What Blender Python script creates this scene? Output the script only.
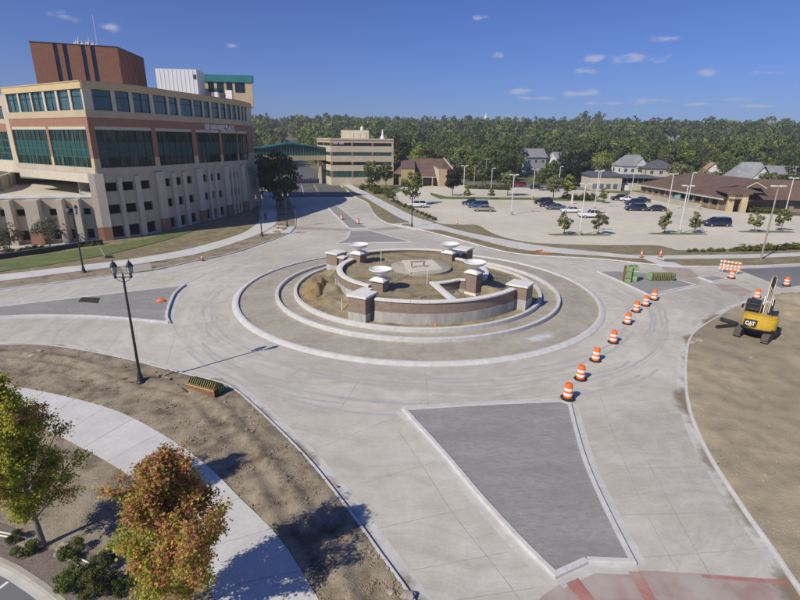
import bpy, bmesh, math, random
import numpy as np
from mathutils import Vector, Matrix, noise, geometry

# ------------------------------------------------------------------ scene
for o in list(bpy.data.objects):
    bpy.data.objects.remove(o)
S = bpy.context.scene
COL = S.collection
R = math.radians
random.seed(7)
RNG = np.random.default_rng(7)

# ------------------------------------------------------------------ camera
CAM_H, FPX, PITCH, ROLL = 15.5, 490.0, 0.3149, 0.012
cam_d = bpy.data.cameras.new('camera')
cam_d.sensor_width = 36.0
cam_d.lens = FPX / 800.0 * 36.0
cam_d.clip_start = 0.1
cam_d.clip_end = 20000
cam = bpy.data.objects.new('camera', cam_d)
cam.matrix_world = Matrix.Translation((0, 0, CAM_H)) @ Matrix.Rotation(math.pi/2 - PITCH, 4, 'X') @ Matrix.Rotation(ROLL, 4, 'Z')
COL.objects.link(cam)
S.camera = cam

# ------------------------------------------------------------------ light
SUN_EL = R(41.0)
SUN_H = Vector((-0.735, -0.678, 0)).normalized()          # horizontal direction towards the sun
sun_dir = Vector((SUN_H.x*math.cos(SUN_EL), SUN_H.y*math.cos(SUN_EL), math.sin(SUN_EL)))
sl = bpy.data.lights.new('sun', 'SUN')
sl.energy = 4.4
sl.angle = R(0.53)
sl.color = (1.0, 0.92, 0.77)
so = bpy.data.objects.new('sun', sl)
so.rotation_euler = sun_dir.to_track_quat('Z', 'Y').to_euler()
so.location = (0, 0, 120)
COL.objects.link(so)

world = bpy.data.worlds.new('World')
S.world = world
world.use_nodes = True
wn = world.node_tree
wn.nodes.clear()
def wnode(t, **k):
    n = wn.nodes.new(t)
    for a, b in k.items():
        setattr(n, a, b)
    return n
w_out = wnode('ShaderNodeOutputWorld')
w_bg = wnode('ShaderNodeBackground')
w_bg.inputs['Strength'].default_value = 0.09
sky = wnode('ShaderNodeTexSky', sky_type='NISHITA', sun_disc=False)
sky.sun_elevation = SUN_EL
sky.sun_rotation = math.atan2(SUN_H.x, SUN_H.y)
sky.altitude = 300
sky.air_density = 1.0
sky.dust_density = 0.4
sky.ozone_density = 4.0
wn.links.new(w_bg.outputs[0], w_out.inputs[0])

def ray(u, v):
    x = (u-400)/FPX; y = (300-v)/FPX
    cr, sr = math.cos(ROLL), math.sin(ROLL)
    x, y = x*cr-y*sr, x*sr+y*cr
    c, s = math.cos(PITCH), math.sin(PITCH)
    return Vector((x, c+y*s, -s+y*c))
def G(u, v, z=0.0):
    "where the line of sight of a photo pixel meets the level z"
    d = ray(u, v); t = (z-CAM_H)/d.z
    return Vector((d.x*t, d.y*t))
def AT(u, v, Y):
    "point of the line of sight at forward distance Y"
    d = ray(u, v); t = Y/d.y
    return Vector((d.x*t, Y, CAM_H+d.z*t))
def PJ(x, y, z):
    z = z-CAM_H
    c, s = math.cos(PITCH), math.sin(PITCH)
    yc = y*s+z*c; zc = max(1e-3, y*c-z*s)
    a, b = x/zc, yc/zc
    cr, sr = math.cos(ROLL), math.sin(ROLL)
    a, b = a*cr+b*sr, -a*sr+b*cr
    return 400+a*FPX, 300-b*FPX

# small fair-weather clouds spread thinly all round the sky
tc = wnode('ShaderNodeTexCoord')
sep = wnode('ShaderNodeSeparateXYZ')
wn.links.new(tc.outputs['Generated'], sep.inputs[0])
def wmath(op, a, b=None):
    n = wnode('ShaderNodeMath', operation=op)
    for i, q in enumerate((a, b)):
        if q is None: continue
        if isinstance(q, (int, float)): n.inputs[i].default_value = q
        else: wn.links.new(q, n.inputs[i])
    return n.outputs[0]
az = wmath('ARCTAN2', sep.outputs[0], sep.outputs[1])
el = wmath('ARCSINE', sep.outputs[2])
comb = wnode('ShaderNodeCombineXYZ')
wn.links.new(az, comb.inputs[0]); wn.links.new(el, comb.inputs[1])
spots = [(636, 59, 30, 5), (593, 58, 14, 4.5), (665, 39, 13, 4), (587, 71, 14, 4), (577, 94, 23, 4), (707, 72, 14, 3.5),
         (768, 73, 14, 2.5), (501, 55, 9, 3.5), (66, 16, 13, 4), (111, 27, 10, 4), (480, 18, 8, 3), (520, 91, 16, 3),
         (735, 99, 26, 2.6), (655, 100, 30, 2.4), (610, 103, 40, 2), (760, 106, 30, 2), (233, 45, 6, 2), (530, 98, 26, 2), (700, 104, 20, 1.6)]
cl = []
for (u, v, su, sv) in spots:
    d = ray(u, v).normalized(); d2 = ray(u+su, v).normalized(); d3 = ray(u, v-sv).normalized()
    cl.append((math.atan2(d.x, d.y), math.asin(d.z), abs(math.atan2(d2.x, d2.y)-math.atan2(d.x, d.y)), abs(math.asin(d3.z)-math.asin(d.z))))
cr_ = random.Random(3)
for k in range(22):
    a = cr_.uniform(0.9, 5.4)
    e = cr_.uniform(0.05, 0.4)
    cl.append((a if a < math.pi else a-2*math.pi, e, cr_.uniform(0.02, 0.06), cr_.uniform(0.005, 0.009)))
wnz = wnode('ShaderNodeTexNoise'); wnz.inputs['Scale'].default_value = 34; wnz.inputs['Detail'].default_value = 6
mapn = wnode('ShaderNodeMapping'); mapn.inputs['Scale'].default_value = (1, 2.2, 1)
wn.links.new(comb.outputs[0], mapn.inputs[0]); wn.links.new(mapn.outputs[0], wnz.inputs['Vector'])
tot = None
for (a, e, sa, se) in cl:
    sub = wnode('ShaderNodeVectorMath', operation='SUBTRACT'); sub.inputs[1].default_value = (a, e, 0)
    wn.links.new(comb.outputs[0], sub.inputs[0])
    mul = wnode('ShaderNodeVectorMath', operation='MULTIPLY'); mul.inputs[1].default_value = (1/sa, 1/se, 0)
    wn.links.new(sub.outputs[0], mul.inputs[0])
    ln = wnode('ShaderNodeVectorMath', operation='LENGTH'); wn.links.new(mul.outputs[0], ln.inputs[0])
    m = wmath('SUBTRACT', 1.25, ln.outputs['Value'])
    tot = m if tot is None else wmath('MAXIMUM', tot, m)
nz = wmath('MULTIPLY', wmath('SUBTRACT', wnz.outputs['Fac'], 0.52), 4.2)
cm = wmath('ADD', tot, nz)
mr = wnode('ShaderNodeMapRange', interpolation_type='SMOOTHSTEP')
mr.inputs['From Min'].default_value = 0.0; mr.inputs['From Max'].default_value = 1.5
mr.inputs['To Max'].default_value = 0.7
wn.links.new(cm, mr.inputs['Value'])
wmix = wnode('ShaderNodeMix', data_type='RGBA')
wn.links.new(mr.outputs[0], wmix.inputs['Factor'])
hs = wnode('ShaderNodeVectorMath', operation='MULTIPLY')      # the camera's cool white balance, the same over the whole sky
hs.inputs[1].default_value = (.46, .585, 1.04)
wn.links.new(sky.outputs[0], hs.inputs[0])
wn.links.new(hs.outputs[0], wmix.inputs['A'])
wmix.inputs['B'].default_value = (5.2, 5.6, 7.4, 1)
wn.links.new(wmix.outputs['Result'], w_bg.inputs['Color'])

S.view_settings.view_transform = 'Standard'
S.view_settings.look = 'None'
S.view_settings.exposure = 0.0
S.view_settings.gamma = 1.0
S.view_settings.use_curve_mapping = False

# ------------------------------------------------------------------ materials
MATS = {}
def surf(name, c1, c2=None, scale=1.0, rough=0.85, c3=None, scale2=None, bump=0.0, bscale=20.0, detail=5, stretch=None,
         metallic=0.0, spec=0.4, rand=0.0, amount3=0.5, lo=0.35, hi=0.65, coat=0.0):
    m = bpy.data.materials.new(name); m.use_nodes = True
    nt = m.node_tree; N = nt.nodes; L = nt.links
    b = N['Principled BSDF']
    b.inputs['Roughness'].default_value = rough
    b.inputs['Metallic'].default_value = metallic
    b.inputs['Specular IOR Level'].default_value = spec
    b.inputs['Coat Weight'].default_value = coat
    col = None
    t = N.new('ShaderNodeTexCoord')
    vec = t.outputs['Object']
    if stretch:
        mp = N.new('ShaderNodeMapping'); mp.inputs['Scale'].default_value = stretch
        L.new(vec, mp.inputs[0]); vec = mp.outputs[0]
    def nse(sc, dt):
        n = N.new('ShaderNodeTexNoise'); n.inputs['Scale'].default_value = sc; n.inputs['Detail'].default_value = dt
        n.inputs['Roughness'].default_value = 0.6
        L.new(vec, n.inputs['Vector']); return n
    if c2 is None:
        b.inputs['Base Color'].default_value = (*c1, 1)
    else:
        n = nse(scale, detail)
        r = N.new('ShaderNodeValToRGB')
        r.color_ramp.elements[0].position = lo; r.color_ramp.elements[0].color = (*c1, 1)
        r.color_ramp.elements[1].position = hi; r.color_ramp.elements[1].color = (*c2, 1)
        L.new(n.outputs['Fac'], r.inputs[0]); col = r.outputs[0]
        if c3 is not None:
            n2 = nse(scale2 or scale*7, 6)
            mr = N.new('ShaderNodeMapRange'); mr.inputs['From Min'].default_value = 0.42; mr.inputs['From Max'].default_value = 0.68
            mr.inputs['To Max'].default_value = amount3
            L.new(n2.outputs['Fac'], mr.inputs[0])
            mx = N.new('ShaderNodeMix'); mx.data_type = 'RGBA'
            L.new(mr.outputs[0], mx.inputs['Factor']); L.new(col, mx.inputs['A']); mx.inputs['B'].default_value = (*c3, 1)
            col = mx.outputs['Result']
    if rand:
        oi = N.new('ShaderNodeObjectInfo')
        h = N.new('ShaderNodeHueSaturation')
        mr = N.new('ShaderNodeMapRange'); mr.inputs['To Min'].default_value = 1-rand; mr.inputs['To Max'].default_value = 1+rand
        L.new(oi.outputs['Random'], mr.inputs[0]); L.new(mr.outputs[0], h.inputs['Value'])
        if col is None: h.inputs['Color'].default_value = (*c1, 1)
        else: L.new(col, h.inputs['Color'])
        col = h.outputs[0]
    if col is not None:
        L.new(col, b.inputs['Base Color'])
    if bump:
        n3 = nse(bscale, 6)
        bp = N.new('ShaderNodeBump'); bp.inputs['Strength'].default_value = bump; bp.inputs['Distance'].default_value = 0.05
        L.new(n3.outputs['Fac'], bp.inputs['Height']); L.new(bp.outputs[0], b.inputs['Normal'])
    MATS[name] = m
    return m

def brick_mat(name, ca, cb, mortar, scale=1.0, w=0.2, h=0.075):
    m = bpy.data.materials.new(name); m.use_nodes = True
    nt = m.node_tree; N = nt.nodes; L = nt.links; b = N['Principled BSDF']
    t = N.new('ShaderNodeTexCoord'); sp = N.new('ShaderNodeSeparateXYZ'); L.new(t.outputs['Object'], sp.inputs[0])
    ad = N.new('ShaderNodeMath'); ad.operation = 'ADD'; L.new(sp.outputs[0], ad.inputs[0]); L.new(sp.outputs[1], ad.inputs[1])
    cb_ = N.new('ShaderNodeCombineXYZ'); L.new(ad.outputs[0], cb_.inputs[0]); L.new(sp.outputs[2], cb_.inputs[1])
    bt = N.new('ShaderNodeTexBrick'); L.new(cb_.outputs[0], bt.inputs['Vector'])
    bt.inputs['Color1'].default_value = (*ca, 1); bt.inputs['Color2'].default_value = (*cb, 1); bt.inputs['Mortar'].default_value = (*mortar, 1)
    bt.inputs['Scale'].default_value = scale; bt.inputs['Brick Width'].default_value = w; bt.inputs['Row Height'].default_value = h
    bt.inputs['Mortar Size'].default_value = 0.008; bt.inputs['Bias'].default_value = -0.1
    n = N.new('ShaderNodeTexNoise'); n.inputs['Scale'].default_value = 3.0; n.inputs['Detail'].default_value = 8
    L.new(t.outputs['Object'], n.inputs['Vector'])
    mr = N.new('ShaderNodeMapRange'); mr.inputs['To Min'].default_value = 0.7; mr.inputs['To Max'].default_value = 1.3; L.new(n.outputs['Fac'], mr.inputs[0])
    h_ = N.new('ShaderNodeHueSaturation'); L.new(bt.outputs['Color'], h_.inputs['Color']); L.new(mr.outputs[0], h_.inputs['Value'])
    L.new(h_.outputs[0], b.inputs['Base Color']); b.inputs['Roughness'].default_value = 0.9
    bp = N.new('ShaderNodeBump'); bp.inputs['Strength'].default_value = 0.4; bp.inputs['Distance'].default_value = 0.01
    L.new(bt.outputs['Fac'], bp.inputs['Height']); bp.invert = True; L.new(bp.outputs[0], b.inputs['Normal'])
    MATS[name] = m
    return m

def leaf_mat(name, hue=0.0, val=1.0, transl=0.25):
    "leaf colour from the per-leaf colour attribute, a little variation per tree"
    m = bpy.data.materials.new(name); m.use_nodes = True
    nt = m.node_tree; N = nt.nodes; L = nt.links; b = N['Principled BSDF']
    a = N.new('ShaderNodeAttribute'); a.attribute_name = 'leaf_colour'
    oi = N.new('ShaderNodeObjectInfo')
    h = N.new('ShaderNodeHueSaturation')
    m1 = N.new('ShaderNodeMapRange'); m1.inputs['To Min'].default_value = 0.462; m1.inputs['To Max'].default_value = 0.515
    m2 = N.new('ShaderNodeMapRange'); m2.inputs['To Min'].default_value = 0.75*val; m2.inputs['To Max'].default_value = 1.45*val
    mm = N.new('ShaderNodeMath'); mm.operation = 'MULTIPLY'; mm.inputs[1].default_value = 7.31
    fr = N.new('ShaderNodeMath'); fr.operation = 'FRACT'
    L.new(oi.outputs['Random'], mm.inputs[0]); L.new(mm.outputs[0], fr.inputs[0])
    if hue >= 0:
        L.new(oi.outputs['Random'], m1.inputs[0]); L.new(m1.outputs[0], h.inputs['Hue'])
        L.new(fr.outputs[0], m2.inputs[0]); L.new(m2.outputs[0], h.inputs['Value'])
    L.new(a.outputs['Color'], h.inputs['Color']); L.new(h.outputs[0], b.inputs['Base Color'])
    b.inputs['Roughness'].default_value = 0.6; b.inputs['Specular IOR Level'].default_value = 0.25
    tr = N.new('ShaderNodeBsdfTranslucent'); L.new(h.outputs[0], tr.inputs['Color'])
    mx = N.new('ShaderNodeMixShader'); mx.inputs[0].default_value = transl
    L.new(b.outputs[0], mx.inputs[1]); L.new(tr.outputs[0], mx.inputs[2])
    L.new(mx.outputs[0], N['Material Output'].inputs['Surface'])
    MATS[name] = m
    return m

def glass_mat(name, ca, cb, rough=0.06, stripes=True, metallic=0.0, ior=1.6):
    "tinted facade glass with pale blinds and dark rooms showing faintly behind it"
    m = bpy.data.materials.new(name); m.use_nodes = True
    nt = m.node_tree; N = nt.nodes; L = nt.links; b = N['Principled BSDF']
    t = N.new('ShaderNodeTexCoord'); mp = N.new('ShaderNodeMapping'); mp.inputs['Scale'].default_value = (2.2, 2.2, 0.25) if stripes else (.5, .5, .5)
    L.new(t.outputs['Object'], mp.inputs[0])
    n = N.new('ShaderNodeTexNoise'); n.inputs['Scale'].default_value = 0.8; n.inputs['Detail'].default_value = 5; L.new(mp.outputs[0], n.inputs['Vector'])
    r = N.new('ShaderNodeValToRGB'); r.color_ramp.elements[0].position = 0.42; r.color_ramp.elements[0].color = (*ca, 1)
    r.color_ramp.elements[1].position = 0.78; r.color_ramp.elements[1].color = (*cb, 1); r.color_ramp.elements[0].position = 0.47
    L.new(n.outputs['Fac'], r.inputs[0]); L.new(r.outputs[0], b.inputs['Base Color'])
    b.inputs['Roughness'].default_value = rough; b.inputs['Metallic'].default_value = metallic
    b.inputs['IOR'].default_value = ior
    MATS[name] = m
    return m

def road_mat(name):
    "new concrete: mottling, circular scrub from turning wheels, brown tracked-in dust"
    m = bpy.data.materials.new(name); m.use_nodes = True
    nt = m.node_tree; N = nt.nodes; L = nt.links; b = N['Principled BSDF']
    b.inputs['Roughness'].default_value = .85; b.inputs['Specular IOR Level'].default_value = .35
    t = N.new('ShaderNodeTexCoord')
    def mth(op, a, c=None):
        n = N.new('ShaderNodeMath'); n.operation = op
        for i, q in enumerate((a, c)):
            if q is None: continue
            if isinstance(q, (int, float)): n.inputs[i].default_value = q
            else: L.new(q, n.inputs[i])
        return n.outputs[0]
    def nse(vec, sc, dt, ro=.6):
        n = N.new('ShaderNodeTexNoise'); n.inputs['Scale'].default_value = sc; n.inputs['Detail'].default_value = dt; n.inputs['Roughness'].default_value = ro
        L.new(vec, n.inputs['Vector']); return n.outputs['Fac']
    o = t.outputs['Object']
    sb = N.new('ShaderNodeVectorMath'); sb.operation = 'SUBTRACT'; sb.inputs[1].default_value = (1.83, 51.3, 0); L.new(o, sb.inputs[0])
    sp = N.new('ShaderNodeSeparateXYZ'); L.new(sb.outputs[0], sp.inputs[0])
    r = mth('SQRT', mth('ADD', mth('MULTIPLY', sp.outputs[0], sp.outputs[0]), mth('MULTIPLY', sp.outputs[1], sp.outputs[1])))
    an = mth('ARCTAN2', sp.outputs[1], sp.outputs[0])
    wob = mth('MULTIPLY', nse(o, .12, 2), 7.0)
    cv = N.new('ShaderNodeCombineXYZ'); L.new(mth('MULTIPLY', mth('ADD', r, wob), 1.1), cv.inputs[0]); L.new(mth('MULTIPLY', an, 2.0), cv.inputs[1])
    streak = nse(cv.outputs[0], 1.0, 7, .7)
    v = mth('ADD', mth('MULTIPLY', nse(o, .07, 4), .9), mth('MULTIPLY', streak, .75))
    v = mth('ADD', v, mth('MULTIPLY', nse(o, .9, 8, .7), .55))
    v = mth('ADD', v, mth('MULTIPLY', nse(o, 7, 6, .75), .45))
    mr = N.new('ShaderNodeMapRange'); mr.inputs['From Min'].default_value = 1.02; mr.inputs['From Max'].default_value = 1.63; L.new(v, mr.inputs[0])
    rp = N.new('ShaderNodeValToRGB'); e = rp.color_ramp.elements
    e[0].position = 0; e[0].color = (.36, .343, .293, 1); e[1].position = 1; e[1].color = (.65, .625, .555, 1)
    e2 = e.new(.5); e2.color = (.51, .488, .425, 1)
    L.new(mr.outputs[0], rp.inputs[0])
    d = N.new('ShaderNodeMapRange'); d.inputs['From Min'].default_value = .5; d.inputs['From Max'].default_value = .72; d.inputs['To Max'].default_value = .55
    L.new(nse(o, .16, 6, .65), d.inputs[0])
    mx = N.new('ShaderNodeMix'); mx.data_type = 'RGBA'; L.new(d.outputs[0], mx.inputs['Factor']); L.new(rp.outputs[0], mx.inputs['A']); mx.inputs['B'].default_value = (.425, .38, .30, 1)
    L.new(mx.outputs['Result'], b.inputs['Base Color'])
    bp = N.new('ShaderNodeBump'); bp.inputs['Strength'].default_value = .12; bp.inputs['Distance'].default_value = .04
    L.new(nse(o, 30, 4), bp.inputs['Height']); L.new(bp.outputs[0], b.inputs['Normal'])
    MATS[name] = m
road_mat('road_concrete')
surf('gutter_concrete', (.50, .49, .455), (.61, .60, .565), scale=.8, c3=(.45, .43, .39), scale2=3, bump=.1, bscale=40)
surf('apron_concrete', (.32, .29, .23), (.415, .38, .305), scale=.35, c3=(.49, .455, .385), scale2=1.6, amount3=.5, bump=.15, bscale=25)
surf('walk_concrete', (.56, .55, .52), (.645, .635, .605), scale=.6, c3=(.44, .43, .40), scale2=5, amount3=.35, bump=.1, bscale=40, rand=.04)
surf('kerb_concrete', (.56, .55, .53), (.68, .67, .65), scale=2, c3=(.44, .43, .41), scale2=8, amount3=.5, bump=.1, bscale=40)
surf('old_concrete', (.36, .335, .28), (.46, .43, .37), scale=.6, c3=(.28, .26, .22), scale2=4, amount3=.5, bump=.15, bscale=30)
surf('lot_concrete', (.57, .525, .415), (.69, .645, .525), scale=.05, c3=(.46, .43, .36), scale2=.4, amount3=.5, bump=.1, bscale=20)
surf('splitter_grey', (.28, .27, .257), (.36, .35, .335), scale=.35, c3=(.225, .213, .20), scale2=5, amount3=.65, bump=.4, bscale=45, stretch=(.6, 1.5, 1), detail=9)
surf('asphalt', (.085, .085, .09), (.14, .14, .145), scale=.2, c3=(.19, .185, .18), scale2=.9, amount3=.4, bump=.3, bscale=60)
surf('asphalt_far', (.16, .16, .165), (.21, .21, .21), scale=.1)
surf('crosswalk_red', (.34, .24, .20), (.42, .35, .305), scale=.9, c3=(.44, .41, .37), scale2=.5, amount3=.85, bump=.15, bscale=30)
surf('crosswalk_band', (.36, .13, .11), (.42, .21, .18), scale=1.6, c3=(.45, .38, .34), scale2=1.2, amount3=.6)
surf('white_paint', (.72, .72, .71), (.8, .8, .79), scale=2)
surf('yellow_paint', (.55, .40, .08), (.62, .47, .12), scale=2)
surf('joint_dark', (.27, .26, .24), (.42, .41, .385), scale=.7)
surf('tyre_mark', (.41, .40, .37), (.475, .465, .435), scale=.8)
def dust_mat(name, col=(.72, .71, .68)):
    "spilt cement dust: a film that thins out to nothing"
    m = bpy.data.materials.new(name); m.use_nodes = True
    nt = m.node_tree; N = nt.nodes; L = nt.links; b = N['Principled BSDF']; b.inputs['Base Color'].default_value = (*col, 1); b.inputs['Roughness'].default_value = .9
    t = N.new('ShaderNodeTexCoord'); n = N.new('ShaderNodeTexNoise'); n.inputs['Scale'].default_value = .9; n.inputs['Detail'].default_value = 9; n.inputs['Roughness'].default_value = .7
    L.new(t.outputs['Object'], n.inputs['Vector'])
    a = N.new('ShaderNodeAttribute'); a.attribute_name = 'cover'
    ad = N.new('ShaderNodeMath'); ad.operation = 'ADD'; L.new(n.outputs['Fac'], ad.inputs[0]); L.new(a.outputs['Fac'], ad.inputs[1])
    mr = N.new('ShaderNodeMapRange'); mr.inputs['From Min'].default_value = 1.08; mr.inputs['From Max'].default_value = 1.5; mr.inputs['To Max'].default_value = .85
    L.new(ad.outputs[0], mr.inputs[0]); L.new(mr.outputs[0], b.inputs['Alpha'])
    MATS[name] = m
dust_mat('dust_white'); dust_mat('dust_soil', (.27, .21, .13))
surf('dirt_dark', (.145, .112, .07), (.325, .27, .19), scale=.45, c3=(.41, .345, .25), scale2=1.6, amount3=.75, bump=1.0, bscale=13, lo=.36, hi=.62, detail=9)
surf('dirt_tan', (.31, .265, .185), (.49, .40, .26), scale=.09, c3=(.235, .20, .14), scale2=.8, amount3=.75, bump=1, bscale=9, lo=.36, hi=.62, detail=9)
surf('dirt_island', (.19, .16, .10), (.35, .30, .20), scale=.6, c3=(.36, .27, .13), scale2=.5, amount3=.75, bump=1, bscale=10, detail=9, lo=.38, hi=.62)
surf('clay', (.26, .175, .075), (.34, .24, .12), scale=.8, c3=(.2, .15, .085), scale2=3, amount3=.7, bump=1, bscale=6)
surf('mulch', (.15, .115, .085), (.28, .235, .195), scale=9, c3=(.36, .32, .28), scale2=24, amount3=.6, bump=1, bscale=40)
surf('dry_grass', (.20, .16, .095), (.34, .28, .17), scale=.5, c3=(.16, .155, .065), scale2=1.9, amount3=.8, bump=1, bscale=14)
surf('grass', (.09, .13, .035), (.15, .195, .06), scale=.5, c3=(.235, .205, .10), scale2=1.6, amount3=.5, bump=.9, bscale=18)
surf('ground_far', (.10, .12, .045), (.17, .18, .08), scale=.03, c3=(.2, .18, .1), scale2=.15)
surf('precast', (.47, .40, .305), (.54, .465, .36), scale=.5, c3=(.33, .285, .22), scale2=3, amount3=.35, stretch=(1, 1, .4))
surf('precast_light', (.54, .475, .375), (.60, .535, .43), scale=.6, c3=(.44, .39, .31), scale2=3, amount3=.3)
surf('office_stone', (.55, .475, .345), (.62, .54, .40), scale=.4)
surf('spandrel_glass', (.018, .06, .056), (.035, .09, .082), scale=1.2, rough=.2)
surf('cream_band', (.56, .42, .22), (.61, .47, .26), scale=.4)
surf('beige_band', (.47, .38, .245), (.52, .43, .285), scale=.5)
brick_mat('brick_red', (.30, .125, .07), (.36, .16, .09), (.34, .25, .19))
brick_mat('brick_tower', (.235, .085, .05), (.285, .11, .066), (.26, .16, .11))
brick_mat('brick_brown', (.20, .135, .10), (.29, .205, .155), (.34, .29, .24))
brick_mat('brick_tan', (.40, .27, .12), (.47, .33, .16), (.45, .38, .27))
brick_mat('stone_tan', (.50, .39, .22), (.58, .47, .29), (.45, .38, .27), w=.5, h=.25)
glass_mat('glass_big', (.006, .018, .017), (.11, .14, .10), ior=1.5)
glass_mat('glass_top', (.03, .085, .095), (.12, .20, .20), ior=1.6)
glass_mat('glass_dark', (.01, .014, .018), (.03, .04, .05), stripes=False)
glass_mat('glass_green', (.03, .085, .07), (.06, .14, .115), ior=1.6)
glass_mat('glass_blue', (.10, .14, .22), (.2, .25, .33), stripes=False)
surf('teal_metal', (.02, .17, .18), (.03, .22, .23), scale=1, rough=.45)
surf('dark_frame', (.025, .05, .05), rough=.5)
surf('teal_frame', (.03, .20, .20), rough=.5)
surf('white_metal', (.66, .67, .70), (.74, .75, .78), scale=2, rough=.5, stretch=(3, 3, .1))
surf('roof_gravel', (.33, .31, .28), (.42, .40, .36), scale=2)
surf('roof_brown', (.135, .085, .062), (.18, .12, .09), scale=.5, c3=(.11, .07, .05), scale2=6, amount3=.6, bump=.4, bscale=10)
surf('roof_grey', (.23, .235, .25), (.32, .325, .34), scale=.6, c3=(.19, .19, .2), scale2=5, bump=.3, bscale=10, rand=.2)
surf('roof_slate', (.07, .075, .09), (.12, .125, .14), scale=.8, rand=.1)
surf('roof_peach', (.44, .27, .14), (.5, .33, .19), scale=.8)
surf('wall_white', (.62, .62, .60), (.70, .70, .68), scale=.8)
surf('wall_cream', (.50, .45, .35), (.58, .53, .42), scale=.8)
surf('wall_grey', (.36, .38, .40), (.43, .45, .47), scale=.8)
surf('trim_white', (.72, .72, .70), (.78, .78, .76), scale=2)
surf('limestone_cap', (.70, .68, .65), (.78, .765, .735), scale=2, c3=(.52, .49, .44), scale2=9, amount3=.4, bump=.08, bscale=30)
surf('wall_footing', (.40, .39, .36), (.52, .51, .475), scale=.9, c3=(.28, .27, .24), scale2=2.4, amount3=.6, stretch=(1, 1, .3), bump=.15, bscale=12)
surf('urn_white', (.74, .735, .715), (.80, .795, .775), scale=3, rough=.6)
surf('black_metal', (.018, .02, .022), (.03, .032, .034), scale=6, rough=.42, spec=.5)
surf('lamp_glass', (.36, .38, .38), (.48, .5, .5), scale=5, rough=.25)
surf('galv_pole', (.56, .55, .58), (.64, .63, .66), scale=4, rough=.5)
surf('pole_shade', (.62, .62, .64), (.68, .68, .7), scale=4, rough=.45)
surf('orange_plastic', (.80, .145, .018), (.88, .19, .03), scale=4, rough=.5, rand=.06)
surf('reflective_white', (.74, .73, .70), (.82, .81, .79), scale=4, rough=.35)
surf('rubber', (.018, .018, .018), (.035, .033, .03), scale=6, rough=.9)
surf('cat_yellow', (.58, .37, .02), (.64, .42, .03), scale=2, c3=(.42, .27, .06), scale2=3, amount3=.45, rough=.42)
surf('dark_steel', (.022, .022, .024), (.05, .046, .042), scale=4, rough=.6)
surf('track_steel', (.07, .062, .052), (.15, .13, .105), scale=5, rough=.8, bump=.3)
surf('chrome', (.5, .5, .52), rough=.4, metallic=1.0)
surf('boom_glare', (.50, .44, .36), (.62, .56, .48), scale=3, rough=.45)  # yellow boom, with the sun's glare put into its pale colour
surf('green_panel', (.15, .30, .10), (.24, .42, .17), scale=1.5, c3=(.4, .5, .34), scale2=4, amount3=.6)
surf('stake_olive', (.17, .16, .06), (.27, .255, .11), scale=5)
surf('wood_new', (.42, .31, .17), (.54, .42, .26), scale=4, stretch=(1, 1, 6))
surf('wood_old', (.24, .19, .13), (.34, .28, .2), scale=4)
surf('rust_brown', (.20, .095, .04), (.28, .15, .07), scale=6)
surf('bark', (.085, .065, .048), (.15, .12, .09), scale=6, stretch=(1, 1, .25), bump=.5, bscale=20)
surf('bark_grey', (.14, .12, .10), (.22, .195, .165), scale=7, stretch=(1, 1, .25), bump=.4, bscale=24)
surf('pvc_pipe', (.70, .66, .58), (.76, .72, .64), scale=4, rough=.4)
surf('rock', (.30, .25, .21), (.42, .37, .32), scale=4, bump=.5, bscale=12)
surf('wood_pole', (.30, .26, .21), (.38, .34, .29), scale=5)
surf('signal_orange', (.9, .20, .01), rough=.4)
surf('skin', (.45, .28, .2), rough=.6)
surf('cloth_dark', (.03, .03, .05), (.05, .05, .07), scale=8)
surf('cloth_red', (.25, .05, .05), (.3, .08, .07), scale=8)
surf('awning_yellow', (.72, .50, .02), rough=.5)
surf('cyan_sign', (.25, .5, .52), rough=.5)
surf('tail_red', (.35, .01, .01), rough=.25)
surf('head_lamp', (.7, .72, .74), rough=.15)
for n_, c_ in [('car_white', (.74, .74, .74)), ('car_black', (.012, .012, .015)), ('car_navy', (.018, .026, .05)), ('car_slate', (.10, .125, .165)),
               ('car_tan', (.32, .27, .20)), ('car_plum', (.05, .018, .045)), ('car_silver', (.4, .41, .43)), ('car_red', (.3, .02, .02)), ('car_charcoal', (.035, .037, .042)), ('car_blue', (.03, .07, .19))]:
    surf(n_, c_, rough=.3, coat=.6, spec=.5)
leaf_mat('leaves_maple', hue=-1, transl=.42)
leaf_mat('leaves_green', val=1.0)
leaf_mat('leaves_wood', hue=-1, transl=.2)
M = MATS

# ------------------------------------------------------------------ objects
ORG = {}
def tag(o, label=None, cat=None, group=None, kind=None):
    for k, val in (('label', label), ('category', cat), ('group', group), ('kind', kind)):
        if val: o[k] = val
    return o
def thing(name, label, cat, loc=(0, 0, 0), rz=0.0, group=None):
    o = bpy.data.objects.new(name, None)
    o.empty_display_size = 0.3
    loc = Vector(loc) if len(loc) == 3 else Vector((*loc, 0))
    o.location = loc; o.rotation_euler = (0, 0, rz)
    COL.objects.link(o)
    ORG[o.name] = loc
    return tag(o, label, cat, group)

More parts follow.
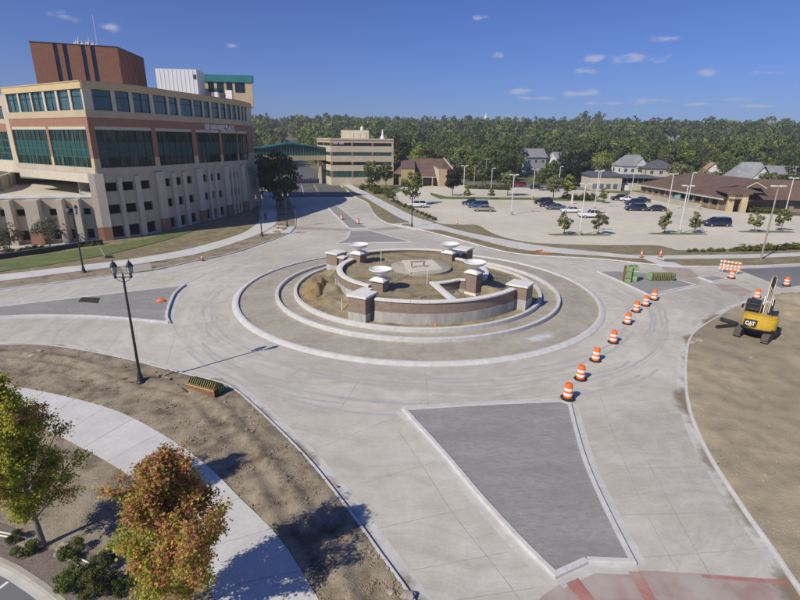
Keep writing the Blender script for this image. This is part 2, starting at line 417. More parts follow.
class MB:
    def __init__(self):
        self.v = []; self.f = []
    def add(self, vs, fs):
        k = len(self.v)
        self.v.extend([tuple(q) for q in vs]); self.f.extend([tuple(i+k for i in f) for f in fs])
        return self
    def hexa(self, p):      # 8 points: bottom ring 0-3, top ring 4-7
        return self.add(p, [(3, 2, 1, 0), (4, 5, 6, 7), (0, 1, 5, 4), (1, 2, 6, 5), (2, 3, 7, 6), (3, 0, 4, 7)])
    def box(self, c, s, rz=0.0, mat=None):
        x, y, z = s[0]/2, s[1]/2, s[2]/2
        p = [Vector(q) for q in ((-x, -y, -z), (x, -y, -z), (x, y, -z), (-x, y, -z), (-x, -y, z), (x, -y, z), (x, y, z), (-x, y, z))]
        mt = mat if mat is not None else Matrix.Rotation(rz, 4, 'Z')
        c = Vector(c)
        return self.hexa([c + mt @ q for q in p])
    def b2(self, x0, x1, y0, y1, z0, z1):
        return self.box(((x0+x1)/2, (y0+y1)/2, (z0+z1)/2), (x1-x0, y1-y0, z1-z0))
    def bar(self, a, b, w, h, up=(0, 0, 1)):
        a = Vector(a); b = Vector(b); d = b-a; L = d.length; d.normalize()
        u = Vector(up); s = d.cross(u)
        if s.length < 1e-4: s = d.cross(Vector((1, 0, 0)))
        s.normalize(); u = s.cross(d)
        p = []
        for q in (a, b):
            p += [q - s*w/2 - u*h/2, q + s*w/2 - u*h/2, q + s*w/2 + u*h/2, q - s*w/2 + u*h/2]
        return self.hexa(p)
    def prism(self, poly, z0, z1):
        n = len(poly)
        ar = sum(poly[i][0]*poly[(i+1) % n][1]-poly[(i+1) % n][0]*poly[i][1] for i in range(n))
        P = list(poly) if ar > 0 else list(poly)[::-1]
        vs = [(p[0], p[1], z0) for p in P]+[(p[0], p[1], z1) for p in P]
        fs = [tuple(range(n))[::-1], tuple(range(n, 2*n))]+[(i, (i+1) % n, n+(i+1) % n, n+i) for i in range(n)]
        return self.add(vs, fs)
    def sheet(self, poly, z):
        n = len(poly)
        ar = sum(poly[i][0]*poly[(i+1) % n][1]-poly[(i+1) % n][0]*poly[i][1] for i in range(n))
        P = list(poly) if ar > 0 else list(poly)[::-1]
        tri = geometry.tessellate_polygon([[Vector((p[0], p[1], 0)) for p in P]])
        fs = []
        for t in tri:
            a, b, c = [P[i] for i in t]
            if (b[0]-a[0])*(c[1]-a[1])-(b[1]-a[1])*(c[0]-a[0]) < 0: t = (t[0], t[2], t[1])
            fs.append(tuple(t))
        return self.add([(p[0], p[1], z) for p in P], fs)
    def extr(self, prof, o, ux, uy, uz, w):
        "profile of (a,b) in the plane ux,uy at o, extruded by w along uz, centred"
        o = Vector(o); ux = Vector(ux); uy = Vector(uy); uz = Vector(uz); n = len(prof)
        vs = [o+ux*a+uy*b-uz*w/2 for a, b in prof]+[o+ux*a+uy*b+uz*w/2 for a, b in prof]
        fs = [tuple(range(n))[::-1], tuple(range(n, 2*n))]+[(i, (i+1) % n, n+(i+1) % n, n+i) for i in range(n)]
        return self.add(vs, fs)
    def tube(self, pts, rad, n=8, cap=True):
        pts = [Vector(p) for p in pts]
        if not hasattr(rad, '__len__'): rad = [rad]*len(pts)
        vs = []; fs = []
        prev = None
        for i, p in enumerate(pts):
            d = (pts[min(i+1, len(pts)-1)]-pts[max(i-1, 0)]).normalized()
            a = prev if prev is not None else (Vector((1, 0, 0)) if abs(d.x) < .9 else Vector((0, 1, 0)))
            a = (a-d*a.dot(d)).normalized(); prev = a
            b = d.cross(a)
            for k in range(n):
                t = 2*math.pi*k/n
                vs.append(p+(a*math.cos(t)+b*math.sin(t))*rad[i])
        for i in range(len(pts)-1):
            for k in range(n):
                k2 = (k+1) % n
                fs.append((i*n+k, i*n+k2, (i+1)*n+k2, (i+1)*n+k))
        if cap:
            fs.append(tuple(range(n))[::-1]); fs.append(tuple(range((len(pts)-1)*n, len(pts)*n)))
        return self.add(vs, fs)
    def lathe(self, prof, n=16, c=(0, 0, 0), close=True):
        vs = []; fs = []
        for r, z in prof:
            for k in range(n):
                t = 2*math.pi*k/n
                vs.append((c[0]+r*math.cos(t), c[1]+r*math.sin(t), c[2]+z))
        for i in range(len(prof)-1):
            for k in range(n):
                k2 = (k+1) % n
                fs.append((i*n+k, i*n+k2, (i+1)*n+k2, (i+1)*n+k))
        if close:
            fs.append(tuple(range(n))[::-1]); fs.append(tuple(range((len(prof)-1)*n, len(prof)*n)))
        return self.add(vs, fs)
    def build(self, name, mat, parent=None, world=False, smooth=False, bevel=0.0, kind=None):
        vs = self.v
        off = ORG.get(parent.name, Vector((0, 0, 0))) if parent is not None else Vector((0, 0, 0))
        if world and parent is not None:
            vs = [(a-off.x, b-off.y, c-off.z) for a, b, c in vs]
        me = bpy.data.meshes.new(name)
        me.from_pydata(vs, [], self.f); me.update()
        if bevel:
            bm = bmesh.new(); bm.from_mesh(me)
            bmesh.ops.remove_doubles(bm, verts=bm.verts, dist=1e-5)
            es = [e for e in bm.edges if len(e.link_faces) == 2 and e.calc_face_angle(0) > 0.5]
            bmesh.ops.bevel(bm, geom=es, offset=bevel, segments=2, profile=.5, affect='EDGES', clamp_overlap=True)
            bm.to_mesh(me); bm.free()
        if smooth:
            me.polygons.foreach_set('use_smooth', [True]*len(me.polygons))
            if smooth != 'all':
                try: me.set_sharp_from_angle(angle=R(40))
                except Exception: pass
        me.materials.append(M[mat] if isinstance(mat, str) else mat)
        o = bpy.data.objects.new(name, me)
        COL.objects.link(o)
        if parent is not None:
            o.parent = parent; ORG[o.name] = off
        if kind: o['kind'] = kind
        return o
def setting(o):
    o['kind'] = 'structure'; return o
def place(o, loc, rz=0.0, scale=None):
    o.location = Vector(loc) if len(loc) == 3 else Vector((*loc, 0)); o.rotation_euler = (0, 0, rz)
    if scale: o.scale = (scale,)*3 if not hasattr(scale, '__len__') else scale
    return o
def clone(o, parent=None):
    c = o.copy(); COL.objects.link(c)
    if parent is not None: c.parent = parent
    for ch in list(o.children): clone(ch, c)
    return c

# ------------------------------------------------------------------ curves on the ground
def smooth_line(pts, n=6):
    P = [Vector((p[0], p[1])) for p in pts]
    out = []
    for i in range(len(P)-1):
        p0 = P[max(i-1, 0)]; p1 = P[i]; p2 = P[i+1]; p3 = P[min(i+2, len(P)-1)]
        for k in range(n):
            t = k/n
            out.append(0.5*((2*p1)+(p2-p0)*t+(2*p0-5*p1+4*p2-p3)*t*t+(3*p1-p0-3*p2+p3)*t**3))
    out.append(P[-1])
    return out
def px_line(px, z=0.0, n=6):
    return smooth_line([G(u, v, z) for u, v in px], n)
def offset(line, d):
    "shift a polyline sideways, positive to the left of its direction"
    out = []
    for i, p in enumerate(line):
        a = line[max(i-1, 0)]; b = line[min(i+1, len(line)-1)]
        t = (b-a)
        if t.length < 1e-9: out.append(p); continue
        t.normalize(); out.append(p+Vector((-t.y, t.x))*d)
    return out
def ribbon(mb, line, d0, d1, z):
    a = offset(line, d0); b = offset(line, d1); n = len(line)
    vs = [(p.x, p.y, z) for p in a]+[(p.x, p.y, z) for p in b]
    if d1 > d0: fs = [(i, i+1, n+i+1, n+i) for i in range(n-1)]
    else: fs = [(i+1, i, n+i, n+i+1) for i in range(n-1)]
    return mb.add(vs, fs)
def sweep(mb, line, prof, closed=False):
    "profile of (sideways d, z) points swept along a polyline"
    k = len(prof); n = len(line); vs = []; fs = []
    L = line+[line[0], line[1]] if closed else line
    for i in range(n):
        a = line[(i-1) % n] if closed else line[max(i-1, 0)]; b = line[(i+1) % n] if closed else line[min(i+1, n-1)]
        t = (b-a).normalized(); nn = Vector((-t.y, t.x))
        for d, z in prof:
            q = line[i]+nn*d; vs.append((q.x, q.y, z))
    for i in range(n if closed else n-1):
        i2 = (i+1) % n
        for j in range(k):
            j2 = (j+1) % k
            fs.append((i*k+j, i*k+j2, i2*k+j2, i2*k+j))
    if not closed:
        fs.append(tuple(range(k))); fs.append(tuple(range((n-1)*k, n*k))[::-1])
    return mb.add(vs, fs)
def ring(cx, cy, r, n=96):
    return [Vector((cx+r*math.cos(2*math.pi*i/n), cy+r*math.sin(2*math.pi*i/n))) for i in range(n)]
def arc(cx, cy, r, a0, a1, n=24):
    return [Vector((cx+r*math.cos(R(a0+(a1-a0)*i/n)), cy+r*math.sin(R(a0+(a1-a0)*i/n)))) for i in range(n+1)]
def inside(p, poly):
    x, y = p[0], p[1]; c = False; j = len(poly)-1
    for i in range(len(poly)):
        xi, yi = poly[i][0], poly[i][1]; xj, yj = poly[j][0], poly[j][1]
        if (yi > y) != (yj > y) and x < (xj-xi)*(y-yi)/(yj-yi)+xi: c = not c
        j = i
    return c
def patch(name, poly, mat, z, step=1.0, amp=0.0, freq=0.5, zf=None, skirt=-0.05, parent=None):
    "a raised patch of soil or grass inside a polygon, with uneven ground and a skirt at its edge"
    poly = [Vector((p[0], p[1])) for p in poly]
    pp = []
    for i, p in enumerate(poly):                  # refine the rim
        q = poly[(i+1) % len(poly)]; m = max(1, int((q-p).length/step))
        pp += [p.lerp(q, k/m) for k in range(m)]
    xs = [p.x for p in pp]; ys = [p.y for p in pp]
    rr = random.Random(len(pp))
    inn = []
    x = min(xs)
    while x < max(xs):
        y = min(ys)
        while y < max(ys):
            q = Vector((x+rr.uniform(-.3, .3)*step, y+rr.uniform(-.3, .3)*step))
            if inside(q, poly):
                if min((q-b).length_squared for b in pp) > (0.45*step)**2: inn.append(q)
            y += step
        x += step
    nb = len(pp)
    res = geometry.delaunay_2d_cdt(pp+inn, [(i, (i+1) % nb) for i in range(nb)], [list(range(nb))], 1, 1e-5)
    V, F, orig = res[0], res[2], res[3]
    rim = set(i for i, o in enumerate(orig) if any(k < nb for k in o))
    vs = []
    for i, p in enumerate(V):
        h = z
        if i not in rim:
            if amp: h += amp*(noise.noise(Vector((p.x*freq, p.y*freq, 3.1)))+.5*noise.noise(Vector((p.x*freq*2.7, p.y*freq*2.7, 9.1)))+.3*noise.noise(Vector((p.x*freq*7, p.y*freq*7, 1.7))))+amp*.35
            if zf: h += zf(p.x, p.y)
        vs.append((p.x, p.y, h))
    fs = []
    for f in F:
        a, b, c = (V[i] for i in f[:3])
        fs.append(tuple(f) if (b.x-a.x)*(c.y-a.y)-(b.y-a.y)*(c.x-a.x) > 0 else tuple(f)[::-1])
    k0 = len(vs)
    vs += [(p.x, p.y, skirt) for p in pp]+[(p.x, p.y, z) for p in pp]
    fs += [(k0+i, k0+(i+1) % nb, k0+nb+(i+1) % nb, k0+nb+i) for i in range(nb)]
    mb = MB(); mb.add(vs, fs)
    return mb.build(name, mat, parent, smooth='all' if amp else False)
def sm(a, b, x):
    t = min(1, max(0, (x-a)/(b-a))); return t*t*(3-2*t)
# ================================================================== SETTING
def T(x, y):
    "height of the land: level near the junction, a wooded rise beyond the houses"
    d = y+0.10*abs(x)
    return 30*sm(225, 720, d)*(1+0.10*noise.noise(Vector((x*.004, y*.004, .5))))+2.0*sm(260, 500, d)*noise.noise(Vector((x*.012, y*.012, 4)))
gx = np.concatenate([np.linspace(-3500, -700, 8), np.linspace(-620, 760, 70), np.linspace(900, 3500, 8)])
gy = np.concatenate([np.linspace(-400, 150, 6), np.linspace(200, 900, 60), np.linspace(1100, 5000, 8)])
mb = MB()
vs = [(x, y, T(x, y)-0.06) for y in gy for x in gx]; nx = len(gx)
mb.add(vs, [(j*nx+i, j*nx+i+1, (j+1)*nx+i+1, (j+1)*nx+i) for j in range(len(gy)-1) for i in range(nx-1)])
setting(mb.build('ground', 'ground_far', smooth='all'))

road = setting(MB().sheet([(-140, -30), (140, -30), (140, 100), (20, 100), (4, 112), (-13.3, 141.7), (-32.3, 141.7), (-33, 110), (-140, 85)], 0).build('road', 'road_concrete'))

# street running up the hill
sc = smooth_line([(-22.9, 141.7), (-37, 205), (-61, 300), (-94, 430), (-132, 560), (-165, 680)], 12)
mb = MB(); a = offset(sc, 9.4); b = offset(sc, -9.4); vs = []
for i in range(len(sc)):
    w = 9.4-6.2*sm(10, 26, i)
    t = (sc[min(i+1, len(sc)-1)]-sc[max(i-1, 0)]).normalized(); nn = Vector((-t.y, t.x))
    for d in (w, -w):
        q = sc[i]+nn*d; vs.append((q.x, q.y, T(q.x, q.y)+(0.0 if q.y < 225 else .25)))
mb.add(vs, [(2*i+1, 2*i+3, 2*i+2, 2*i) for i in range(len(sc)-1)])
street = setting(mb.build('street', 'asphalt'))
for d0, m_ in ((0.0, 'yellow_paint'), (.35, 'yellow_paint'), (4.6, 'white_paint')):
    ln = offset(sc[1:9], d0); mb = MB(); ribbon(mb, ln, -.07, .07, .012); mb.build('lane_line', m_, street)

# ---- kerbs
def kerb(px, side, w=.16, h=.13, z=0.0, mat='kerb_concrete', gut=.55, line=None, name='kerb', label=None):
    ln = line if line is not None else px_line(px, z)
    s = 1 if side > 0 else -1
    pr = [(0, z-.05), (s*.02, z+h-.02), (s*.05, z+h), (s*w, z+h), (s*w, z-.05)]
    if s > 0: pr = pr[::-1]
    mb = MB(); sweep(mb, ln, pr)
    k = setting(mb.build(name, mat))
    if gut:
        g = MB(); ribbon(g, ln, -s*gut, -s*.002, z+.006); g.build('gutter', 'gutter_concrete', k)
    return ln, k

KA, _ = kerb([(-160, 338), (-60, 342), (0, 345), (40, 345), (80, 350), (130, 360), (180, 373), (222, 383), (240, 393), (270, 420), (310, 460), (350, 510), (385, 558), (415, 600), (445, 650), (470, 700)], -1, w=.15)
KD, _ = kerb([(-160, 311), (-100, 303), (0, 290), (50, 284), (100, 277.5), (160, 269), (200, 260.5), (230, 254.5), (255, 246.5), (275, 239.5), (288, 234), (294, 230), (296, 225), (295, 214), (289, 196.5)], 1)
KF, _ = kerb([(335, 180.5), (354, 196), (367, 203), (373, 213), (382, 221), (397, 226), (415, 229), (450, 237.5), (492, 249), (525, 255), (600, 259.5), (643, 264), (676, 266.5), (731, 267), (800, 264.5), (900, 259), (1000, 255)], 1, gut=.4)
KH, _ = kerb([(900, 281), (800, 293), (780, 296), (757, 300), (733, 307.5), (717, 317), (700, 327.5), (690, 337), (686, 349), (684, 374), (687.5, 408), (704, 450), (737.5, 504), (767, 546), (787.5, 577), (800, 596), (830, 650), (860, 700)], 1, gut=.45)
KB, _ = kerb([(-70, 536), (0, 566), (22, 578), (52, 600), (90, 640), (120, 690)], 1, w=.22, mat='old_concrete', gut=.28)

def px0(px, z=.12): return [G(u, v, z) for u, v in px]

# ---- pavements made of separate slabs
def resample(line, n):
    L = [0]
    for i in range(len(line)-1): L.append(L[-1]+(line[i+1]-line[i]).length)
    out = []
    j = 0
    for k in range(n+1):
        t = L[-1]*k/n
        while j < len(L)-2 and L[j+1] < t: j += 1
        u = (t-L[j])/max(1e-9, L[j+1]-L[j]); out.append(line[j].lerp(line[j+1], u))
    return out
def pavement(far, near, slab=2.4, z=.15, name='pavement'):
    f = px_line(far, z); n_ = px_line(near, z)
    L = sum((f[i+1]-f[i]).length for i in range(len(f)-1))
    k = max(2, int(L/slab)); sub = 2
    A = resample(f, k*sub); B = resample(n_, k*sub)
    mb = MB()
    poly = A+B[::-1]
    mb.prism(poly, -.04, z-.03)
    root = setting(mb.build(name, 'joint_dark'))
    for i in range(k):
        a = A[i*sub:(i+1)*sub+1]; b = B[i*sub:(i+1)*sub+1]
        ga = .012/max(.1, (a[-1]-a[0]).length); gb = .012/max(.1, (b[-1]-b[0]).length)
        a = [a[0].lerp(a[-1], ga)]+a[1:-1]+[a[-1].lerp(a[0], ga)]; b = [b[0].lerp(b[-1], gb)]+b[1:-1]+[b[-1].lerp(b[0], gb)]
        dz = random.uniform(-.004, .004)
        MB().prism(a+b[::-1], z-.035, z+dz).build('slab', 'walk_concrete', root)
    return A, B
WA = pavement([(-120, 372), (-60, 376), (0, 384), (60, 395), (120, 412), (172, 440), (208, 466), (240, 498), (279, 537), (319, 600), (345, 650), (365, 700)],
              [(-120, 392), (-60, 397), (0, 410), (52, 432), (80, 446), (116, 466), (138, 482), (165, 512), (190, 548), (214, 596), (232, 650), (246, 700)], 2.6)
WD = pavement([(-120, 288), (0, 274.5), (82, 265), (150, 256), (200, 246), (240, 234), (253, 226.5), (259, 220), (261, 205), (261.5, 187)],
              [(-120, 296), (0, 281), (87, 270), (150, 262), (200, 253), (240, 241), (262, 232.5), (273, 226), (277, 220), (276, 205), (274.5, 187)], 2.4)
WF = pavement([(343, 181), (360, 189), (385.5, 202), (412.5, 215.5), (435, 223), (460, 230.5), (505, 239.5), (540, 245.5), (580, 250), (635, 255), (682, 255), (759, 254), (800, 252.5), (900, 249)],
              [(340, 183.5), (360, 194.5), (385.5, 209.5), (397.5, 216.5), (411, 222), (432, 227.5), (475, 238), (512, 247.5), (555, 252.5), (600, 255.5), (635, 258), (690, 258.5), (759, 257.5), (800, 256), (900, 252)], 2.4)
# kerb ramp across the right verge and the landing by the left kerb
rp = [G(u, v, .13) for u, v in [(642, 257.8), (666, 258.3), (676, 265.8), (690, 266.2), (690, 267), (662, 265.6)]]
MB().prism(px0([(642, 257.9), (664, 258.4), (684, 266.2), (661, 265)], .14), 0, .145).build('kerb_ramp', 'walk_concrete')['kind'] = 'structure'
MB().prism(px0([(276, 225.4), (294.5, 226.2), (290, 232.6), (263, 233.4)], .14), 0, .142).build('kerb_ramp', 'walk_concrete')['kind'] = 'structure'
MB().prism(px0([(392, 223.8), (412, 222), (440, 229.5), (416, 229)], .14), 0, .142).build('kerb_ramp', 'walk_concrete')['kind'] = 'structure'
MB().prism(px0([(120, 265.8), (150, 262.5), (152, 269.7), (124, 273.5)], .14), 0, .142).build('kerb_ramp', 'old_concrete')['kind'] = 'structure'

# ---- verges
def ridge(x, y):
    # two spoil ridges left by the grader, running along the kerb
    q = Vector((x, y)); d = min((q-p).length for p in KA[::2])
    w_ = .35*noise.noise(Vector((x*.35, y*.35, 8)))
    return (.26*math.exp(-((d-1.9-w_)/.3)**2)+.17*math.exp(-((d-3.0+w_)/.26)**2)-.08*math.exp(-((d-2.45)/.25)**2)-.06*math.exp(-((d-1.2)/.2)**2))*(.6+.8*abs(noise.noise(Vector((x*.9, y*.9, 2)))))
ka_in = offset(KA, -.15)
verge_front = setting(patch('bare_soil', ka_in+WA[0][::-1], 'dirt_dark', .10, step=.3, amp=.10, freq=.9, zf=ridge))
mline = px_line([(-110, 500), (0, 522), (40, 548), (75, 548), (108, 560), (140, 590), (180, 660), (200, 720)], .1)
setting(patch('soil_strip', WA[1][:]+mline[::-1], 'dirt_dark', .10, step=.5, amp=.05, freq=.7))
kb_in = offset(KB, .22)
setting(patch('mulch_bed', mline+kb_in[::-1], 'mulch', .11, step=.3, amp=.04, freq=2))
MB().sheet(KB+[G(-70, 720)], .004).build('car_park_corner', 'asphalt_far')['kind'] = 'structure'
wl = MB(); ribbon(wl, [G(-30, 609), G(0, 588), G(8, 582)], -.06, .06, .009); setting(wl.build('bay_line', 'white_paint'))

kd_in = offset(KD, .16)
setting(patch('verge', kd_in+WD[1][::-1], 'dirt_dark', .11, step=1.0, amp=.06, freq=.5))
bb = px0([(-120, 262), (0, 250), (105, 241), (140, 236), (160, 231), (198, 220), (226, 214), (249, 208), (256, 190)])
setting(patch('verge', WD[0][:]+bb[::-1], 'dry_grass', .12, step=1.3, amp=.06, freq=.4))
setting(patch('lawn', px0([(-120, 283), (0, 271.5), (60, 263), (110, 254), (150, 244), (180, 236), (196, 229), (170, 233), (140, 240), (105, 246), (60, 252), (0, 261), (-120, 272)], .2), 'grass', .20, step=1.2, amp=.05, freq=.6, skirt=.05))
kf_in = offset(KF, .16)
setting(patch('verge', kf_in+WF[1][::-1], 'dry_grass', .11, step=1.2, amp=.06, freq=.5))
LOT_NEAR = [(382.5, 191), (390, 199), (397, 203), (435, 221.5), (441, 224), (460, 225), (478, 225.5), (492, 233), (510, 239), (540, 243.5), (600, 245.5), (654, 245.5), (671, 248.5), (684.5, 250.5), (760, 248.5), (800, 247), (900, 243)]
lot_near = px_line(LOT_NEAR, .02)
setting(patch('verge', WF[0][:]+lot_near[::-1], 'dry_grass', .12, step=1.4, amp=.05, freq=.5))
LOT_FAR = [(960, 226), (800, 216), (724, 211), (688, 204), (660, 198.5), (632, 194.5), (600, 192), (540, 186), (452, 183.4), (384, 187.5)]
lot = setting(MB().sheet(lot_near+px_line(LOT_FAR, .02, 3), .02).build('parking_lot', 'lot_concrete'))
kl = MB(); sweep(kl, lot_near, [(.0, .0), (.0, .14), (-.15, .14), (-.15, .0)][::-1]); setting(kl.build('kerb', 'kerb_concrete'))
kh_in = offset(KH, .16)
def mounds(x, y):
    s = 0
    for (u, v, r, h) in DM: s += h*math.exp(-(((x-u)**2+(y-v)**2)/r**2))
    return s
DM = []
for (u, v, r, h) in [(706, 390, .9, .22), (720, 402, .8, .18), (700, 380, .7, .15), (795, 357, 1.6, .35), (735, 470, 1.4, .12), (790, 480, 2, .2), (700, 340, .8, .2), (780, 308, 1.6, .3), (797, 300, 2.4, .5)]:
    q = G(u, v); DM.append((q.x, q.y, r, h))
setting(patch('dirt_lot', kh_in+[Vector((16, -12)), Vector((60, -12)), Vector((95, 20)), Vector((95, 58))], 'dirt_tan', .10, step=.6, amp=.10, freq=.5, zf=mounds))
MB().sheet(px0([(736, 269), (800, 266.5), (960, 259), (960, 272), (800, 285.5), (781, 288), (770, 282), (755, 276)], 0), .006).build('side_road', 'asphalt_far')['kind'] = 'structure'

# ---- traffic islands: surface, white kerb, light gutter
def splitter(sides, gut=.5, z=.085, mat='splitter_grey', w=.17):
    loop = []; ks = []
    for px, kb in sides:
        ln = px_line(px, .0, 4); ks.append((ln, kb)); loop += ln[:-1]
    root = setting(MB().prism(loop, -.02, z).build('traffic_island', mat))
    n = len(loop); ar = sum(loop[i].x*loop[(i+1) % n].y-loop[(i+1) % n].x*loop[i].y for i in range(n))
    s = 1 if ar > 0 else -1
    for i_, (ln, kb) in enumerate(ks):
        if not kb: continue
        kb += .004*i_; e_ = .0011*i_
        pr = [(0-.02*s-s*e_, -.03-e_), (-.02*s-s*e_, z+kb-.015), (s*.02, z+kb), (s*w+s*e_, z+kb), (s*w+s*e_, -.03-e_)]
        if s > 0: pr = pr[::-1]
        m = MB(); sweep(m, ln, pr); m.build('kerb', 'kerb_concrete', root)
        if gut:
            g = MB(); ribbon(g, ln, -s*gut, -s*.03, .007+.0008*i_); g.build('gutter', 'gutter_concrete', root)
    return root
splitter([([(402, 410), (480, 405), (561, 401.5)], .012), ([(561, 401.5), (570.6, 404.5)], .03), ([(570.6, 404.5), (584, 454), (603, 500), (636, 565.5)], .05), ([(636, 565.5), (588, 563.6)], .05), ([(588, 563.6), (555, 579)], .05), ([(555, 579), (520, 544), (480, 500), (440, 452), (402, 410)], .05)], gut=.45, w=.2)
splitter([([(-120, 323), (-40, 312), (0, 307), (100, 295.5), (186, 285.5)], .005), ([(186, 285.5), (176, 294), (170.5, 306), (168, 317), (170.5, 323.5)], .12), ([(170.5, 323.5), (125, 319.2), (75, 316.5), (0, 317.7), (-120, 330)], .03)], gut=.6, w=.22)
splitter([([(336, 205), (346, 213), (358.5, 223)], .03), ([(358.5, 223), (368, 228.5)], .0), ([(368, 228.5), (349, 228.6)], .03), ([(349, 228.6), (338, 218), (326.5, 206.5)], .04), ([(326.5, 206.5), (336, 205)], .02)], gut=.4)
splitter([([(350, 231.5), (370, 231)], .02), ([(370, 231), (390, 236.5), (412, 242.5)], .02), ([(412, 242.5), (375, 243), (336, 244.3)], .02), ([(336, 244.3), (347, 239), (350, 231.5)], .02)], gut=.5)
splitter([([(597, 272), (625, 271.8), (660, 274)], .02), ([(660, 274), (674, 279), (697, 285.8)], .02), ([(697, 285.8), (672, 290.5), (649, 296)], .03), ([(649, 296), (622, 283), (597, 272)], .03)], gut=.5)
splitter([([(698, 277.6), (717.5, 276.6), (728, 279.4)], .05), ([(728, 279.4), (712, 282.6)], .05), ([(712, 282.6), (698, 277.6)], .05)], gut=.4)
# drain grate set in the left island, orange bag beside it
gr = thing('drain_grate', 'rectangular dark steel drain grate set into the left grey traffic island', 'grate', (*G(89, 300, .09), .086))
m = MB()
qx = [G(u, v, .09) for u, v in [(78, 301.5), (98, 303.3), (100, 297.8), (82, 297.2)]]
m.prism([(q.x, q.y) for q in qx], .07, .10); m.build('frame', 'dark_steel', gr, world=True)
for k in range(1, 9):
    a = qx[0].lerp(qx[1], k/9); b = qx[3].lerp(qx[2], k/9)
    MB().bar((a.x, a.y, .11), (b.x, b.y, .11), .05, .03).build('bar', 'track_steel', gr, world=True)

# ---- brick-red crosswalks
cw = setting(MB().sheet(px0([(541, 597), (560, 584), (590, 569.5), (640, 570.5), (700, 573.5), (786, 580), (803, 601), (840, 660), (500, 660)], 0), .008).build('crosswalk', 'crosswalk_red'))
for a, b, c, d in [((566, 583.5), (578, 578), (604, 612), (590, 614)), ((628, 571.5), (640, 571.8), (664, 612), (650, 612)), ((700, 574.5), (786, 581), (790, 585), (704, 578))]:
    MB().sheet(px0([a, b, c, d], 0), .013).build('red_band', 'crosswalk_band', cw)
cw2 = setting(MB().sheet(px0([(661, 267), (690, 268.5), (700, 277), (699, 285), (675, 278.6)], 0), .008).build('crosswalk', 'crosswalk_red'))
cw3 = setting(MB().sheet(px0([(714, 284), (735, 284.5), (753, 292), (741, 297), (722, 289.5)], 0), .008).build('crosswalk', 'crosswalk_red'))
cw4 = setting(MB().sheet(px0([(296.5, 226.5), (350, 228.9), (349, 230.9), (294, 229.5)], 0), .008).build('crosswalk', 'crosswalk_red'))
cw5 = setting(MB().sheet(px0([(369, 229), (396, 226.6), (405, 228.6), (375, 231)], 0), .008).build('crosswalk', 'crosswalk_red'))

# ---- saw-cut joints in the concrete
JN = [0]
def joint(px, w=.035, line=None, z=.004, mat='joint_dark'):
    JN[0] += 1; z = .0028+.00003*JN[0]; w *= .75
    ln = line if line is not None else px_line(px, 0, 5)
    m = MB(); ribbon(m, ln, -w/2, w/2, z); return m.build('saw_joint', mat, road)
joint([(398, 430), (425, 470), (452, 512), (490, 560), (520, 600), (560, 660)], .04)
joint([(262, 402), (300, 440), (345, 495), (400, 570), (440, 630)], .03)
joint([(648, 462), (663, 490), (678, 518), (710, 575)], .04)
joint([(600, 395), (612, 430), (632, 480), (655, 530), (680, 575)], .03)
for (a, b) in [((300, 455), (402, 415)), ((330, 493), (435, 462)), ((362, 532), (470, 508)), ((394, 574), (508, 552)), ((418, 606), (535, 588)),
               ((580, 430), (690, 415)), ((592, 470), (712, 466)), ((612, 515), (742, 512)), ((634, 558), (768, 548)),
               ((60, 329), (50, 347)), ((120, 332), (105, 355)), ((175, 336), (165, 369)), ((20, 306), (15, 288)), ((90, 297), (80, 281)), ((150, 290), (140, 272)),
               ((300, 266), (262, 245)), ((440, 250), (470, 243)), ((510, 258), (528, 256)), ((604, 330), (640, 298)), ((610, 345), (690, 338))]:
    joint([a, ((a[0]+b[0])/2, (a[1]+b[1])/2), b], .03)
OX, OY = 1.83, 51.3
for r_ in (21.8, 24.4):
    joint(None, .035, arc(OX, OY, r_, -215, 30, 70))
for a_ in range(-210, 40, 12):
    joint(None, .03, [Vector((OX+r*math.cos(R(a_)), OY+r*math.sin(R(a_)))) for r in (19.3, 22, 25.6)])
for yy in range(100, 141, 8):
    joint(None, .06, [Vector((-31, yy)), Vector((-22, yy+1)), Vector((-10, yy+2))])
joint(None, .06, [Vector((-21, 95)), Vector((-24, 118)), Vector((-24.5, 141))])
# tyre scrub marks curving through the circle
rt = random.Random(5)
for k in range(34):
    r_ = rt.uniform(20.5, 25.5); a0 = rt.uniform(-200, -20); da = rt.uniform(8, 40)
    ln = [Vector((OX+(r_+rt.uniform(-.15, .15)+.5*math.sin(t*2.2))*math.cos(R(a0+da*t)), OY+(r_+.5*math.sin(t*2.2))*math.sin(R(a0+da*t)))) for t in np.linspace(0, 1, 16)]
    m = MB(); ribbon(m, ln, -.12, .12, .0008+.00004*k); m.build('tyre_mark', 'tyre_mark', road)

# ---- soil washed and tracked from the bare ground over the kerbs on to the concrete
def film(ln, d0, d1, seed, k=5):
    vs = []; cov = []; n = len(ln)
    for j in range(k):
        f_ = j/(k-1)
        for i, p in enumerate(offset(ln, d0+(d1-d0)*f_)):
            vs.append((p.x, p.y, .0095)); cov.append((1.0-1.0*f_)*(.55+.9*abs(noise.noise(Vector((p.x*.25, p.y*.25, seed))))))
    o = MB().add(vs, [((j+1)*n+i, (j+1)*n+i+1, j*n+i+1, j*n+i) if d1 < d0 else (j*n+i, j*n+i+1, (j+1)*n+i+1, (j+1)*n+i) for j in range(k-1) for i in range(n-1)]).build('soil_film', 'dust_soil', road)
    at = o.data.attributes.new('cover', 'FLOAT', 'POINT'); at.data.foreach_set('value', cov)
film(KA, .01, 1.3, 1.0); film(KH, -.01, -1.6, 4.0); film(KD, -.01, -1.0, 7.0); film(KF, -.01, -1.0, 9.0)
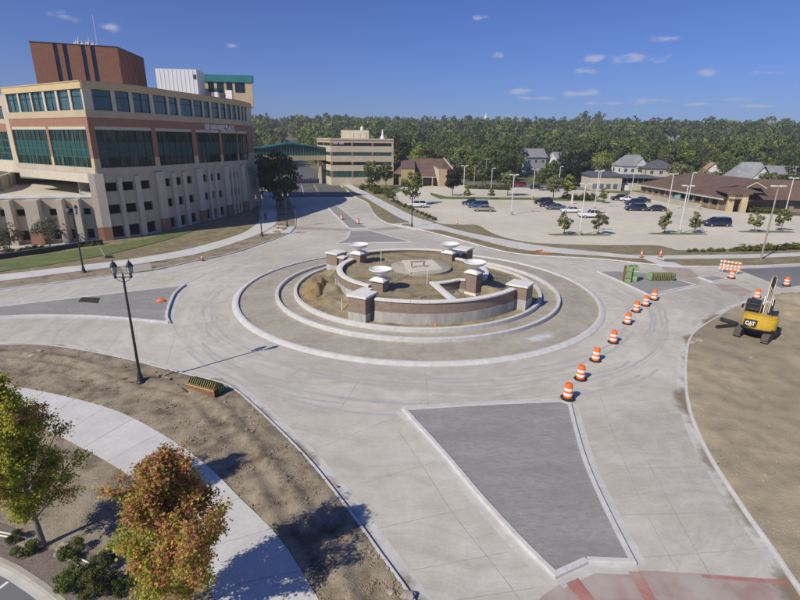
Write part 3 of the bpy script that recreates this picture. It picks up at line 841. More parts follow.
# ---- parking-lot islands
def lot_island(u0, u1, v, w, mat, n=18):
    a = G(u0, v, .02); b = G(u1, v, .02); c = (a+b)/2; d = (b-a); L = d.length/2; d.normalize(); nn = Vector((-d.y, d.x))
    ln = []
    for i in range(n):
        t = 2*math.pi*i/n
        e = lambda q: math.copysign(abs(q)**.6, q)
        ln.append(c+d*L*e(math.cos(t))+nn*w*e(math.sin(t)))
    r = setting(MB().prism(ln, 0, .13).build('planting_island', mat))
    m = MB(); sweep(m, ln, [(0, 0), (0, .16), (-.16, .16), (-.16, 0)][::-1], closed=True); m.build('kerb', 'old_concrete', r)
    return r
lot_island(547.5, 610, 235.3, .85, 'grass'); lot_island(648.5, 705.5, 234.3, .85, 'grass'); lot_island(739.5, 793, 232.3, .85, 'grass')
setting(patch('median', px0([(430, 192.5), (446, 196.6), (500, 197.4), (538, 197.6), (605, 200), (606, 201.8), (538, 199.8), (500, 199.5), (440, 198.8), (431, 195)], .1), 'grass', .14, step=2, amp=.05, freq=.4))
# beds and lawns behind the lot and beside the street
setting(patch('lawn', [Vector(q) for q in ((-12.5, 150), (-2, 152), (1, 165), (-2, 172), (-20, 172), (-21, 168))], 'grass', .10, step=3, amp=.06, freq=.3))
MB().sheet([Vector(q) for q in ((18, 196), (60, 186), (150, 205), (300, 250), (300, 232), (150, 190), (62, 172), (18, 186))], .03).build('back_street', 'asphalt_far')['kind'] = 'structure'
# ================================================================== CENTRAL ISLAND
def P(r, a): return Vector((OX+r*math.cos(R(a)), OY+r*math.sin(R(a))))
m = MB(); sweep(m, ring(OX, OY, 18.75, 128), [(-.45, -.03), (-.45, .04), (-.15, .19), (.12, .21), (.16, .19), (.17, -.03)], closed=True)
setting(m.build('apron_kerb', 'kerb_concrete', smooth=True))
m = MB(); n = 128; a = ring(OX, OY, 18.62, n); b = ring(OX, OY, 14.9, n)
m.add([(q.x, q.y, .04) for q in a]+[(q.x, q.y, .105) for q in b], [(i, (i+1) % n, n+(i+1) % n, n+i) for i in range(n)])
apron = setting(m.build('truck_apron', 'apron_concrete', smooth=True))
for a_ in range(0, 360, 15):
    mm = MB(); ribbon(mm, [P(r, a_+.5*math.sin(a_)) for r in (15.0, 16.8, 18.5)], -.02, .02, 0); mm.v = [(x, y, .046+(18.6-math.hypot(x-OX, y-OY))*.0176) for x, y, z in mm.v]
    mm.build('saw_joint', 'joint_dark', apron)
# dust spilt on the apron at the right
rr_ = np.linspace(15.25, 18.2, 9); aa_ = np.linspace(-80, -30, 40); vs = []; cov = []
for r in rr_:
    for a_ in aa_:
        q = P(r, a_); vs.append((q.x, q.y, .046+(18.6-r)*.0176+.006)); cov.append(math.exp(-((a_+54)/13)**2-((r-16.7)/1.1)**2))
m = MB().add(vs, [(j*40+i, j*40+i+1, (j+1)*40+i+1, (j+1)*40+i) for j in range(8) for i in range(39)])
o = m.build('dust_film', 'dust_white', apron)
at = o.data.attributes.new('cover', 'FLOAT', 'POINT'); at.data.foreach_set('value', cov)
def ringkerb(ro, w, z0, z1):
    m = MB(); sweep(m, ring(OX, OY, ro-w/2, 128), [(-w/2, z0), (-w/2, z1-.03), (-w/2+.03, z1), (w/2-.03, z1), (w/2, z1-.03), (w/2, z0)], closed=True)
    return setting(m.build('ring_kerb', 'kerb_concrete', smooth=True))
ringkerb(15.0, .32, 0, .46); ringkerb(13.15, .34, 0, .60)
m = MB(); a = ring(OX, OY, 14.68, n); b = ring(OX, OY, 13.1, n)
m.add([(q.x, q.y, .17) for q in a]+[(q.x, q.y, .21) for q in b], [(i, (i+1) % n, n+(i+1) % n, n+i) for i in range(n)])
ringw = setting(m.build('ring_walk', 'apron_concrete', smooth=True))

# soil inside: high terrace behind the walls, low rough fill outside them
def angd(a, b): return (a-b+180) % 360-180
def soil(r, a):
    a = (a+180) % 360-180
    nz = .12*noise.noise(Vector((r*math.cos(R(a))*.9, r*math.sin(R(a))*.9, 2)))+.06*noise.noise(Vector((r*math.cos(R(a))*2.6, r*math.sin(R(a))*2.6, 5)))
    low = .34
    left = abs(angd(a, 194)) < 45          # outside the curved wall, between the two left pillars
    right = -34 < a < 54
    front = -118 < a < -38
    rear = 54 < a < 147
    if left:
        if r < 8.4: return 2.05+nz*.6
        # rough dug-out heap
        return low+1.0*sm(12.9, 9.6, r)*(.55+.9*noise.noise(Vector((r*.8, a*.06, 7))))*1.0+nz
    if right:
        if r < 7.2: return 1.95+nz*.6
        return low+1.25*sm(12.6, 7.4, r)+nz
    if front:
        if r > 11.35: return .32+nz*.7
        # open pit of the unfinished wedge planter
        return 1.98+nz*.6 if not wedge(r, a) else 1.05+nz
    if rear:
        if r > 10.4: return .34+nz*.7
        return 1.85+nz*.6
    return 1.9+nz*.6 if r < 10.3 else .34+nz*.7
WED = None
def wedge(r, a):
    p = P(r, a); return inside(p, WED)
wc = [P(5.15, -76), P(11.4, -75), P(11.4, -57), P(11.4, -44), P(8.6, -36), P(6.4, -36)]
WED = [(q.x, q.y) for q in wc]
rs = list(np.linspace(.4, 7.0, 14))+[7.3, 7.7, 8.0, 8.25, 8.45, 8.8, 9.2, 9.6, 10.0, 10.3, 10.5, 10.8, 11.1, 11.3, 11.45, 11.7, 12.0, 12.4, 12.85]
na = 240
vs = [(OX, OY, 2.1)]
for r in rs:
    for k in range(na):
        a = 360*k/na; q = P(r, a); vs.append((q.x, q.y, soil(r, a)))
fs = [(0, 1+k, 1+(k+1) % na) for k in range(na)]
for j in range(len(rs)-1):
    for k in range(na):
        k2 = (k+1) % na; fs.append((1+j*na+k, 1+(j+1)*na+k, 1+(j+1)*na+k2, 1+j*na+k2))
setting(MB().add(vs, fs).build('island_soil', 'dirt_island', smooth='all'))
# heap of dug clay between the left pillars
vs = []; fs = []; nh = 44; c = P(10.75, 190)
for j in range(22):
    for k in range(nh):
        t = 2*math.pi*k/nh; q = j/21
        e = 1+.22*noise.noise(Vector((math.cos(t)*1.3, math.sin(t)*1.3, 3)))
        x = c.x+1.75*(1-q)*math.cos(t)*e; y = c.y+3.9*(1-q)*math.sin(t)*e
        rg = .30*noise.noise(Vector((x*1.1, y*1.1, 1)))+.20*abs(noise.noise(Vector((x*2.6, y*2.6, 4))))+.10*noise.noise(Vector((x*6, y*6, 2)))+.05*noise.noise(Vector((x*13, y*13, 2)))
        vs.append((x, y, .28+1.15*sm(0, .8, q)+rg*sm(0, .25, q)))
for j in range(21):
    for k in range(nh):
        fs.append((j*nh+k, j*nh+(k+1) % nh, (j+1)*nh+(k+1) % nh, (j+1)*nh+k))
tag(MB().add(vs, fs).build('soil_heap', 'clay', smooth='all'), 'heap of dug ochre clay between the two left brick pillars of the round island', 'soil heap')

# ---- walls: concrete footing, brick, limestone cap
def wallarc(label, line, z0, zf, z1, th=.42, brick='brick_brown', capw=.62):
    c = line[len(line)//2]
    t = thing('brick_wall', label, 'wall', (c.x, c.y, z0))
    m = MB(); sweep(m, line, [(-th/2-.04, z0), (-th/2-.04, zf), (th/2+.04, zf), (th/2+.04, z0)][::-1]); m.build('footing', 'wall_footing', t, world=True)
    m = MB(); sweep(m, line, [(-th/2, zf), (-th/2, z1), (th/2, z1), (th/2, zf)][::-1]); m.build('brickwork', brick, t, world=True)
    L = sum((line[i+1]-line[i]).length for i in range(len(line)-1)); k = max(1, int(L/1.5))
    pts = resample(line, k*3)
    for i in range(k):
        seg = pts[i*3:i*3+4]; d0 = (seg[1]-seg[0]).normalized()*.006; d1 = (seg[3]-seg[2]).normalized()*.006
        seg = [seg[0]+d0]+seg[1:3]+[seg[3]-d1]
        m = MB(); sweep(m, seg, [(-capw/2, z1), (-capw/2, z1+.13), (0, z1+.17), (capw/2, z1+.13), (capw/2, z1)][::-1]); m.build('capstone', 'limestone_cap', t, world=True)
    return t
wallarc('long curved brick wall with pale cap along the front of the round island', arc(OX, OY, 11.3, -110.5, -39, 40), .28, 1.28, 2.28)
wallarc('curved brick wall bowing inwards between the left pillars of the round island', arc(OX, OY, 8.35, 236, 152, 30), .3, 1.5, 2.35)
wallarc('curved brick wall along the back of the round island', arc(OX, OY, 10.45, 132, 70, 30), .3, 1.2, 2.2)
wallarc('short brick wall between the rear right urn and the tall front right urn pedestal', arc(OX, OY, 7.3, 49, -30, 24), .9, 1.5, 2.2, capw=.6)
wallarc('straight stub brick wall running inwards from the front wall of the round island', [P(5.3, -75.5), P(8, -75.5), P(10.95, -75.2)], .9, 1.4, 2.25, capw=.7)
wallarc('short curved brick wall from the stub wall to the tall urn pedestal', arc(OX, OY, 5.6, -71, -45, 8)+[P(6.2, -41)], .9, 1.4, 2.25, capw=.6)

def pier(label, r, a, w, d, z0, zf, z1, capo=.12, name='brick_pillar', rot=None):
    c = P(r, a); rz = R(a-90) if rot is None else rot
    t = thing(name, label, 'pillar', (c.x, c.y, z0), rz)
    h = MB(); h.b2(-w/2-.03, w/2+.03, -d/2-.03, d/2+.03, 0, zf-z0); h.build('footing', 'wall_footing', t)
    h = MB(); h.b2(-w/2, w/2, -d/2, d/2, zf-z0, z1-z0); h.build('brickwork', 'brick_brown', t)
    h = MB(); h.b2(-w/2-capo, w/2+capo, -d/2-capo, d/2+capo, z1-z0, z1-z0+.2); h.build('capstone', 'limestone_cap', t, bevel=.03)
    return t
pier('large brick pillar with flat pale cap at the left end of the front island wall', 11.35, -117, 1.75, 1.9, .26, 1.1, 2.5)
pier('large brick pillar with flat pale cap at the right end of the front island wall', 11.55, -33.5, 1.75, 1.9, .26, 1.35, 2.55)
pier('large brick pillar with flat pale cap at the left end of the rear island wall', 11.6, 145.5, 1.75, 1.7, .26, 1.2, 2.5)
pier('large brick pillar with flat pale cap at the right end of the rear island wall', 11.4, 57.5, 1.75, 1.8, .26, 1.2, 2.5)
pier('low brick block with pale cap between the rear left pillar and the urn', 9.9, 150, .8, .7, .3, 1.2, 2.3)
pier('low brick block with pale cap between the rear right pillar and the urn', 9.7, 57, .8, .9, .3, 1.2, 2.3)
pier('low brick block with pale cap between the front left pillar and the urn', 9.95, -120, .8, .7, .4, 1.2, 2.45)

def urn_set(wl, ul, r, a, z0, z1, w=1.25):
    c = P(r, a)
    t = thing('urn_pedestal', wl, 'pedestal', (c.x, c.y, z0), R(a-90))
    if z1-z0 > 1.8:
        MB().b2(-w/2-.06, w/2+.06, -w/2-.06, w/2+.06, 0, .35).build('plinth', 'limestone_cap', t, bevel=.02)
        zb = .35
    else: zb = 0
    MB().b2(-w/2, w/2, -w/2, w/2, zb, z1-z0).build('brickwork', 'brick_brown', t)
    m = MB(); h = z1-z0; o = .16
    m.b2(-w/2-o, w/2+o, -w/2-o, w/2+o, h, h+.12); m.build('capstone', 'limestone_cap', t, bevel=.02)
    m = MB(); q = w/2+o-.02; i = w*.36
    m.hexa([(-q, -q, h+.12), (q, -q, h+.12), (q, q, h+.12), (-q, q, h+.12), (-i, -i, h+.34), (i, -i, h+.34), (i, i, h+.34), (-i, i, h+.34)])
    m.build('cap_top', 'limestone_cap', t)
    u = thing('stone_urn', ul, 'urn', (c.x, c.y, z1+.34))
    MB().lathe([(.34, 0), (.36, .04), (.30, .08), (.24, .14), (.24, .2), (.3, .24)], 24).build('foot', 'urn_white', u, smooth=True)
    MB().lathe([(.26, .24), (.5, .30), (.78, .42), (.98, .58), (1.06, .70), (1.1, .72), (1.1, .79), (1.04, .80), (.95, .70), (.7, .56), (.35, .48), (.02, .46)], 32, close=False).build('bowl', 'urn_white', u, smooth=True)
    return t, u
urn_set('brick pedestal behind the front left pillar of the round island', 'wide white bowl urn on the front left pedestal of the round island', 7.75, -118.5, 1.6, 2.95)
urn_set('brick pedestal behind the rear left pillar of the round island', 'wide white bowl urn on the rear left pedestal of the round island', 8.0, 146, 1.6, 2.95)
urn_set('brick pedestal behind the rear right pillar of the round island', 'wide white bowl urn on the rear right pedestal of the round island', 7.6, 57.5, 1.6, 2.75)
urn_set('tall slender brick pedestal standing in the soil pit right of centre', 'wide white bowl urn on the tall brick pedestal right of centre', 7.15, -40, .95, 3.2, 1.2)

# round concrete pad with a square slab in the middle and a small trestle
pc = Vector((G(421, 265.5, 2.3).x, G(421, 265.5, 2.3).y))
MB().lathe([(3.35, 0), (3.35, .42), (3.3, .45), (.01, .45)], 64, (pc.x, pc.y, 1.8)).build('round_pad', 'old_concrete', smooth=True)
tag(bpy.data.objects['round_pad'], 'round grey concrete pad in the soil at the middle of the island', 'concrete pad')
sq = px0([(402, 259.5), (433, 259), (443, 268.5), (410, 271.5)], 2.45)
tag(MB().prism(sq, 2.24, 2.36).build('square_slab', 'lot_concrete'), 'pale square concrete slab lying on the round pad of the island', 'concrete slab')
q = G(418, 267, 2.36)
tr = thing('trestle', 'small dark wooden trestle standing on the pale square slab', 'trestle', (q.x, q.y, 2.36), .25)
MB().box((0, 0, .62), (1.7, .18, .1)).build('top_beam', 'wood_old', tr)
for sx in (-.7, .7):
    for sy in (-.28, .28):
        MB().bar((sx, sy, 0), (sx, sy*.2, .6), .07, .07).build('leg', 'wood_old', tr)
# stakes and scraps on the soil
for (u, v, lab) in [(381, 262, 'thin pale survey stake standing behind the front left urn'), (342, 312, 'thin pale stake standing in the soil left of the front left pillar'), (336, 290, 'thin pale stake standing below the rear left pillar'), (427, 283, 'short pale stake on the soil before the round pad')]:
    zz = 2.1 if u > 360 else .42
    q = G(u, v, zz); MBs = MB().box((q.x, q.y, zz+.55), (.07, .05, 1.4)); tag(MBs.build('survey_stake', 'pvc_pipe'), lab, 'stake')
for (u, v, l_, a_, lab) in [(422, 297, .9, .9, 'short pale board lying on the island soil behind the front wall')]:
    q = G(u, v, 2.1); tag(MB().box((q.x, q.y, 2.16), (l_, .12, .05), a_).build('board', 'wood_new'), lab, 'board')
q = G(436, 327.5, .4); tag(MB().lathe([(.15, 0), (.12, .06), (.04, .42), (.03, .45)], 10, (q.x, q.y, .38)).build('safety_cone', 'orange_plastic'), 'small orange cone at the foot of the front island wall', 'cone')
# ================================================================== BUILDINGS
class Face:
    "a facade: s along its foot, d outwards (right of its direction), z up"
    def __init__(self, line):
        self.l = [Vector((p[0], p[1])) for p in line]
        self.L = [0]
        for i in range(len(self.l)-1): self.L.append(self.L[-1]+(self.l[i+1]-self.l[i]).length)
        self.len = self.L[-1]
    def at(self, s, d=0.0, z=0.0):
        j = 0
        while j < len(self.L)-2 and self.L[j+1] < s: j += 1
        a, b = self.l[j], self.l[j+1]; t = (b-a)
        u = (s-self.L[j])/max(1e-9, t.length); q = a+t*u; 
        # averaged direction keeps corners between facets closed
        a2 = self.l[max(j-1, 0)]; b2 = self.l[min(j+2, len(self.l)-1)]
        t0 = ((a2-a)*-1 if j > 0 else t).normalized()+t.normalized(); t1 = t.normalized()+((b2-b) if j+2 < len(self.l) else t).normalized()
        tt = (t0.normalized()*(1-u)+t1.normalized()*u).normalized()
        q = q+Vector((tt.y, -tt.x))*d
        return Vector((q.x, q.y, z))
    def box(self, mb, s0, s1, d0, d1, z0, z1, step=1.6):
        n = max(1, int(math.ceil((s1-s0)/step))) if len(self.l) > 2 else 1
        vs = []; fs = []
        for i in range(n+1):
            s = s0+(s1-s0)*i/n
            vs += [self.at(s, d0, z0), self.at(s, d1, z0), self.at(s, d1, z1), self.at(s, d0, z1)]
        for i in range(n):
            k = 4*i
            for j in range(4):
                j2 = (j+1) % 4
                fs.append((k+j, k+j2, k+4+j2, k+4+j))
        fs.append((3, 2, 1, 0)); k = 4*n; fs.append((k, k+1, k+2, k+3))
        return mb.add(vs, fs)
    def s_of_u(self, u, z):
        best = None
        N = 240
        for i in range(N+1):
            s = self.len*i/N; q = self.at(s, 0, z); e = abs(PJ(q.x, q.y, z)[0]-u)
            if best is None or e < best[0]: best = (e, s)
        return best[1]
    def part(self, parent, name, mat, *b, **k):
        m = MB(); self.box(m, *b); return m.build(name, mat, parent, world=True, **k)

def window(F, parent, s0, s1, z0, z1, glass, frame='dark_frame', d=-.22, cols=2, rows=1, fw=.09, hb=None, step=1.6):
    w = F.part(parent, 'window', glass, s0, s1, d-.06, d, z0, z1, step)
    m = MB()
    F.box(m, s0, s1, d, d+.10, z0, z0+fw, step); F.box(m, s0, s1, d, d+.10, z1-fw, z1, step)
    for k in range(cols+1):
        s = s0+(s1-s0)*k/cols; a = max(s0, s-fw/2); b = min(s1, s+fw/2)
        F.box(m, a, b, d+.003, d+.09, z0+fw, z1-fw, step)
    for z in (hb or [z0+(z1-z0)*k/rows for k in range(1, rows)]):
        F.box(m, s0+fw, s1-fw, d+.006, d+.08, z-fw/2, z+fw/2, step)
    m.build('window_frame', frame, w, world=True)
    return w

Zs = dict(sill=10.2, g0=11.04, g1=16.5, lin=16.96, br=18.19, w0=19.19, w1=22.05, top=23.1)
crv = smooth_line([(-45.7, 75.5), (-42.9, 79.0), (-40.9, 83.3), (-38.8, 92), (-36.6, 100.5), (-34.9, 108), (-34.3, 114), (-35.0, 121)], 5)
FR = Face(crv)
LL = Vector((-66.7, 88.2))
FLf = Face([LL, Vector((-45.7, 75.5))])
bld = thing('office_building', 'large curved office block with brick and cream bands above a concrete parking deck', 'building', (-48, 90, 0))

def bays(F, us, z):
    return [(F.s_of_u(a, z), F.s_of_u(b, z)) for a, b in us]
# ---- upper storeys on both street sides
def upper(F, big, top, sw, d0=-.5):
    e = F.len
    F.part(bld, 'sill_band', 'precast', 0, e, d0, .12, Zs['sill'], Zs['g0'])
    F.part(bld, 'brick_band', 'brick_red', 0, e, d0, 0, Zs['lin'], Zs['br'])
    F.part(bld, 'stone_band', 'beige_band', 0, e, d0, .06, Zs['br'], Zs['w0'])
    F.part(bld, 'parapet', 'cream_band', 0, e, d0, .14, Zs['w1'], Zs['top']-.14)
    F.part(bld, 'coping', 'beige_band', 0, e, d0-.05, .22, Zs['top']-.14, Zs['top'])
    prev = 0.0
    for s0, s1 in big+[(e, e)]:
        if s0-prev > .05:
            F.part(bld, 'brick_pier', 'brick_red', prev, s0, d0, .02, Zs['g0']+1.35, Zs['lin'])
            F.part(bld, 'pier_base', 'cream_band', prev, s0, d0, .05, Zs['g0'], Zs['g0']+1.35)
        if s1 > s0:
            F.part(bld, 'lintel', 'precast_light', s0, s1, d0, -.03, Zs['g1'], Zs['lin'])
            nc = max(2, int((s1-s0)/1.35)); z0, z1 = Zs['g0'], Zs['g1']
            wn_ = window(F, bld, s0, s1, z0, z1, 'glass_big', 'teal_frame' if F is FLf else 'dark_frame', cols=nc, hb=[z0+(z1-z0)*t for t in (.27, .47, .68)], d=-.2, fw=.055)
            m_ = MB(); F.box(m_, s0+.06, s1-.06, -.198, -.185, z0+(z1-z0)*.28, z0+(z1-z0)*.67); m_.build('spandrel_panel', 'spandrel_glass', wn_, world=True)
        prev = s1
    prev = 0.0
    for s0, s1 in top+[(e, e)]:
        if s0-prev > .03: F.part(bld, 'pier', 'precast_light', prev, s0, d0, .0, Zs['w0'], Zs['w1'])
        if s1 > s0: window(F, bld, s0, s1, Zs['w0'], Zs['w1'], 'glass_top', 'dark_frame', cols=max(1, int((s1-s0)/1.6)), hb=[Zs['w0']+1.9], d=-.25)
        prev = s1
bigR = bays(FR, [(98, 153), (158, 193), (197.5, 220), (222.6, 237.4), (238.4, 248)], 14)
topR = bays(FR, [(92, 112), (116, 129.5), (133, 150), (153.6, 167), (169.5, 178), (180.6, 192), (194, 202.6), (204.3, 209.6), (211.6, 219), (220.6, 226), (227, 231), (232, 236), (237.4, 240), (241.4, 243.4), (244.6, 246.6)], 20.6)
upper(FR, bigR, topR, 1.6)
bigL = bays(FLf, [(15, 49), (51.5, 89)], 14)
topL = bays(FLf, [(7, 18), (19.6, 30.6), (32, 43), (45, 56), (58, 69), (71, 82)], 20.6)
upper(FLf, bigL, topL, 1.4)
FLf.part(bld, 'soffit_beam', 'precast_light', 0, FLf.len-.05, -.6, .08, 8.75, Zs['sill']-.003)
# core with roof, and the return end
back = [Vector((-40, 134)), Vector((-86, 140)), Vector((-88, 112))]
foot = [Vector((-45.62, 76.35))]+[FR.at(1.2+(FR.len-1.2)*i/24, -.5).to_2d() for i in range(25)]
core = foot+back+[FLf.at(.3, -.5).to_2d()]
MB().prism(core, 10.3, 22.5).build('core', 'precast', bld, world=True)
endF = Face([Vector((-35.0, 121)), Vector((-40, 134)), Vector((-60, 137))])
endF.part(bld, 'end_wall', 'precast', .02, endF.len, -.4, -.02, 0, Zs['lin']-.02); endF.part(bld, 'end_wall', 'brick_red', .02, endF.len, -.4, 0, Zs['lin']-.02, Zs['br']); endF.part(bld, 'end_wall', 'cream_band', .02, endF.len, -.4, .05, Zs['br'], Zs['top']-.02)
# ---- parking deck under the curved side
gz = [(.3, 2.2), (3.95, 5.5), (7.4, 8.85)]
ou = [(108, 120), (126.4, 137), (143.4, 153), (167, 173), (178, 184), (188.6, 194.4), (204, 208.6), (211.4, 215), (218, 222.4), (229.4, 231.4), (233.4, 235.4), (237.2, 239.2), (245.6, 247), (248.4, 249.8)]
op = bays(FR, ou, 5)
def garage(F, op, rows, ztop, top_name='top_spandrel', zb=-.06):
    e = F.len; z = zb
    for a, b in rows:
        F.part(bld, 'spandrel', 'precast', 0, e, -.35, 0, z, a); z = b
    F.part(bld, 'spandrel', 'precast', 0, e, -.35, 0, z, ztop)
    for a, b in rows:
        prev = 0.0
        for s0, s1 in op+[(e, e)]:
            if s0-prev > .02: F.part(bld, 'wall_panel', 'precast', prev, s0, -.35, -.004, a, b)
            if s1 > s0: F.part(bld, 'opening_rail', 'precast_light', s0, s1, -.3, -.12, a-.001, a+.14)
            prev = s1
garage(FR, op, gz, Zs['sill']-.004)
for k in range(len(op)-1):
    if k in (2, 5, 8, 11): continue
    s = (op[k][1]+op[k+1][0])/2; w = (op[k+1][0]-op[k][1])*.72
    FR.part(bld, 'fin', 'precast_light', s-w/2, s+w/2, 0, .3, -.06, 9.7)
for k in (2, 5, 8, 11):
    a, b = op[k][1], op[k+1][0]; i = (b-a)*.08
    i = b-a; b = a+i*.93; a = a+i*.36; i = 0
    FR.part(bld, 'pier', 'precast_light', a+i, b-i, 0, .42, 2.35, Zs['sill']-.1)
    FR.part(bld, 'pier_base', 'brick_red', a+i, b-i, 0, .46, -.06, 2.35)
FG0 = Face([Vector((-84, 65.0)), Vector((-46.35, 75.55))])
FR.part(bld, 'fin', 'precast_light', FR.len-2.2, FR.len-1.0, 0, .7, -.06, 9.7)
for z in (3.2, 6.65):
    FR.part(bld, 'deck', 'old_concrete', .2, FR.len-.2, -9, -.36, z, z+.35)
FR.part(bld, 'inner_wall', 'old_concrete', .1, FR.len-.1, -9.4, -9, -.06, 10.29)
a_ = FR.at(.5, -.36); b_ = FR.at(4.0, -9.0)
m = MB(); m.bar((a_.x, a_.y, 5.1), (b_.x, b_.y, 5.1), .3, 10.3); m.build('inner_wall', 'old_concrete', bld, world=True)  # end wall added to keep daylight from leaking in behind the openings
a_ = FR.at(FR.len-.5, -.36); b_ = FR.at(FR.len-.5, -9.0)
m = MB(); m.bar((a_.x, a_.y, 5.1), (b_.x, b_.y, 5.1), .3, 10.3); m.build('inner_wall', 'old_concrete', bld, world=True)
CP = [FG0.at(FG0.len-.55, .4), FG0.at(FG0.len+.25, .4), FR.at(.75, .35), FR.at(.75, -.3), FG0.at(FG0.len-.55, -.3)]
MB().prism([q.to_2d() for q in CP], 2.2, Zs['sill']+.012).build('corner_pier', 'precast_light', bld, world=True)
MB().prism([q.to_2d()*1.0 for q in CP], -.06, 2.2).build('pier_base', 'brick_red', bld, world=True)
# teal hanging sign by the far end
s = FR.s_of_u(247, 9); FR.part(bld, 'projecting_sign', 'teal_metal', s-.8, s+.8, .85, 1.0, 7.9, 9.5)
# lettering on the brick band
def text_mesh(txt, size, depth, bold=0.0):
    cu = bpy.data.curves.new('txt', 'FONT'); cu.body = txt; cu.size = size; cu.extrude = depth/2; cu.offset = bold
    o = bpy.data.objects.new('txt', cu); COL.objects.link(o)
    dg = bpy.context.evaluated_depsgraph_get(); me = bpy.data.meshes.new_from_object(o.evaluated_get(dg))
    vs = [v.co.copy() for v in me.vertices]; fs = [tuple(p.vertices) for p in me.polygons]
    bpy.data.objects.remove(o); bpy.data.curves.remove(cu); bpy.data.meshes.remove(me)
    return vs, fs
vs, fs = text_mesh('100 NAVARRE PLACE', 1.0, .1, .02)
w = max(v.x for v in vs)-min(v.x for v in vs); x0 = min(v.x for v in vs); hh = max(v.y for v in vs)
s0 = FR.s_of_u(204.5, 17.6); s1 = FR.s_of_u(233.5, 17.6)
k = (s1-s0)/w
m = MB(); m.add([FR.at(s0+(v.x-x0)*k, .08+v.z, Zs['lin']+.12+v.y/hh*.95) for v in vs], fs); m.build('sign_lettering', 'trim_white', bld, world=True)
# ---- low front parking deck on the left, with open roof deck
FG = Face([Vector((-84, 65.0)), Vector((-46.35, 75.55))])
lo = bays(FG, [(2, 11), (19, 29), (51, 61), (69.5, 78.5), (85.8, 93)], 3)
FGl = lo[0][0]
lo = [(FGl-24, FGl-21.4), (FGl-19.3, FGl-16.8), (FGl-14.5, FGl-12), (FGl-10, FGl-7.5), (FGl-5.2, FGl-2.6)]+lo
lo = [q for q in lo if q[0] > .3]
gz2 = [(.4, 2.0), (4.05, 5.15)]
garage(FG, lo, gz2, 6.75)
FG.part(bld, 'coping', 'trim_white', 0, FG.len-.1, -.4, .08, 6.75, 7.15)
for k in range(len(lo)-1):
    a, b = lo[k][1], lo[k+1][0]
    if b-a < 2.6:
        FG.part(bld, 'fin', 'precast_light', (a+b)/2-.42, (a+b)/2+.42, 0, 1.25, -.06, 6.6)
    else:
        FG.part(bld, 'pier', 'precast_light', a+.4, a+(b-a)*.72, 0, 1.4, 2.0, 6.6); FG.part(bld, 'pier_base', 'brick_red', a+.4, a+(b-a)*.72, 0, 1.44, -.06, 2.0)
dk = [FG.at(.2, -.37).to_2d(), FG.at(FG.len-.4, -.37).to_2d(), FR.at(3, -.4).to_2d(), FR.at(12, -9).to_2d(), Vector((-60, 104)), Vector((-100, 118)), Vector((-100, 70))]
MB().prism(dk, 6.15, 6.45).build('deck', 'lot_concrete', bld, world=True)
dk2 = [FG.at(.2, -.37).to_2d(), FG.at(FG.len-.4, -.37).to_2d(), FG.at(FG.len-.4, -7).to_2d(), FG.at(.2, -7).to_2d()]
MB().prism(dk2, 3.1, 3.4).build('deck', 'old_concrete', bld, world=True)
FG.part(bld, 'inner_wall', 'old_concrete', .2, FG.len-.5, -7.4, -7, -.06, 6.14)
Fb = Face([LL+Vector((3.5, 10)), Vector((-43.5, 86.5))])
Fb.part(bld, 'inner_wall', 'old_concrete', 0, Fb.len, -.3, 0, 6.46, 10.28)
# curved ramp parapet standing on the deck at the left edge of the picture
rl = smooth_line([G(u, v, 6.45) for u, v in [(-30, 196), (-8, 193), (6, 189.5), (14, 185), (20, 178)]], 6)
RF = Face(rl)
RF.part(bld, 'ramp_wall', 'precast_light', 0, RF.len, -.35, 0, 6.45, 8.9)
for t in (.2, .36, .52, .68, .84): RF.part(bld, 'fin', 'precast', RF.len*t-.25, RF.len*t+.25, 0, .4, 6.45, 8.8)
# ---- set-back wing at the far left
wl0 = Vector((-100, 112)); wl1 = Vector((-66.2, 92.5))
FW = Face([wl0, wl1])
MB().prism([wl0+Vector((.3, .5)), wl1+Vector((0, .5)), Vector((-66, 112)), Vector((-90, 130))], 8.8, 21.5).build('wing_core', 'precast', bld, world=True)
for nm, mt, d1, z0, z1 in [('soffit_beam', 'precast_light', .08, 8.8, 11.0), ('brick_band', 'brick_red', 0, 16.2, 17.6), ('stone_band', 'beige_band', .05, 17.6, 18.5), ('parapet', 'cream_band', .1, 20.7, 21.7)]:
    FW.part(bld, nm, mt, 0, FW.len, -.5, d1, z0, z1)
for k in range(5):
    s1_ = FW.len-.8-k*7.6; window(FW, bld, s1_-6.6, s1_, 11.0, 16.2, 'glass_big', 'teal_frame', cols=5, hb=[12.3, 13.4, 14.7]); FW.part(bld, 'pier', 'brick_red', s1_, s1_+.9, -.5, .02, 11.0, 16.2)
for k in range(9):
    s1_ = FW.len-.8-k*3.8; window(FW, bld, s1_-3.0, s1_, 18.5, 20.7, 'glass_top', cols=2); FW.part(bld, 'pier', 'precast_light', s1_, s1_+.75, -.5, 0, 18.5, 20.7)
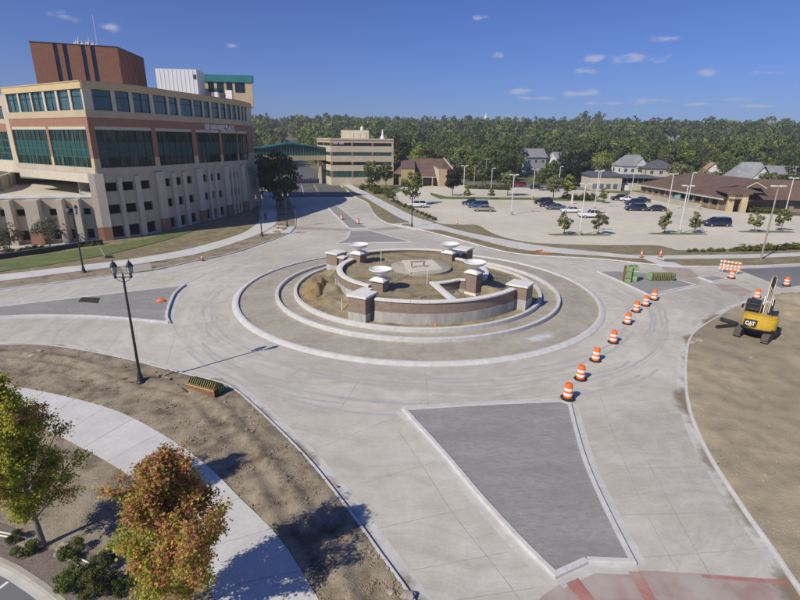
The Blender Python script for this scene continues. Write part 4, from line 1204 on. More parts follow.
# ---- brick penthouse tower
ta = AT(29.5, 44, 108); tb = AT(117, 46.5, 113); zt = tb.z
tc_ = G(143.5, 58, zt)
TF = Face([ta.to_2d(), tb.to_2d()]); TS = Face([tb.to_2d(), tc_])
strips = bays(TF, [(52, 56.5), (61.8, 66.3), (80.2, 84.7), (89.8, 94.3)], zt)
prev = 0.0
for s0, s1 in strips+[(TF.len, TF.len)]:
    TF.part(bld, 'tower_wall', 'brick_tower', prev, s0, -.6, 0, 22.4, zt-.12)
    if s1 > s0:
        TF.part(bld, 'window_strip', 'glass_dark', s0, s1, -.55, -.4, 24.8, zt-.12); TF.part(bld, 'window', 'glass_blue', s0, s1, -.5, -.35, 22.4, 24.8)
    prev = s1
TF.part(bld, 'tower_coping', 'dark_steel', -.1, TF.len+.05, -.65, .08, zt-.12, zt)
TS.part(bld, 'tower_wall', 'brick_tower', .01, TS.len, -.6, 0, 22.4, zt-.12)
TS.part(bld, 'tower_coping', 'dark_steel', .01, TS.len, -.65, .08, zt-.121, zt-.001)
for k in range(1, 12):
    TS.part(bld, 'pilaster', 'brick_tower', TS.len*k/12-.18, TS.len*k/12+.18, 0, .12, 22.4, zt-.15)
nA = ta.to_2d()+(tc_-tb.to_2d()); 
MB().prism([ta.to_2d()+Vector((.3, .6)), tb.to_2d()+Vector((-.4, .7)), tc_+Vector((-.4, 0)), nA], 22.4, zt-.4).build('tower_core', 'roof_gravel', bld, world=True)
er = random.Random(2)
for k, (u, h, w_) in enumerate([(73, 1.2, .5), (76, 1.7, .35), (79, 1.0, .8), (83, .9, .8), (86.5, 1.7, .4), (90, 1.2, .8), (93.5, .8, .6)]):
    q = TF.at(TF.s_of_u(u, zt), -2.5)
    m = MB().b2(q.x-w_/2, q.x+w_/2, q.y-.4, q.y+.4, zt-.41, zt+h*.5); m.tube([(q.x, q.y, zt+h*.5), (q.x+.1, q.y, zt+h)], .09, 6); m.build('roof_antenna', 'galv_pole', bld, world=True)
q = TF.at(TF.s_of_u(92, zt), -5); MB().tube([(q.x, q.y, zt-.4), (q.x, q.y, zt+6.5)], .05, 6).build('mast', 'pole_shade', bld, world=True)
# ---- white plant room and teal-roofed wing on the roof
wa = AT(155, 69, 115); wb = AT(196, 69.5, 116); zw = wb.z; wc_ = G(203.5, 72.5, zw)
w2 = wa.to_2d()+(wc_-wb.to_2d())
MB().prism([wa.to_2d(), wb.to_2d(), wc_, w2], 22.4, zw).build('plant_room', 'white_metal', bld, world=True)
WFc = Face([wa.to_2d(), wb.to_2d()])
for k in range(1, 10): WFc.part(bld, 'cladding_rib', 'white_metal', WFc.len*k/10-.05, WFc.len*k/10+.05, 0, .06, 22.5, zw-.1)
WFc.part(bld, 'louvre', 'dark_steel', WFc.len*.92, WFc.len*.98, 0, .08, zw-1.9, zw-1.0)
va = AT(203.5, 75, 123); vb = AT(251.5, 75.5, 124); zv = vb.z
VF = Face([va.to_2d(), vb.to_2d()])
MB().prism([VF.at(0, -.3).to_2d(), VF.at(VF.len, -.3).to_2d(), Vector((vb.x-5, vb.y+9)), Vector((va.x-5, va.y+9))], 22.4, zv-.3).build('roof_wing', 'beige_band', bld, world=True)
VF.part(bld, 'wing_fascia', 'teal_metal', -.2, VF.len+.2, -1, .25, zv-1.5, zv)
VF.part(bld, 'wing_wall', 'beige_band', 0, VF.len, -.3, 0, 22.4, zv-3.8)
for a, b in bays(VF, [(208, 214), (217, 224), (226.5, 232.5), (235, 245)], zv-2.5): window(VF, bld, a, b, zv-3.8, zv-1.5, 'glass_dark', d=-.1, cols=2)
for a, b in bays(VF, [(203.6, 208), (214, 217), (224, 226.5), (232.5, 235), (245, 252.4)], zv-2.5): VF.part(bld, 'pier', 'beige_band', a, b, -.3, 0, zv-3.8, zv-1.5)
for u, v in [(215, 90), (229, 88)]:
    q = AT(u, v, 119); MB().b2(q.x-.7, q.x+.7, q.y-.6, q.y+.6, 22.4, q.z-.5).build('roof_unit', 'trim_white', bld, world=True)
# retaining wall along the foot of the planting bed
rw = px_line([(-60, 268), (0, 258.6), (40, 253), (85, 245.6), (103, 243.5)], .2, 4); q = rw[len(rw)//2]
t = thing('retaining_wall', 'long low dark block retaining wall before the parking deck', 'wall', (q.x, q.y, .1))
m = MB(); sweep(m, rw, [(-.15, .1), (-.15, .75), (.15, .75), (.15, .1)][::-1]); m.build('blockwork', 'dark_steel', t, world=True)
for i in range(0, len(rw)-1):
    m = MB(); sweep(m, [rw[i].lerp(rw[i+1], .01), rw[i].lerp(rw[i+1], .99)], [(-.2, .75), (-.2, .84), (.2, .84), (.2, .75)][::-1]); m.build('capstone', 'roof_slate', t, world=True)

# ---- enclosed footbridge over the street
fb = thing('footbridge', 'enclosed teal roofed footbridge with glass sides over the street', 'bridge', (-46, 182, 0))
b0 = AT(228, 158, 172); b1 = AT(325.5, 158, 186)
BF = Face([b0.to_2d(), b1.to_2d()])
zg0 = AT(290, 160.5, 180).z; zg1 = AT(290, 155.5, 180).z; zr = AT(290, 147.5, 180).z; zpk = AT(287, 143, 180).z
BF.part(fb, 'girder', 'beige_band', 0, BF.len, -4.5, 0, zg0, zg1)
BF.part(fb, 'lower_glazing', 'glass_green', 0, BF.len, -4.3, -.1, zg1, zg1+1.3)
BF.part(fb, 'upper_glazing', 'glass_dark', 0, BF.len, -4.3, -.14, zg1+1.3, zr)
sp_ = BF.s_of_u(287, zr); sl0 = BF.s_of_u(262, zr)
nm_ = 34
for k in range(nm_+1):
    s = BF.len*k/nm_; hz = zr+(zpk-zr)*max(0, 1-abs(s-sp_)/(sp_-sl0 if s < sp_ else (BF.len-sp_)*1.02))-.15
    BF.part(fb, 'mullion', 'teal_frame', max(0, s-.07), min(BF.len, s+.07), -.1, .04, zg1+.002, hz)
pr = [(0, zr-.3), (sl0, zr-.3), (sp_, zpk-.35), (sp_+2.2, zpk-.35), (BF.len, zr-.25)]
for (a, za), (b, zb) in zip(pr[:-1], pr[1:]):
    if b-a < .05: continue
    v_ = [BF.at(a, -4.9, za), BF.at(a, .5, za), BF.at(b, .5, zb), BF.at(b, -4.9, zb)]
    MB().hexa([v_[0], v_[1], v_[2], v_[3]]+[q+Vector((0, 0, .45)) for q in v_]).build('roof_panel', 'teal_metal', fb, world=True)
    w_ = [BF.at(a+.02, -.2, zr-.35), BF.at(a+.02, -4.2, zr-.35), BF.at(b-.02, -4.2, zr-.35), BF.at(b-.02, -.2, zr-.35)]
    MB().hexa(w_+[Vector((q.x, q.y, z_)) for q, z_ in zip(w_, (za+.01, za+.01, zb+.01, zb+.01))]).build('clerestory', 'glass_dark', fb, world=True)
for u in (322, 240):
    s = BF.s_of_u(u, 8); q = BF.at(s, -2.2); MB().b2(q.x-.5, q.x+.5, q.y-1.5, q.y+1.5, -.05, zg0).build('support', 'precast', fb, world=True)

# ---- four-storey office beyond the footbridge
ob = thing('office_building', 'four storey tan office building with dark ribbon windows and brick piers', 'building', (-14, 190, 0))
oa = Vector((-24.8, 178)); o2 = Vector((-2.9, 183.5)); ol = Vector((-33.5, 203))
OF = Face([oa, o2]); OLf = Face([ol, oa]); OR_ = Face([o2, o2+Vector((-6, 22))])
zO = lambda v: AT(360, v, 181).z
rows = [(zO(146.2), zO(142.8)), (zO(155.8), zO(152.2)), (zO(165), zO(161.8)), (zO(177.2), zO(171))]
rows = rows[::-1]; ztp = zO(138.5)
MB().prism([oa+Vector((.3, .5)), o2+Vector((-.4, .5)), OR_.at(OR_.len, -.5).to_2d(), ol+Vector((.5, 0))], -.06, ztp-.5).build('core', 'office_stone', ob, world=True)
MB().prism([OF.at(.5, -1).to_2d(), OF.at(OF.len-.5, -1).to_2d(), OR_.at(OR_.len-1, -1).to_2d(), ol+Vector((1.2, -1))], ztp-.49, ztp-.2).build('roof', 'trim_white', ob, world=True)
for F, nb in ((OF, 3), (OLf, 2), (OR_, 2)):
    z = -.06; e = F.len
    for i, (a, b) in enumerate(rows):
        F.part(ob, 'spandrel', 'office_stone', 0, e, -.4, 0, z, a); z = b
        cu = np.linspace(.35, e-.35, nb+1)
        for k in range(nb):
            F.part(ob, 'window', 'glass_green' if i in (0, 2) else 'glass_dark', cu[k]+.35, cu[k+1]-.35, -.3, -.15, a, b)
            F.part(ob, 'pier', 'brick_red', cu[k]-.35, cu[k]+.35, -.3, .03, a, b)
        F.part(ob, 'pier', 'office_stone', e-.7, e, -.3, -.04, a, b)
    F.part(ob, 'spandrel', 'office_stone', 0, e, -.4, 0, z, z+.55); F.part(ob, 'brick_course', 'brick_red', 0, e, -.4, .03, z+.55, z+1.0); F.part(ob, 'parapet', 'office_stone', 0, e, -.4, .0, z+1.0, ztp)
pb0 = AT(341, 130, 190); pb1 = AT(369, 130, 192)
MB().b2(pb0.x, pb1.x, 190, 197, ztp-.2, pb0.z).build('penthouse', 'office_stone', ob, world=True)
for k in range(3):
    x = pb0.x+(pb1.x-pb0.x)*(.36+.24*k); MB().b2(x-.7, x+.9, 189.85, 189.99, ztp-.1, pb0.z-1.0).build('penthouse_door', 'wall_cream', ob, world=True)
q = AT(382.5, 130, 192); MB().lathe([(1.1, 0), (.9, .4), (.35, 1.6), (.2, q.z-ztp+.2), (.02, q.z-ztp+.5)], 12, (q.x, 192, ztp-.2)).build('vent_cone', 'trim_white', ob, world=True, smooth=True)
q = AT(362, 127, 193); MB().lathe([(.6, 0), (.6, 1.0), (.2, 1.4), (.05, 1.6)], 12, (q.x, 193, pb0.z)).build('roof_vent', 'trim_white', ob, world=True)
# small unreadable raised letters at the top left
sx = OF.s_of_u(333, 16)
for k in range(9):
    if k in (4,): continue
    s = sx+k*.42; m = MB(); OF.box(m, s, s+.08, 0, .1, ztp-2.0, ztp-1.25); OF.box(m, s+.2, s+.28, 0, .1, ztp-2.0, ztp-1.25); OF.box(m, s+.08, s+.2, 0, .095, ztp-1.7, ztp-1.58); m.build('letter', 'trim_white', ob, world=True)

# ---- simple houses
def house(name, label, cat, u, v, w, d, h, rise, rz, wall, roof, kind='gable', y=None, wins=3, floors=1, chimney=False, group=None, porch=False):
    q = G(u, v) if y is None else AT(u, v, y).to_2d()
    z0 = T(q.x, q.y)-.1
    t = thing(name, label, cat, (q.x, q.y, z0), rz, group)
    MB().b2(-w/2, w/2, -d/2, d/2, 0, h).build('wall', wall, t)
    o = .45; r = MB()
    if kind == 'gable':      # ridge along x
        a, b = w/2+o, d/2+o
        r.add([(-a, -b, h-.15), (a, -b, h-.15), (a, 0, h+rise), (-a, 0, h+rise), (-a, b, h-.15), (a, b, h-.15), (-a, -b, h), (a, -b, h), (a, 0, h+rise+.18), (-a, 0, h+rise+.18), (-a, b, h), (a, b, h)],
              [(0, 3, 2, 1), (3, 4, 5, 2), (6, 7, 8, 9), (9, 8, 11, 10), (0, 1, 7, 6), (5, 4, 10, 11), (1, 2, 8, 7), (2, 5, 11, 8), (3, 0, 6, 9), (4, 3, 9, 10)])
        rf = r.build('roof', roof, t)
        for s in (-1, 1):
            MB().extr([(-d/2, 0), (d/2, 0), (0, rise*.96)], (s*(w/2-.06), 0, h), (0, 1, 0), (0, 0, 1), (1, 0, 0), .1).build('gable', wall, t)
    elif kind == 'cross':    # ridge along x plus a gable facing the front
        a, b = w/2+o, d/2+o
        r.add([(-a, -b, h), (a, -b, h), (a, b, h), (-a, b, h), (-a*.45, 0, h+rise), (a*.45, 0, h+rise)], [(0, 1, 5, 4), (1, 2, 5), (2, 3, 4, 5), (3, 0, 4), (3, 2, 1, 0)])
        rf = r.build('roof', roof, t)
        g = MB(); gw = w*.27; gx_ = w*.16
        g.add([(gx_-gw, -b-.3, h), (gx_+gw, -b-.3, h), (gx_, -b-.3, h+rise*.8), (gx_-gw, 0, h), (gx_+gw, 0, h), (gx_, 0, h+rise*.8)], [(0, 2, 5, 3), (1, 4, 5, 2), (3, 5, 4), (0, 3, 4, 1)])
        g.build('dormer_roof', roof, rf)
        MB().extr([(-gw+.3, 0), (gw-.3, 0), (0, rise*.66)], (gx_, -b-.1, h), (1, 0, 0), (0, 0, 1), (0, 1, 0), .1).build('gable', wall, t)
    else:
        a, b = w/2+o, d/2+o; c = max(.05, a-b)
        r.add([(-a, -b, h), (a, -b, h), (a, b, h), (-a, b, h), (-c, 0, h+rise), (c, 0, h+rise), (-a, -b, h-.2), (a, -b, h-.2), (a, b, h-.2), (-a, b, h-.2)], [(0, 1, 5, 4), (1, 2, 5), (2, 3, 4, 5), (3, 0, 4), (6, 7, 1, 0), (7, 8, 2, 1), (8, 9, 3, 2), (9, 6, 0, 3), (9, 8, 7, 6)])
        rf = r.build('roof', roof, t)
    if chimney: MB().b2(w*.18, w*.18+.8, .2, .9, h, h+rise+1.0).build('chimney', 'brick_tower', rf)
    for f in range(floors):
        zc = h*(f+.5)/floors
        for k in range(wins):
            x = -w/2+w*(k+.5)/wins
            wd = MB().b2(x-.55, x+.55, -d/2-.06, -d/2+.02, zc-.7, zc+.7).build('window', 'glass_dark', t)
            m = MB(); m.b2(x-.65, x+.65, -d/2-.09, -d/2-.01, zc+.7, zc+.82); m.b2(x-.65, x+.65, -d/2-.09, -d/2-.01, zc-.82, zc-.7); m.b2(x-.03, x+.03, -d/2-.085, -d/2-.062, zc-.7, zc+.7); m.build('window_frame', 'trim_white', wd)
        for k in range(2):
            y_ = -d/2+d*(k+.5)/2
            for s in (-1, 1): MB().b2(min(s*w/2, s*(w/2+.05)), max(s*w/2, s*(w/2+.05)), y_-.5, y_+.5, zc-.7, zc+.7).build('window', 'glass_dark', t)
    if porch:
        MB().b2(-w/2, w/2, -d/2-2.2, -d/2, 2.7, 2.95).build('porch_roof', roof, t)
        for k in range(4): x = -w/2+.2+(w-.4)*k/3; MB().b2(x-.1, x+.1, -d/2-2.1, -d/2-1.9, 0, 2.7).build('porch_post', 'trim_white', t)
    return t
house('house', 'grey gabled house with pale roof among trees beyond the back street', 'house', 531, 168.5, 11.5, 9, 7.6, 4, .25, 'wall_grey', 'roof_grey', 'gable', floors=2, wins=3, y=262)
house('house', 'white two storey house with crossed grey gables behind the flat tan building', 'house', 628.5, 181, 12, 9, 6.6, 4.4, .1, 'wall_white', 'roof_grey', 'cross', floors=2, wins=4, chimney=False, y=214)
house('house', 'cream two storey house with dark slate hip roof next to the white house', 'house', 655, 184, 10.5, 8.5, 6.2, 3.2, -.12, 'wall_cream', 'roof_slate', 'hip', floors=2, wins=3, porch=True, y=206)
house('house', 'house with peach roof and white gable behind the brown roofed restaurant', 'house', 709, 181, 8.5, 8, 4.2, 4.6, 1.2, 'wall_white', 'roof_peach', 'gable', y=196)
house('house', 'house with steep pale grey crossed gables behind the restaurant roof', 'house', 746, 187, 12, 9, 4.8, 5.2, -.15, 'wall_white', 'roof_grey', 'cross', wins=4, y=172)
house('house', 'long house with plain grey roof at the right edge behind the restaurant', 'house', 783, 186, 13, 10, 4.2, 4.4, -.3, 'wall_grey', 'roof_grey', 'gable', wins=4, y=176)
house('house', 'small white house with grey roof deep in the trees left of the dark tree', 'house', 557, 170, 9, 8, 5, 3.4, .4, 'wall_white', 'roof_grey', 'gable', floors=2, wins=2, y=290)
house('house', 'white house front high on the wooded hillside at the right', 'house', 672, 143.5, 11, 9, 6, 4.5, .2, 'wall_white', 'roof_grey', 'cross', floors=2, wins=3, y=420)
house('apartment_building', 'low flat pinkish building near the top of the wooded hill', 'building', 582, 132, 34, 12, 7.5, 1.5, 0, 'brick_tan', 'roof_grey', 'hip', floors=2, wins=8, y=560)
# flat-roofed tan building with dark eaves behind the lot
q = G(614, 190.5)
fbld = thing('shop_building', 'tan two part building with dark grey hip roofs behind the parking lot', 'building', (q.x, q.y, -.05), -.06)
MB().b2(-8, 2.2, 0, 12, 0, 4.9).build('wall', 'wall_cream', fbld); MB().b2(2.2, 16, 2, 14, 0, 4.2).build('wall', 'wall_cream', fbld)
m = MB(); m.add([(-8.7, -.7, 4.9), (2.9, -.7, 4.9), (2.9, 12.7, 4.9), (-8.7, 12.7, 4.9), (-6.5, 4, 6.0), (.8, 4, 6.0), (.8, 9, 6.0), (-6.5, 9, 6.0)], [(3, 2, 1, 0), (0, 1, 5, 4), (1, 2, 6, 5), (2, 3, 7, 6), (3, 0, 4, 7), (4, 5, 6, 7)]); m.build('roof', 'roof_slate', fbld)
m = MB(); m.add([(3.0, 1.0, 4.2), (17, 1.0, 4.2), (17, 14.7, 4.2), (3.0, 14.7, 4.2), (5, 5, 4.9), (14, 5, 4.9), (14, 11, 4.9), (5, 11, 4.9)], [(3, 2, 1, 0), (0, 1, 5, 4), (1, 2, 6, 5), (2, 3, 7, 6), (3, 0, 4, 7), (4, 5, 6, 7)]); m.build('roof', 'roof_slate', fbld)
for k in range(7): MB().b2(3.0+k*1.8, 4.5+k*1.8, 1.9, 2.0, 2.6, 4.0).build('window', 'glass_dark', fbld)
for k in range(4): MB().b2(-7.4+k*2.3, -6.0+k*2.3, -.08, .0, .6, 2.2).build('window', 'glass_blue', fbld)
MB().b2(4.2, 5.6, 1.92, 2.0, 0, 2.3).build('door', 'trim_white', fbld)
# yellow car-park canopies in front of it
for (u, v, lab) in [(627, 189, 'small yellow parasol in front of the tan building, left one'), (641, 189, 'larger yellow parasol between the tan building and the restaurant'), (798, 208, 'yellow parasol at the right edge beside the restaurant')]:
    q = G(u, v); t = thing('parasol', lab, 'parasol', (q.x, q.y, -.03))
    MB().tube([(0, 0, 0), (0, 0, 2.3)], .05, 6).build('pole', 'pole_shade', t)
    r_ = 1.5 if u == 627 else 1.9
    MB().lathe([(r_, 1.95), (r_*.6, 2.35), (.05, 2.75)], 8, close=False).build('canopy', 'awning_yellow', t)

# ---- brown-roofed bank at the head of the lot
bk = thing('bank_building', 'tan brick building with broad brown hip roof and colonnaded front', 'building', (*G(428, 186.5), -.05))
BX = lambda u: AT(u, 180, 184).x-G(428, 186.5).x
y0 = 0.0
MB().b2(BX(399), BX(451), 4.5, 17, 0, 3.6).build('wall', 'brick_tan', bk)
MB().b2(BX(417.6), BX(438), 4.35, 4.5, .1, 3.3).build('shopfront', 'glass_dark', bk)
m = MB(); e0, e1, e2, e3 = BX(389), BX(457.5), BX(441.5), BX(410)
m.add([(BX(415), .4, 3.5), (BX(441), .4, 3.5), (BX(457), 6, 4.2), (BX(457), 18, 4.2), (BX(386), 18, 4.2), (BX(386), 6, 4.2), (BX(402), 11, 9.3), (BX(444), 11, 9.3)],
      [(0, 1, 7, 6), (1, 2, 7), (2, 3, 7), (3, 4, 6, 7), (4, 5, 6), (5, 0, 6), (5, 4, 3, 2, 1, 0)])
m.build('roof', 'roof_brown', bk)
MB().b2(BX(401), BX(414), -1.2, 5, 0, 6.2).build('brick_tower', 'brick_tan', bk)
m = MB(); m.add([(BX(400.6), -1.4, 6.2), (BX(414.4), -1.4, 6.2), (BX(414.4), 9, 8.4), (BX(400.6), 9, 8.4), (BX(400.6), -1.4, 6.45), (BX(414.4), -1.4, 6.45), (BX(414.4), 9, 8.65), (BX(400.6), 9, 8.65)], [(3, 2, 1, 0), (4, 5, 6, 7), (0, 1, 5, 4), (1, 2, 6, 5), (2, 3, 7, 6), (3, 0, 4, 7)]); m.build('tower_roof', 'roof_brown', bk)
MB().b2(BX(437.6), BX(445.4), -.6, 5, 0, 5.9).build('brick_tower', 'brick_tan', bk)
m = MB(); m.hexa([(BX(437.4), -.62, 0), (BX(438.2), -.62, 0), (BX(438.2), .4, 0), (BX(437.4), .4, 0), (BX(432.5), -.4, 7.2), (BX(437.4), -.62, 6.0), (BX(437.4), 1.4, 6.0), (BX(432.5), 4, 7.2)]); m.build('gable_trim', 'wall_cream', bk)
m = MB(); m.bar((BX(456.8), 6, 4.4), (BX(444.2), 11, 9.5), .5, .3); m.build('ridge_cap', 'wall_cream', bk)
MB().b2(BX(415.6), BX(440.6), .5, .75, 3.1, 3.5).build('fascia', 'wall_cream', bk)
for u in (417, 421.6, 431.6, 438.6):
    MB().b2(BX(u)-.22, BX(u)+.22, .45, .9, 0, 3.1).build('column', 'brick_tan', bk)

# ---- brown-roofed restaurant along the right side of the lot
rs_ = thing('restaurant', 'long low restaurant with wide brown hip roof and tan stone entrance', 'building', (84, 134, -.05))
def loc(v): return Vector((v[0], v[1], v[2] if len(v) > 2 else 0))
A0 = G(650, 195.5); A1 = G(724, 210.5); nA_ = Vector((A1.y-A0.y, -(A1.x-A0.x))).normalized()   # wall facing the lot
A0 = A0+(A0-A1).normalized()*6
inn_ = -nA_ if nA_.x > 0 else nA_
RA = Face([A0, A1])
def rbox(F, name, mat, *b): return F.part(rs_, name, mat, *b)
sgn = 1 if RA.at(0, 1).x < A0.x else -1
rbox(RA, 'wall', 'brick_brown', 0, RA.len, -20, 0, -.05, 2.6)
for k in range(11):
    s = 1.5+k*(RA.len-3)/11; F_ = RA; rbox(RA, 'window', 'glass_dark', s, s+2.0, 0, .05, 1.0, 2.5); rbox(RA, 'pier', 'brick_tan', s+2.15, s+2.65, 0, .12, -.05, 2.6)
rbox(RA, 'fascia', 'wall_cream', -.9, RA.len+.5, .9, 1.2, 2.55, 3.0)
def hip(F, s0, s1, d0, d1, ze, zr, name='roof', mat='roof_brown'):
    dm = (d0+d1)/2; k = abs(d1-d0)/2
    v_ = [F.at(s0, d1, ze), F.at(s1, d1, ze), F.at(s1, d0, ze), F.at(s0, d0, ze), F.at(s0+k*.9, dm, zr), F.at(s1-k*.9, dm, zr)]
    MB().add(v_, [(0, 1, 5, 4), (1, 2, 5), (2, 3, 4, 5), (3, 0, 4), (3, 2, 1, 0)]).build(name, mat, rs_, world=True)
hip(RA, -1.2, RA.len+3, -21.5, 1.25, 2.95, 7.3)
B0 = G(742, 209.6); B1 = G(815, 214.2); B1 = B0+(B1-B0).normalized()*34
RB = Face([B0, B1])
rbox(RB, 'wall', 'brick_brown', 2, RB.len, -14, -1.5, -.05, 2.7)
hip(RB, -3.5, RB.len+2, -15.5, .2, 2.9, 7.2)
for k in range(8):
    s = 4+k*3.2; rbox(RB, 'window', 'glass_dark', s, s+2.2, -1.5, -1.44, .9, 2.5)
# entrance canopy
E0 = G(726, 211.8); E1 = G(744.5, 212.6); E2 = G(762, 211)
EF = Face([E0, E1]); EG = Face([E1, E2+Vector((1.5, 3.5))])
for F, ss in ((EF, (0, EF.len-1.1)), (EG, (EG.len-1.0,))):
    for s in ss: rbox(F, 'stone_column', 'stone_tan', s, s+1.3, -1.2, 0, -.05, 4.3)
rbox(EF, 'stone_beam', 'stone_tan', 1.3, EF.len-1.1, -1.0, -.1, 3.2, 4.2)
rbox(EG, 'stone_beam', 'stone_tan', .3, EG.len-1.0, -1.0, -.1, 2.4, 3.0)
rbox(EF, 'canopy_fascia', 'roof_brown', -.9, EF.len+.7, -7, .7, 4.31, 4.75)
rbox(EF, 'entrance_glazing', 'glass_dark', 1.3, EF.len-1.1, -5, -4.9, -.05, 3.2)
rbox(EG, 'canopy_fascia', 'roof_brown', .7, EG.len+.9, -6, .6, 4.3, 4.74)
hip(EF, -.9, EF.len+3, -9, .7, 4.75, 6.0, 'canopy_roof')
g0 = AT(746.5, 187.6, 121); g1 = AT(767, 188.6, 119.5); gm = AT(757, 182.6, 120.3)
m = MB(); m.bar(g0, gm, .35, .2); m.bar(gm, g1, .35, .2); m.build('gable_trim', 'wall_cream', rs_, world=True)
m = MB(); bk_ = Vector((3.4, 8.0, -.4)); m.add([g0, gm, g1, g0+bk_, gm+bk_, g1+bk_], [(0, 1, 4, 3), (1, 2, 5, 4), (0, 2, 1), (3, 4, 5), (0, 3, 5, 2)]); m.build('gable_roof', 'roof_brown', rs_, world=True)
for i in range(2):
    s = EF.len*.32+i*.9; mm = MB(); EF.box(mm, s, s+.12, -.1, -.04, 3.45, 3.95); EF.box(mm, s+.12, s+.55, -.1, -.045, 3.85, 3.95); EF.box(mm, s+.5, s+.62, -.1, -.05, 3.45, 3.84); mm.build('letter', 'dark_steel', rs_, world=True)
# low retaining wall with ramp in front of the restaurant
t = thing('retaining_wall', 'low beige concrete wall between the parking lot and the restaurant', 'wall', (*G(660, 201), 0))
lw = px_line([(630, 195.8), (650, 199.5), (680, 206), (700, 209.8)], .0, 4)
m = MB(); sweep(m, lw, [(-.15, 0), (-.15, 1.25), (.15, 1.25), (.15, 0)][::-1]); m.build('panel', 'old_concrete', t, world=True)
m = MB(); sweep(m, lw, [(-.2, 1.25), (-.2, 1.35), (.2, 1.35), (.2, 1.25)][::-1]); m.build('capstone', 'precast_light', t, world=True)
q = G(676, 203.8); t = thing('sign', 'small pale cyan sign on a post before the restaurant wall', 'sign', (q.x, q.y, -.02))
MB().tube([(0, 0, 0), (0, 0, 2.4)], .05, 6).build('post', 'galv_pole', t); MB().b2(-.8, .8, -.12, -.04, 1.3, 2.4).build('panel', 'cyan_sign', t)
# ================================================================== VEGETATION
def leaf_mesh(name, C, Nn, size, col, rng, aspect=.75, fold=.18, mat='leaves_green', snorm=None):
    n = len(C)
    Nn = Nn/np.maximum(1e-6, np.linalg.norm(Nn, axis=1))[:, None]
    a = rng.normal(size=(n, 3)); a -= Nn*(a*Nn).sum(1)[:, None]; a /= np.maximum(1e-6, np.linalg.norm(a, axis=1))[:, None]
    b = np.cross(Nn, a)
    s = (np.asarray(size)*np.ones(n))[:, None]
    V = np.empty((n, 4, 3))
    V[:, 0] = C-a*s*.5; V[:, 3] = C+b*s*.5*aspect-Nn*s*fold; V[:, 2] = C+a*s*.5; V[:, 1] = C-b*s*.5*aspect-Nn*s*fold
    me = bpy.data.meshes.new(name)
    me.vertices.add(4*n); me.vertices.foreach_set('co', V.reshape(-1).astype(np.float32))
    me.loops.add(4*n); me.loops.foreach_set('vertex_index', np.arange(4*n, dtype=np.int32))
    me.polygons.add(n); me.polygons.foreach_set('loop_start', np.arange(0, 4*n, 4, dtype=np.int32)); me.polygons.foreach_set('loop_total', np.full(n, 4, dtype=np.int32))
    ca = me.color_attributes.new('leaf_colour', 'FLOAT_COLOR', 'POINT')
    cc = np.ones((n, 4, 4)); cc[:, :, :3] = col[:, None, :]
    ca.data.foreach_set('color', cc.reshape(-1).astype(np.float32))
    me.materials.append(M[mat]); me.update(); me.validate()
    if snorm is not None:      # shade each clump as a soft rounded mass
        me.polygons.foreach_set('use_smooth', np.ones(n, dtype=bool))
        sn = snorm/np.maximum(1e-6, np.linalg.norm(snorm, axis=1))[:, None]
        me.normals_split_custom_set_from_vertices(np.repeat(sn, 4, axis=0).tolist())
    return me
def crown_pts(rng, H, base, rad, nb, per, shape='round'):
    "leaf positions spread over many small clumps filling a crown"
    C = []; Nn = []; sh = []; SN = []
    ch = H-base
    for k in range(nb):
        for _ in range(50):
            p = rng.uniform(-1, 1, 3)
            t = (p[2]+1)/2
            if shape == 'round': lim = math.sqrt(max(0, 1-(2*t-.9)**2/1.25))
            elif shape == 'cone': lim = max(.05, 1-t)**.75*1.05
            else: lim = min(1, 1.5*t+.3)*max(0, 1-t**3.2)
            r = math.hypot(p[0], p[1])
            if r < lim and r > lim*.15*(1 if t < .8 else 0): break
        c = np.array([p[0]*rad, p[1]*rad, base+t*ch])
        br = rad*rng.uniform(.24, .42)
        d = rng.normal(size=(per, 3)); d[:, 2] = d[:, 2]*.9+.25; d /= np.linalg.norm(d, axis=1)[:, None]
        rr = br*rng.uniform(.55, 1.08, per)[:, None]
        C.append(c+d*rr*np.array([1, 1, .8])); Nn.append(d+rng.normal(size=(per, 3))*.38); sh.append(np.full(per, rng.uniform(.8, 1.18)))
        SN.append(d*.8+(C[-1]-np.array([0, 0, base+.4*ch]))/rad*.5+rng.normal(size=(per, 3))*.22)
    crown_pts.sn = np.concatenate(SN)
    return np.concatenate(C), np.concatenate(Nn), np.concatenate(sh)
def greens(rng, n, sh, pal):
    pal = np.array(pal); k = rng.integers(0, len(pal), n)
    return (pal[k]*.5+pal.mean(0)*.5)*(sh*rng.uniform(.88, 1.12, n))[:, None]
def trunk_mb(rng, H, base, rad, r0, limbs=7):
    m = MB(); wob = rng.normal(size=(6, 2))*.02*H
    pts = [(wob[i][0]*i/5, wob[i][1]*i/5, H*.82*i/5) for i in range(6)]
    m.tube([(0, 0, -.15)]+pts[1:], [r0*1.25]+[r0*(1-.16*i) for i in range(1, 6)], 8)
    for k in range(limbs):
        t = base/H+(.7-base/H)*k/limbs; z = H*t; a = k*2.4+rng.uniform(-.4, .4); L = rad*rng.uniform(.55, .85)
        i = min(4, int(t/.82*5)); x0, y0 = pts[i][0], pts[i][1]
        p = [(x0, y0, z), (x0+math.cos(a)*L*.45, y0+math.sin(a)*L*.45, z+L*.35), (x0+math.cos(a)*L, y0+math.sin(a)*L, z+L*.85)]
        m.tube(p, [r0*.42, r0*.28, r0*.08], 6)
    return m
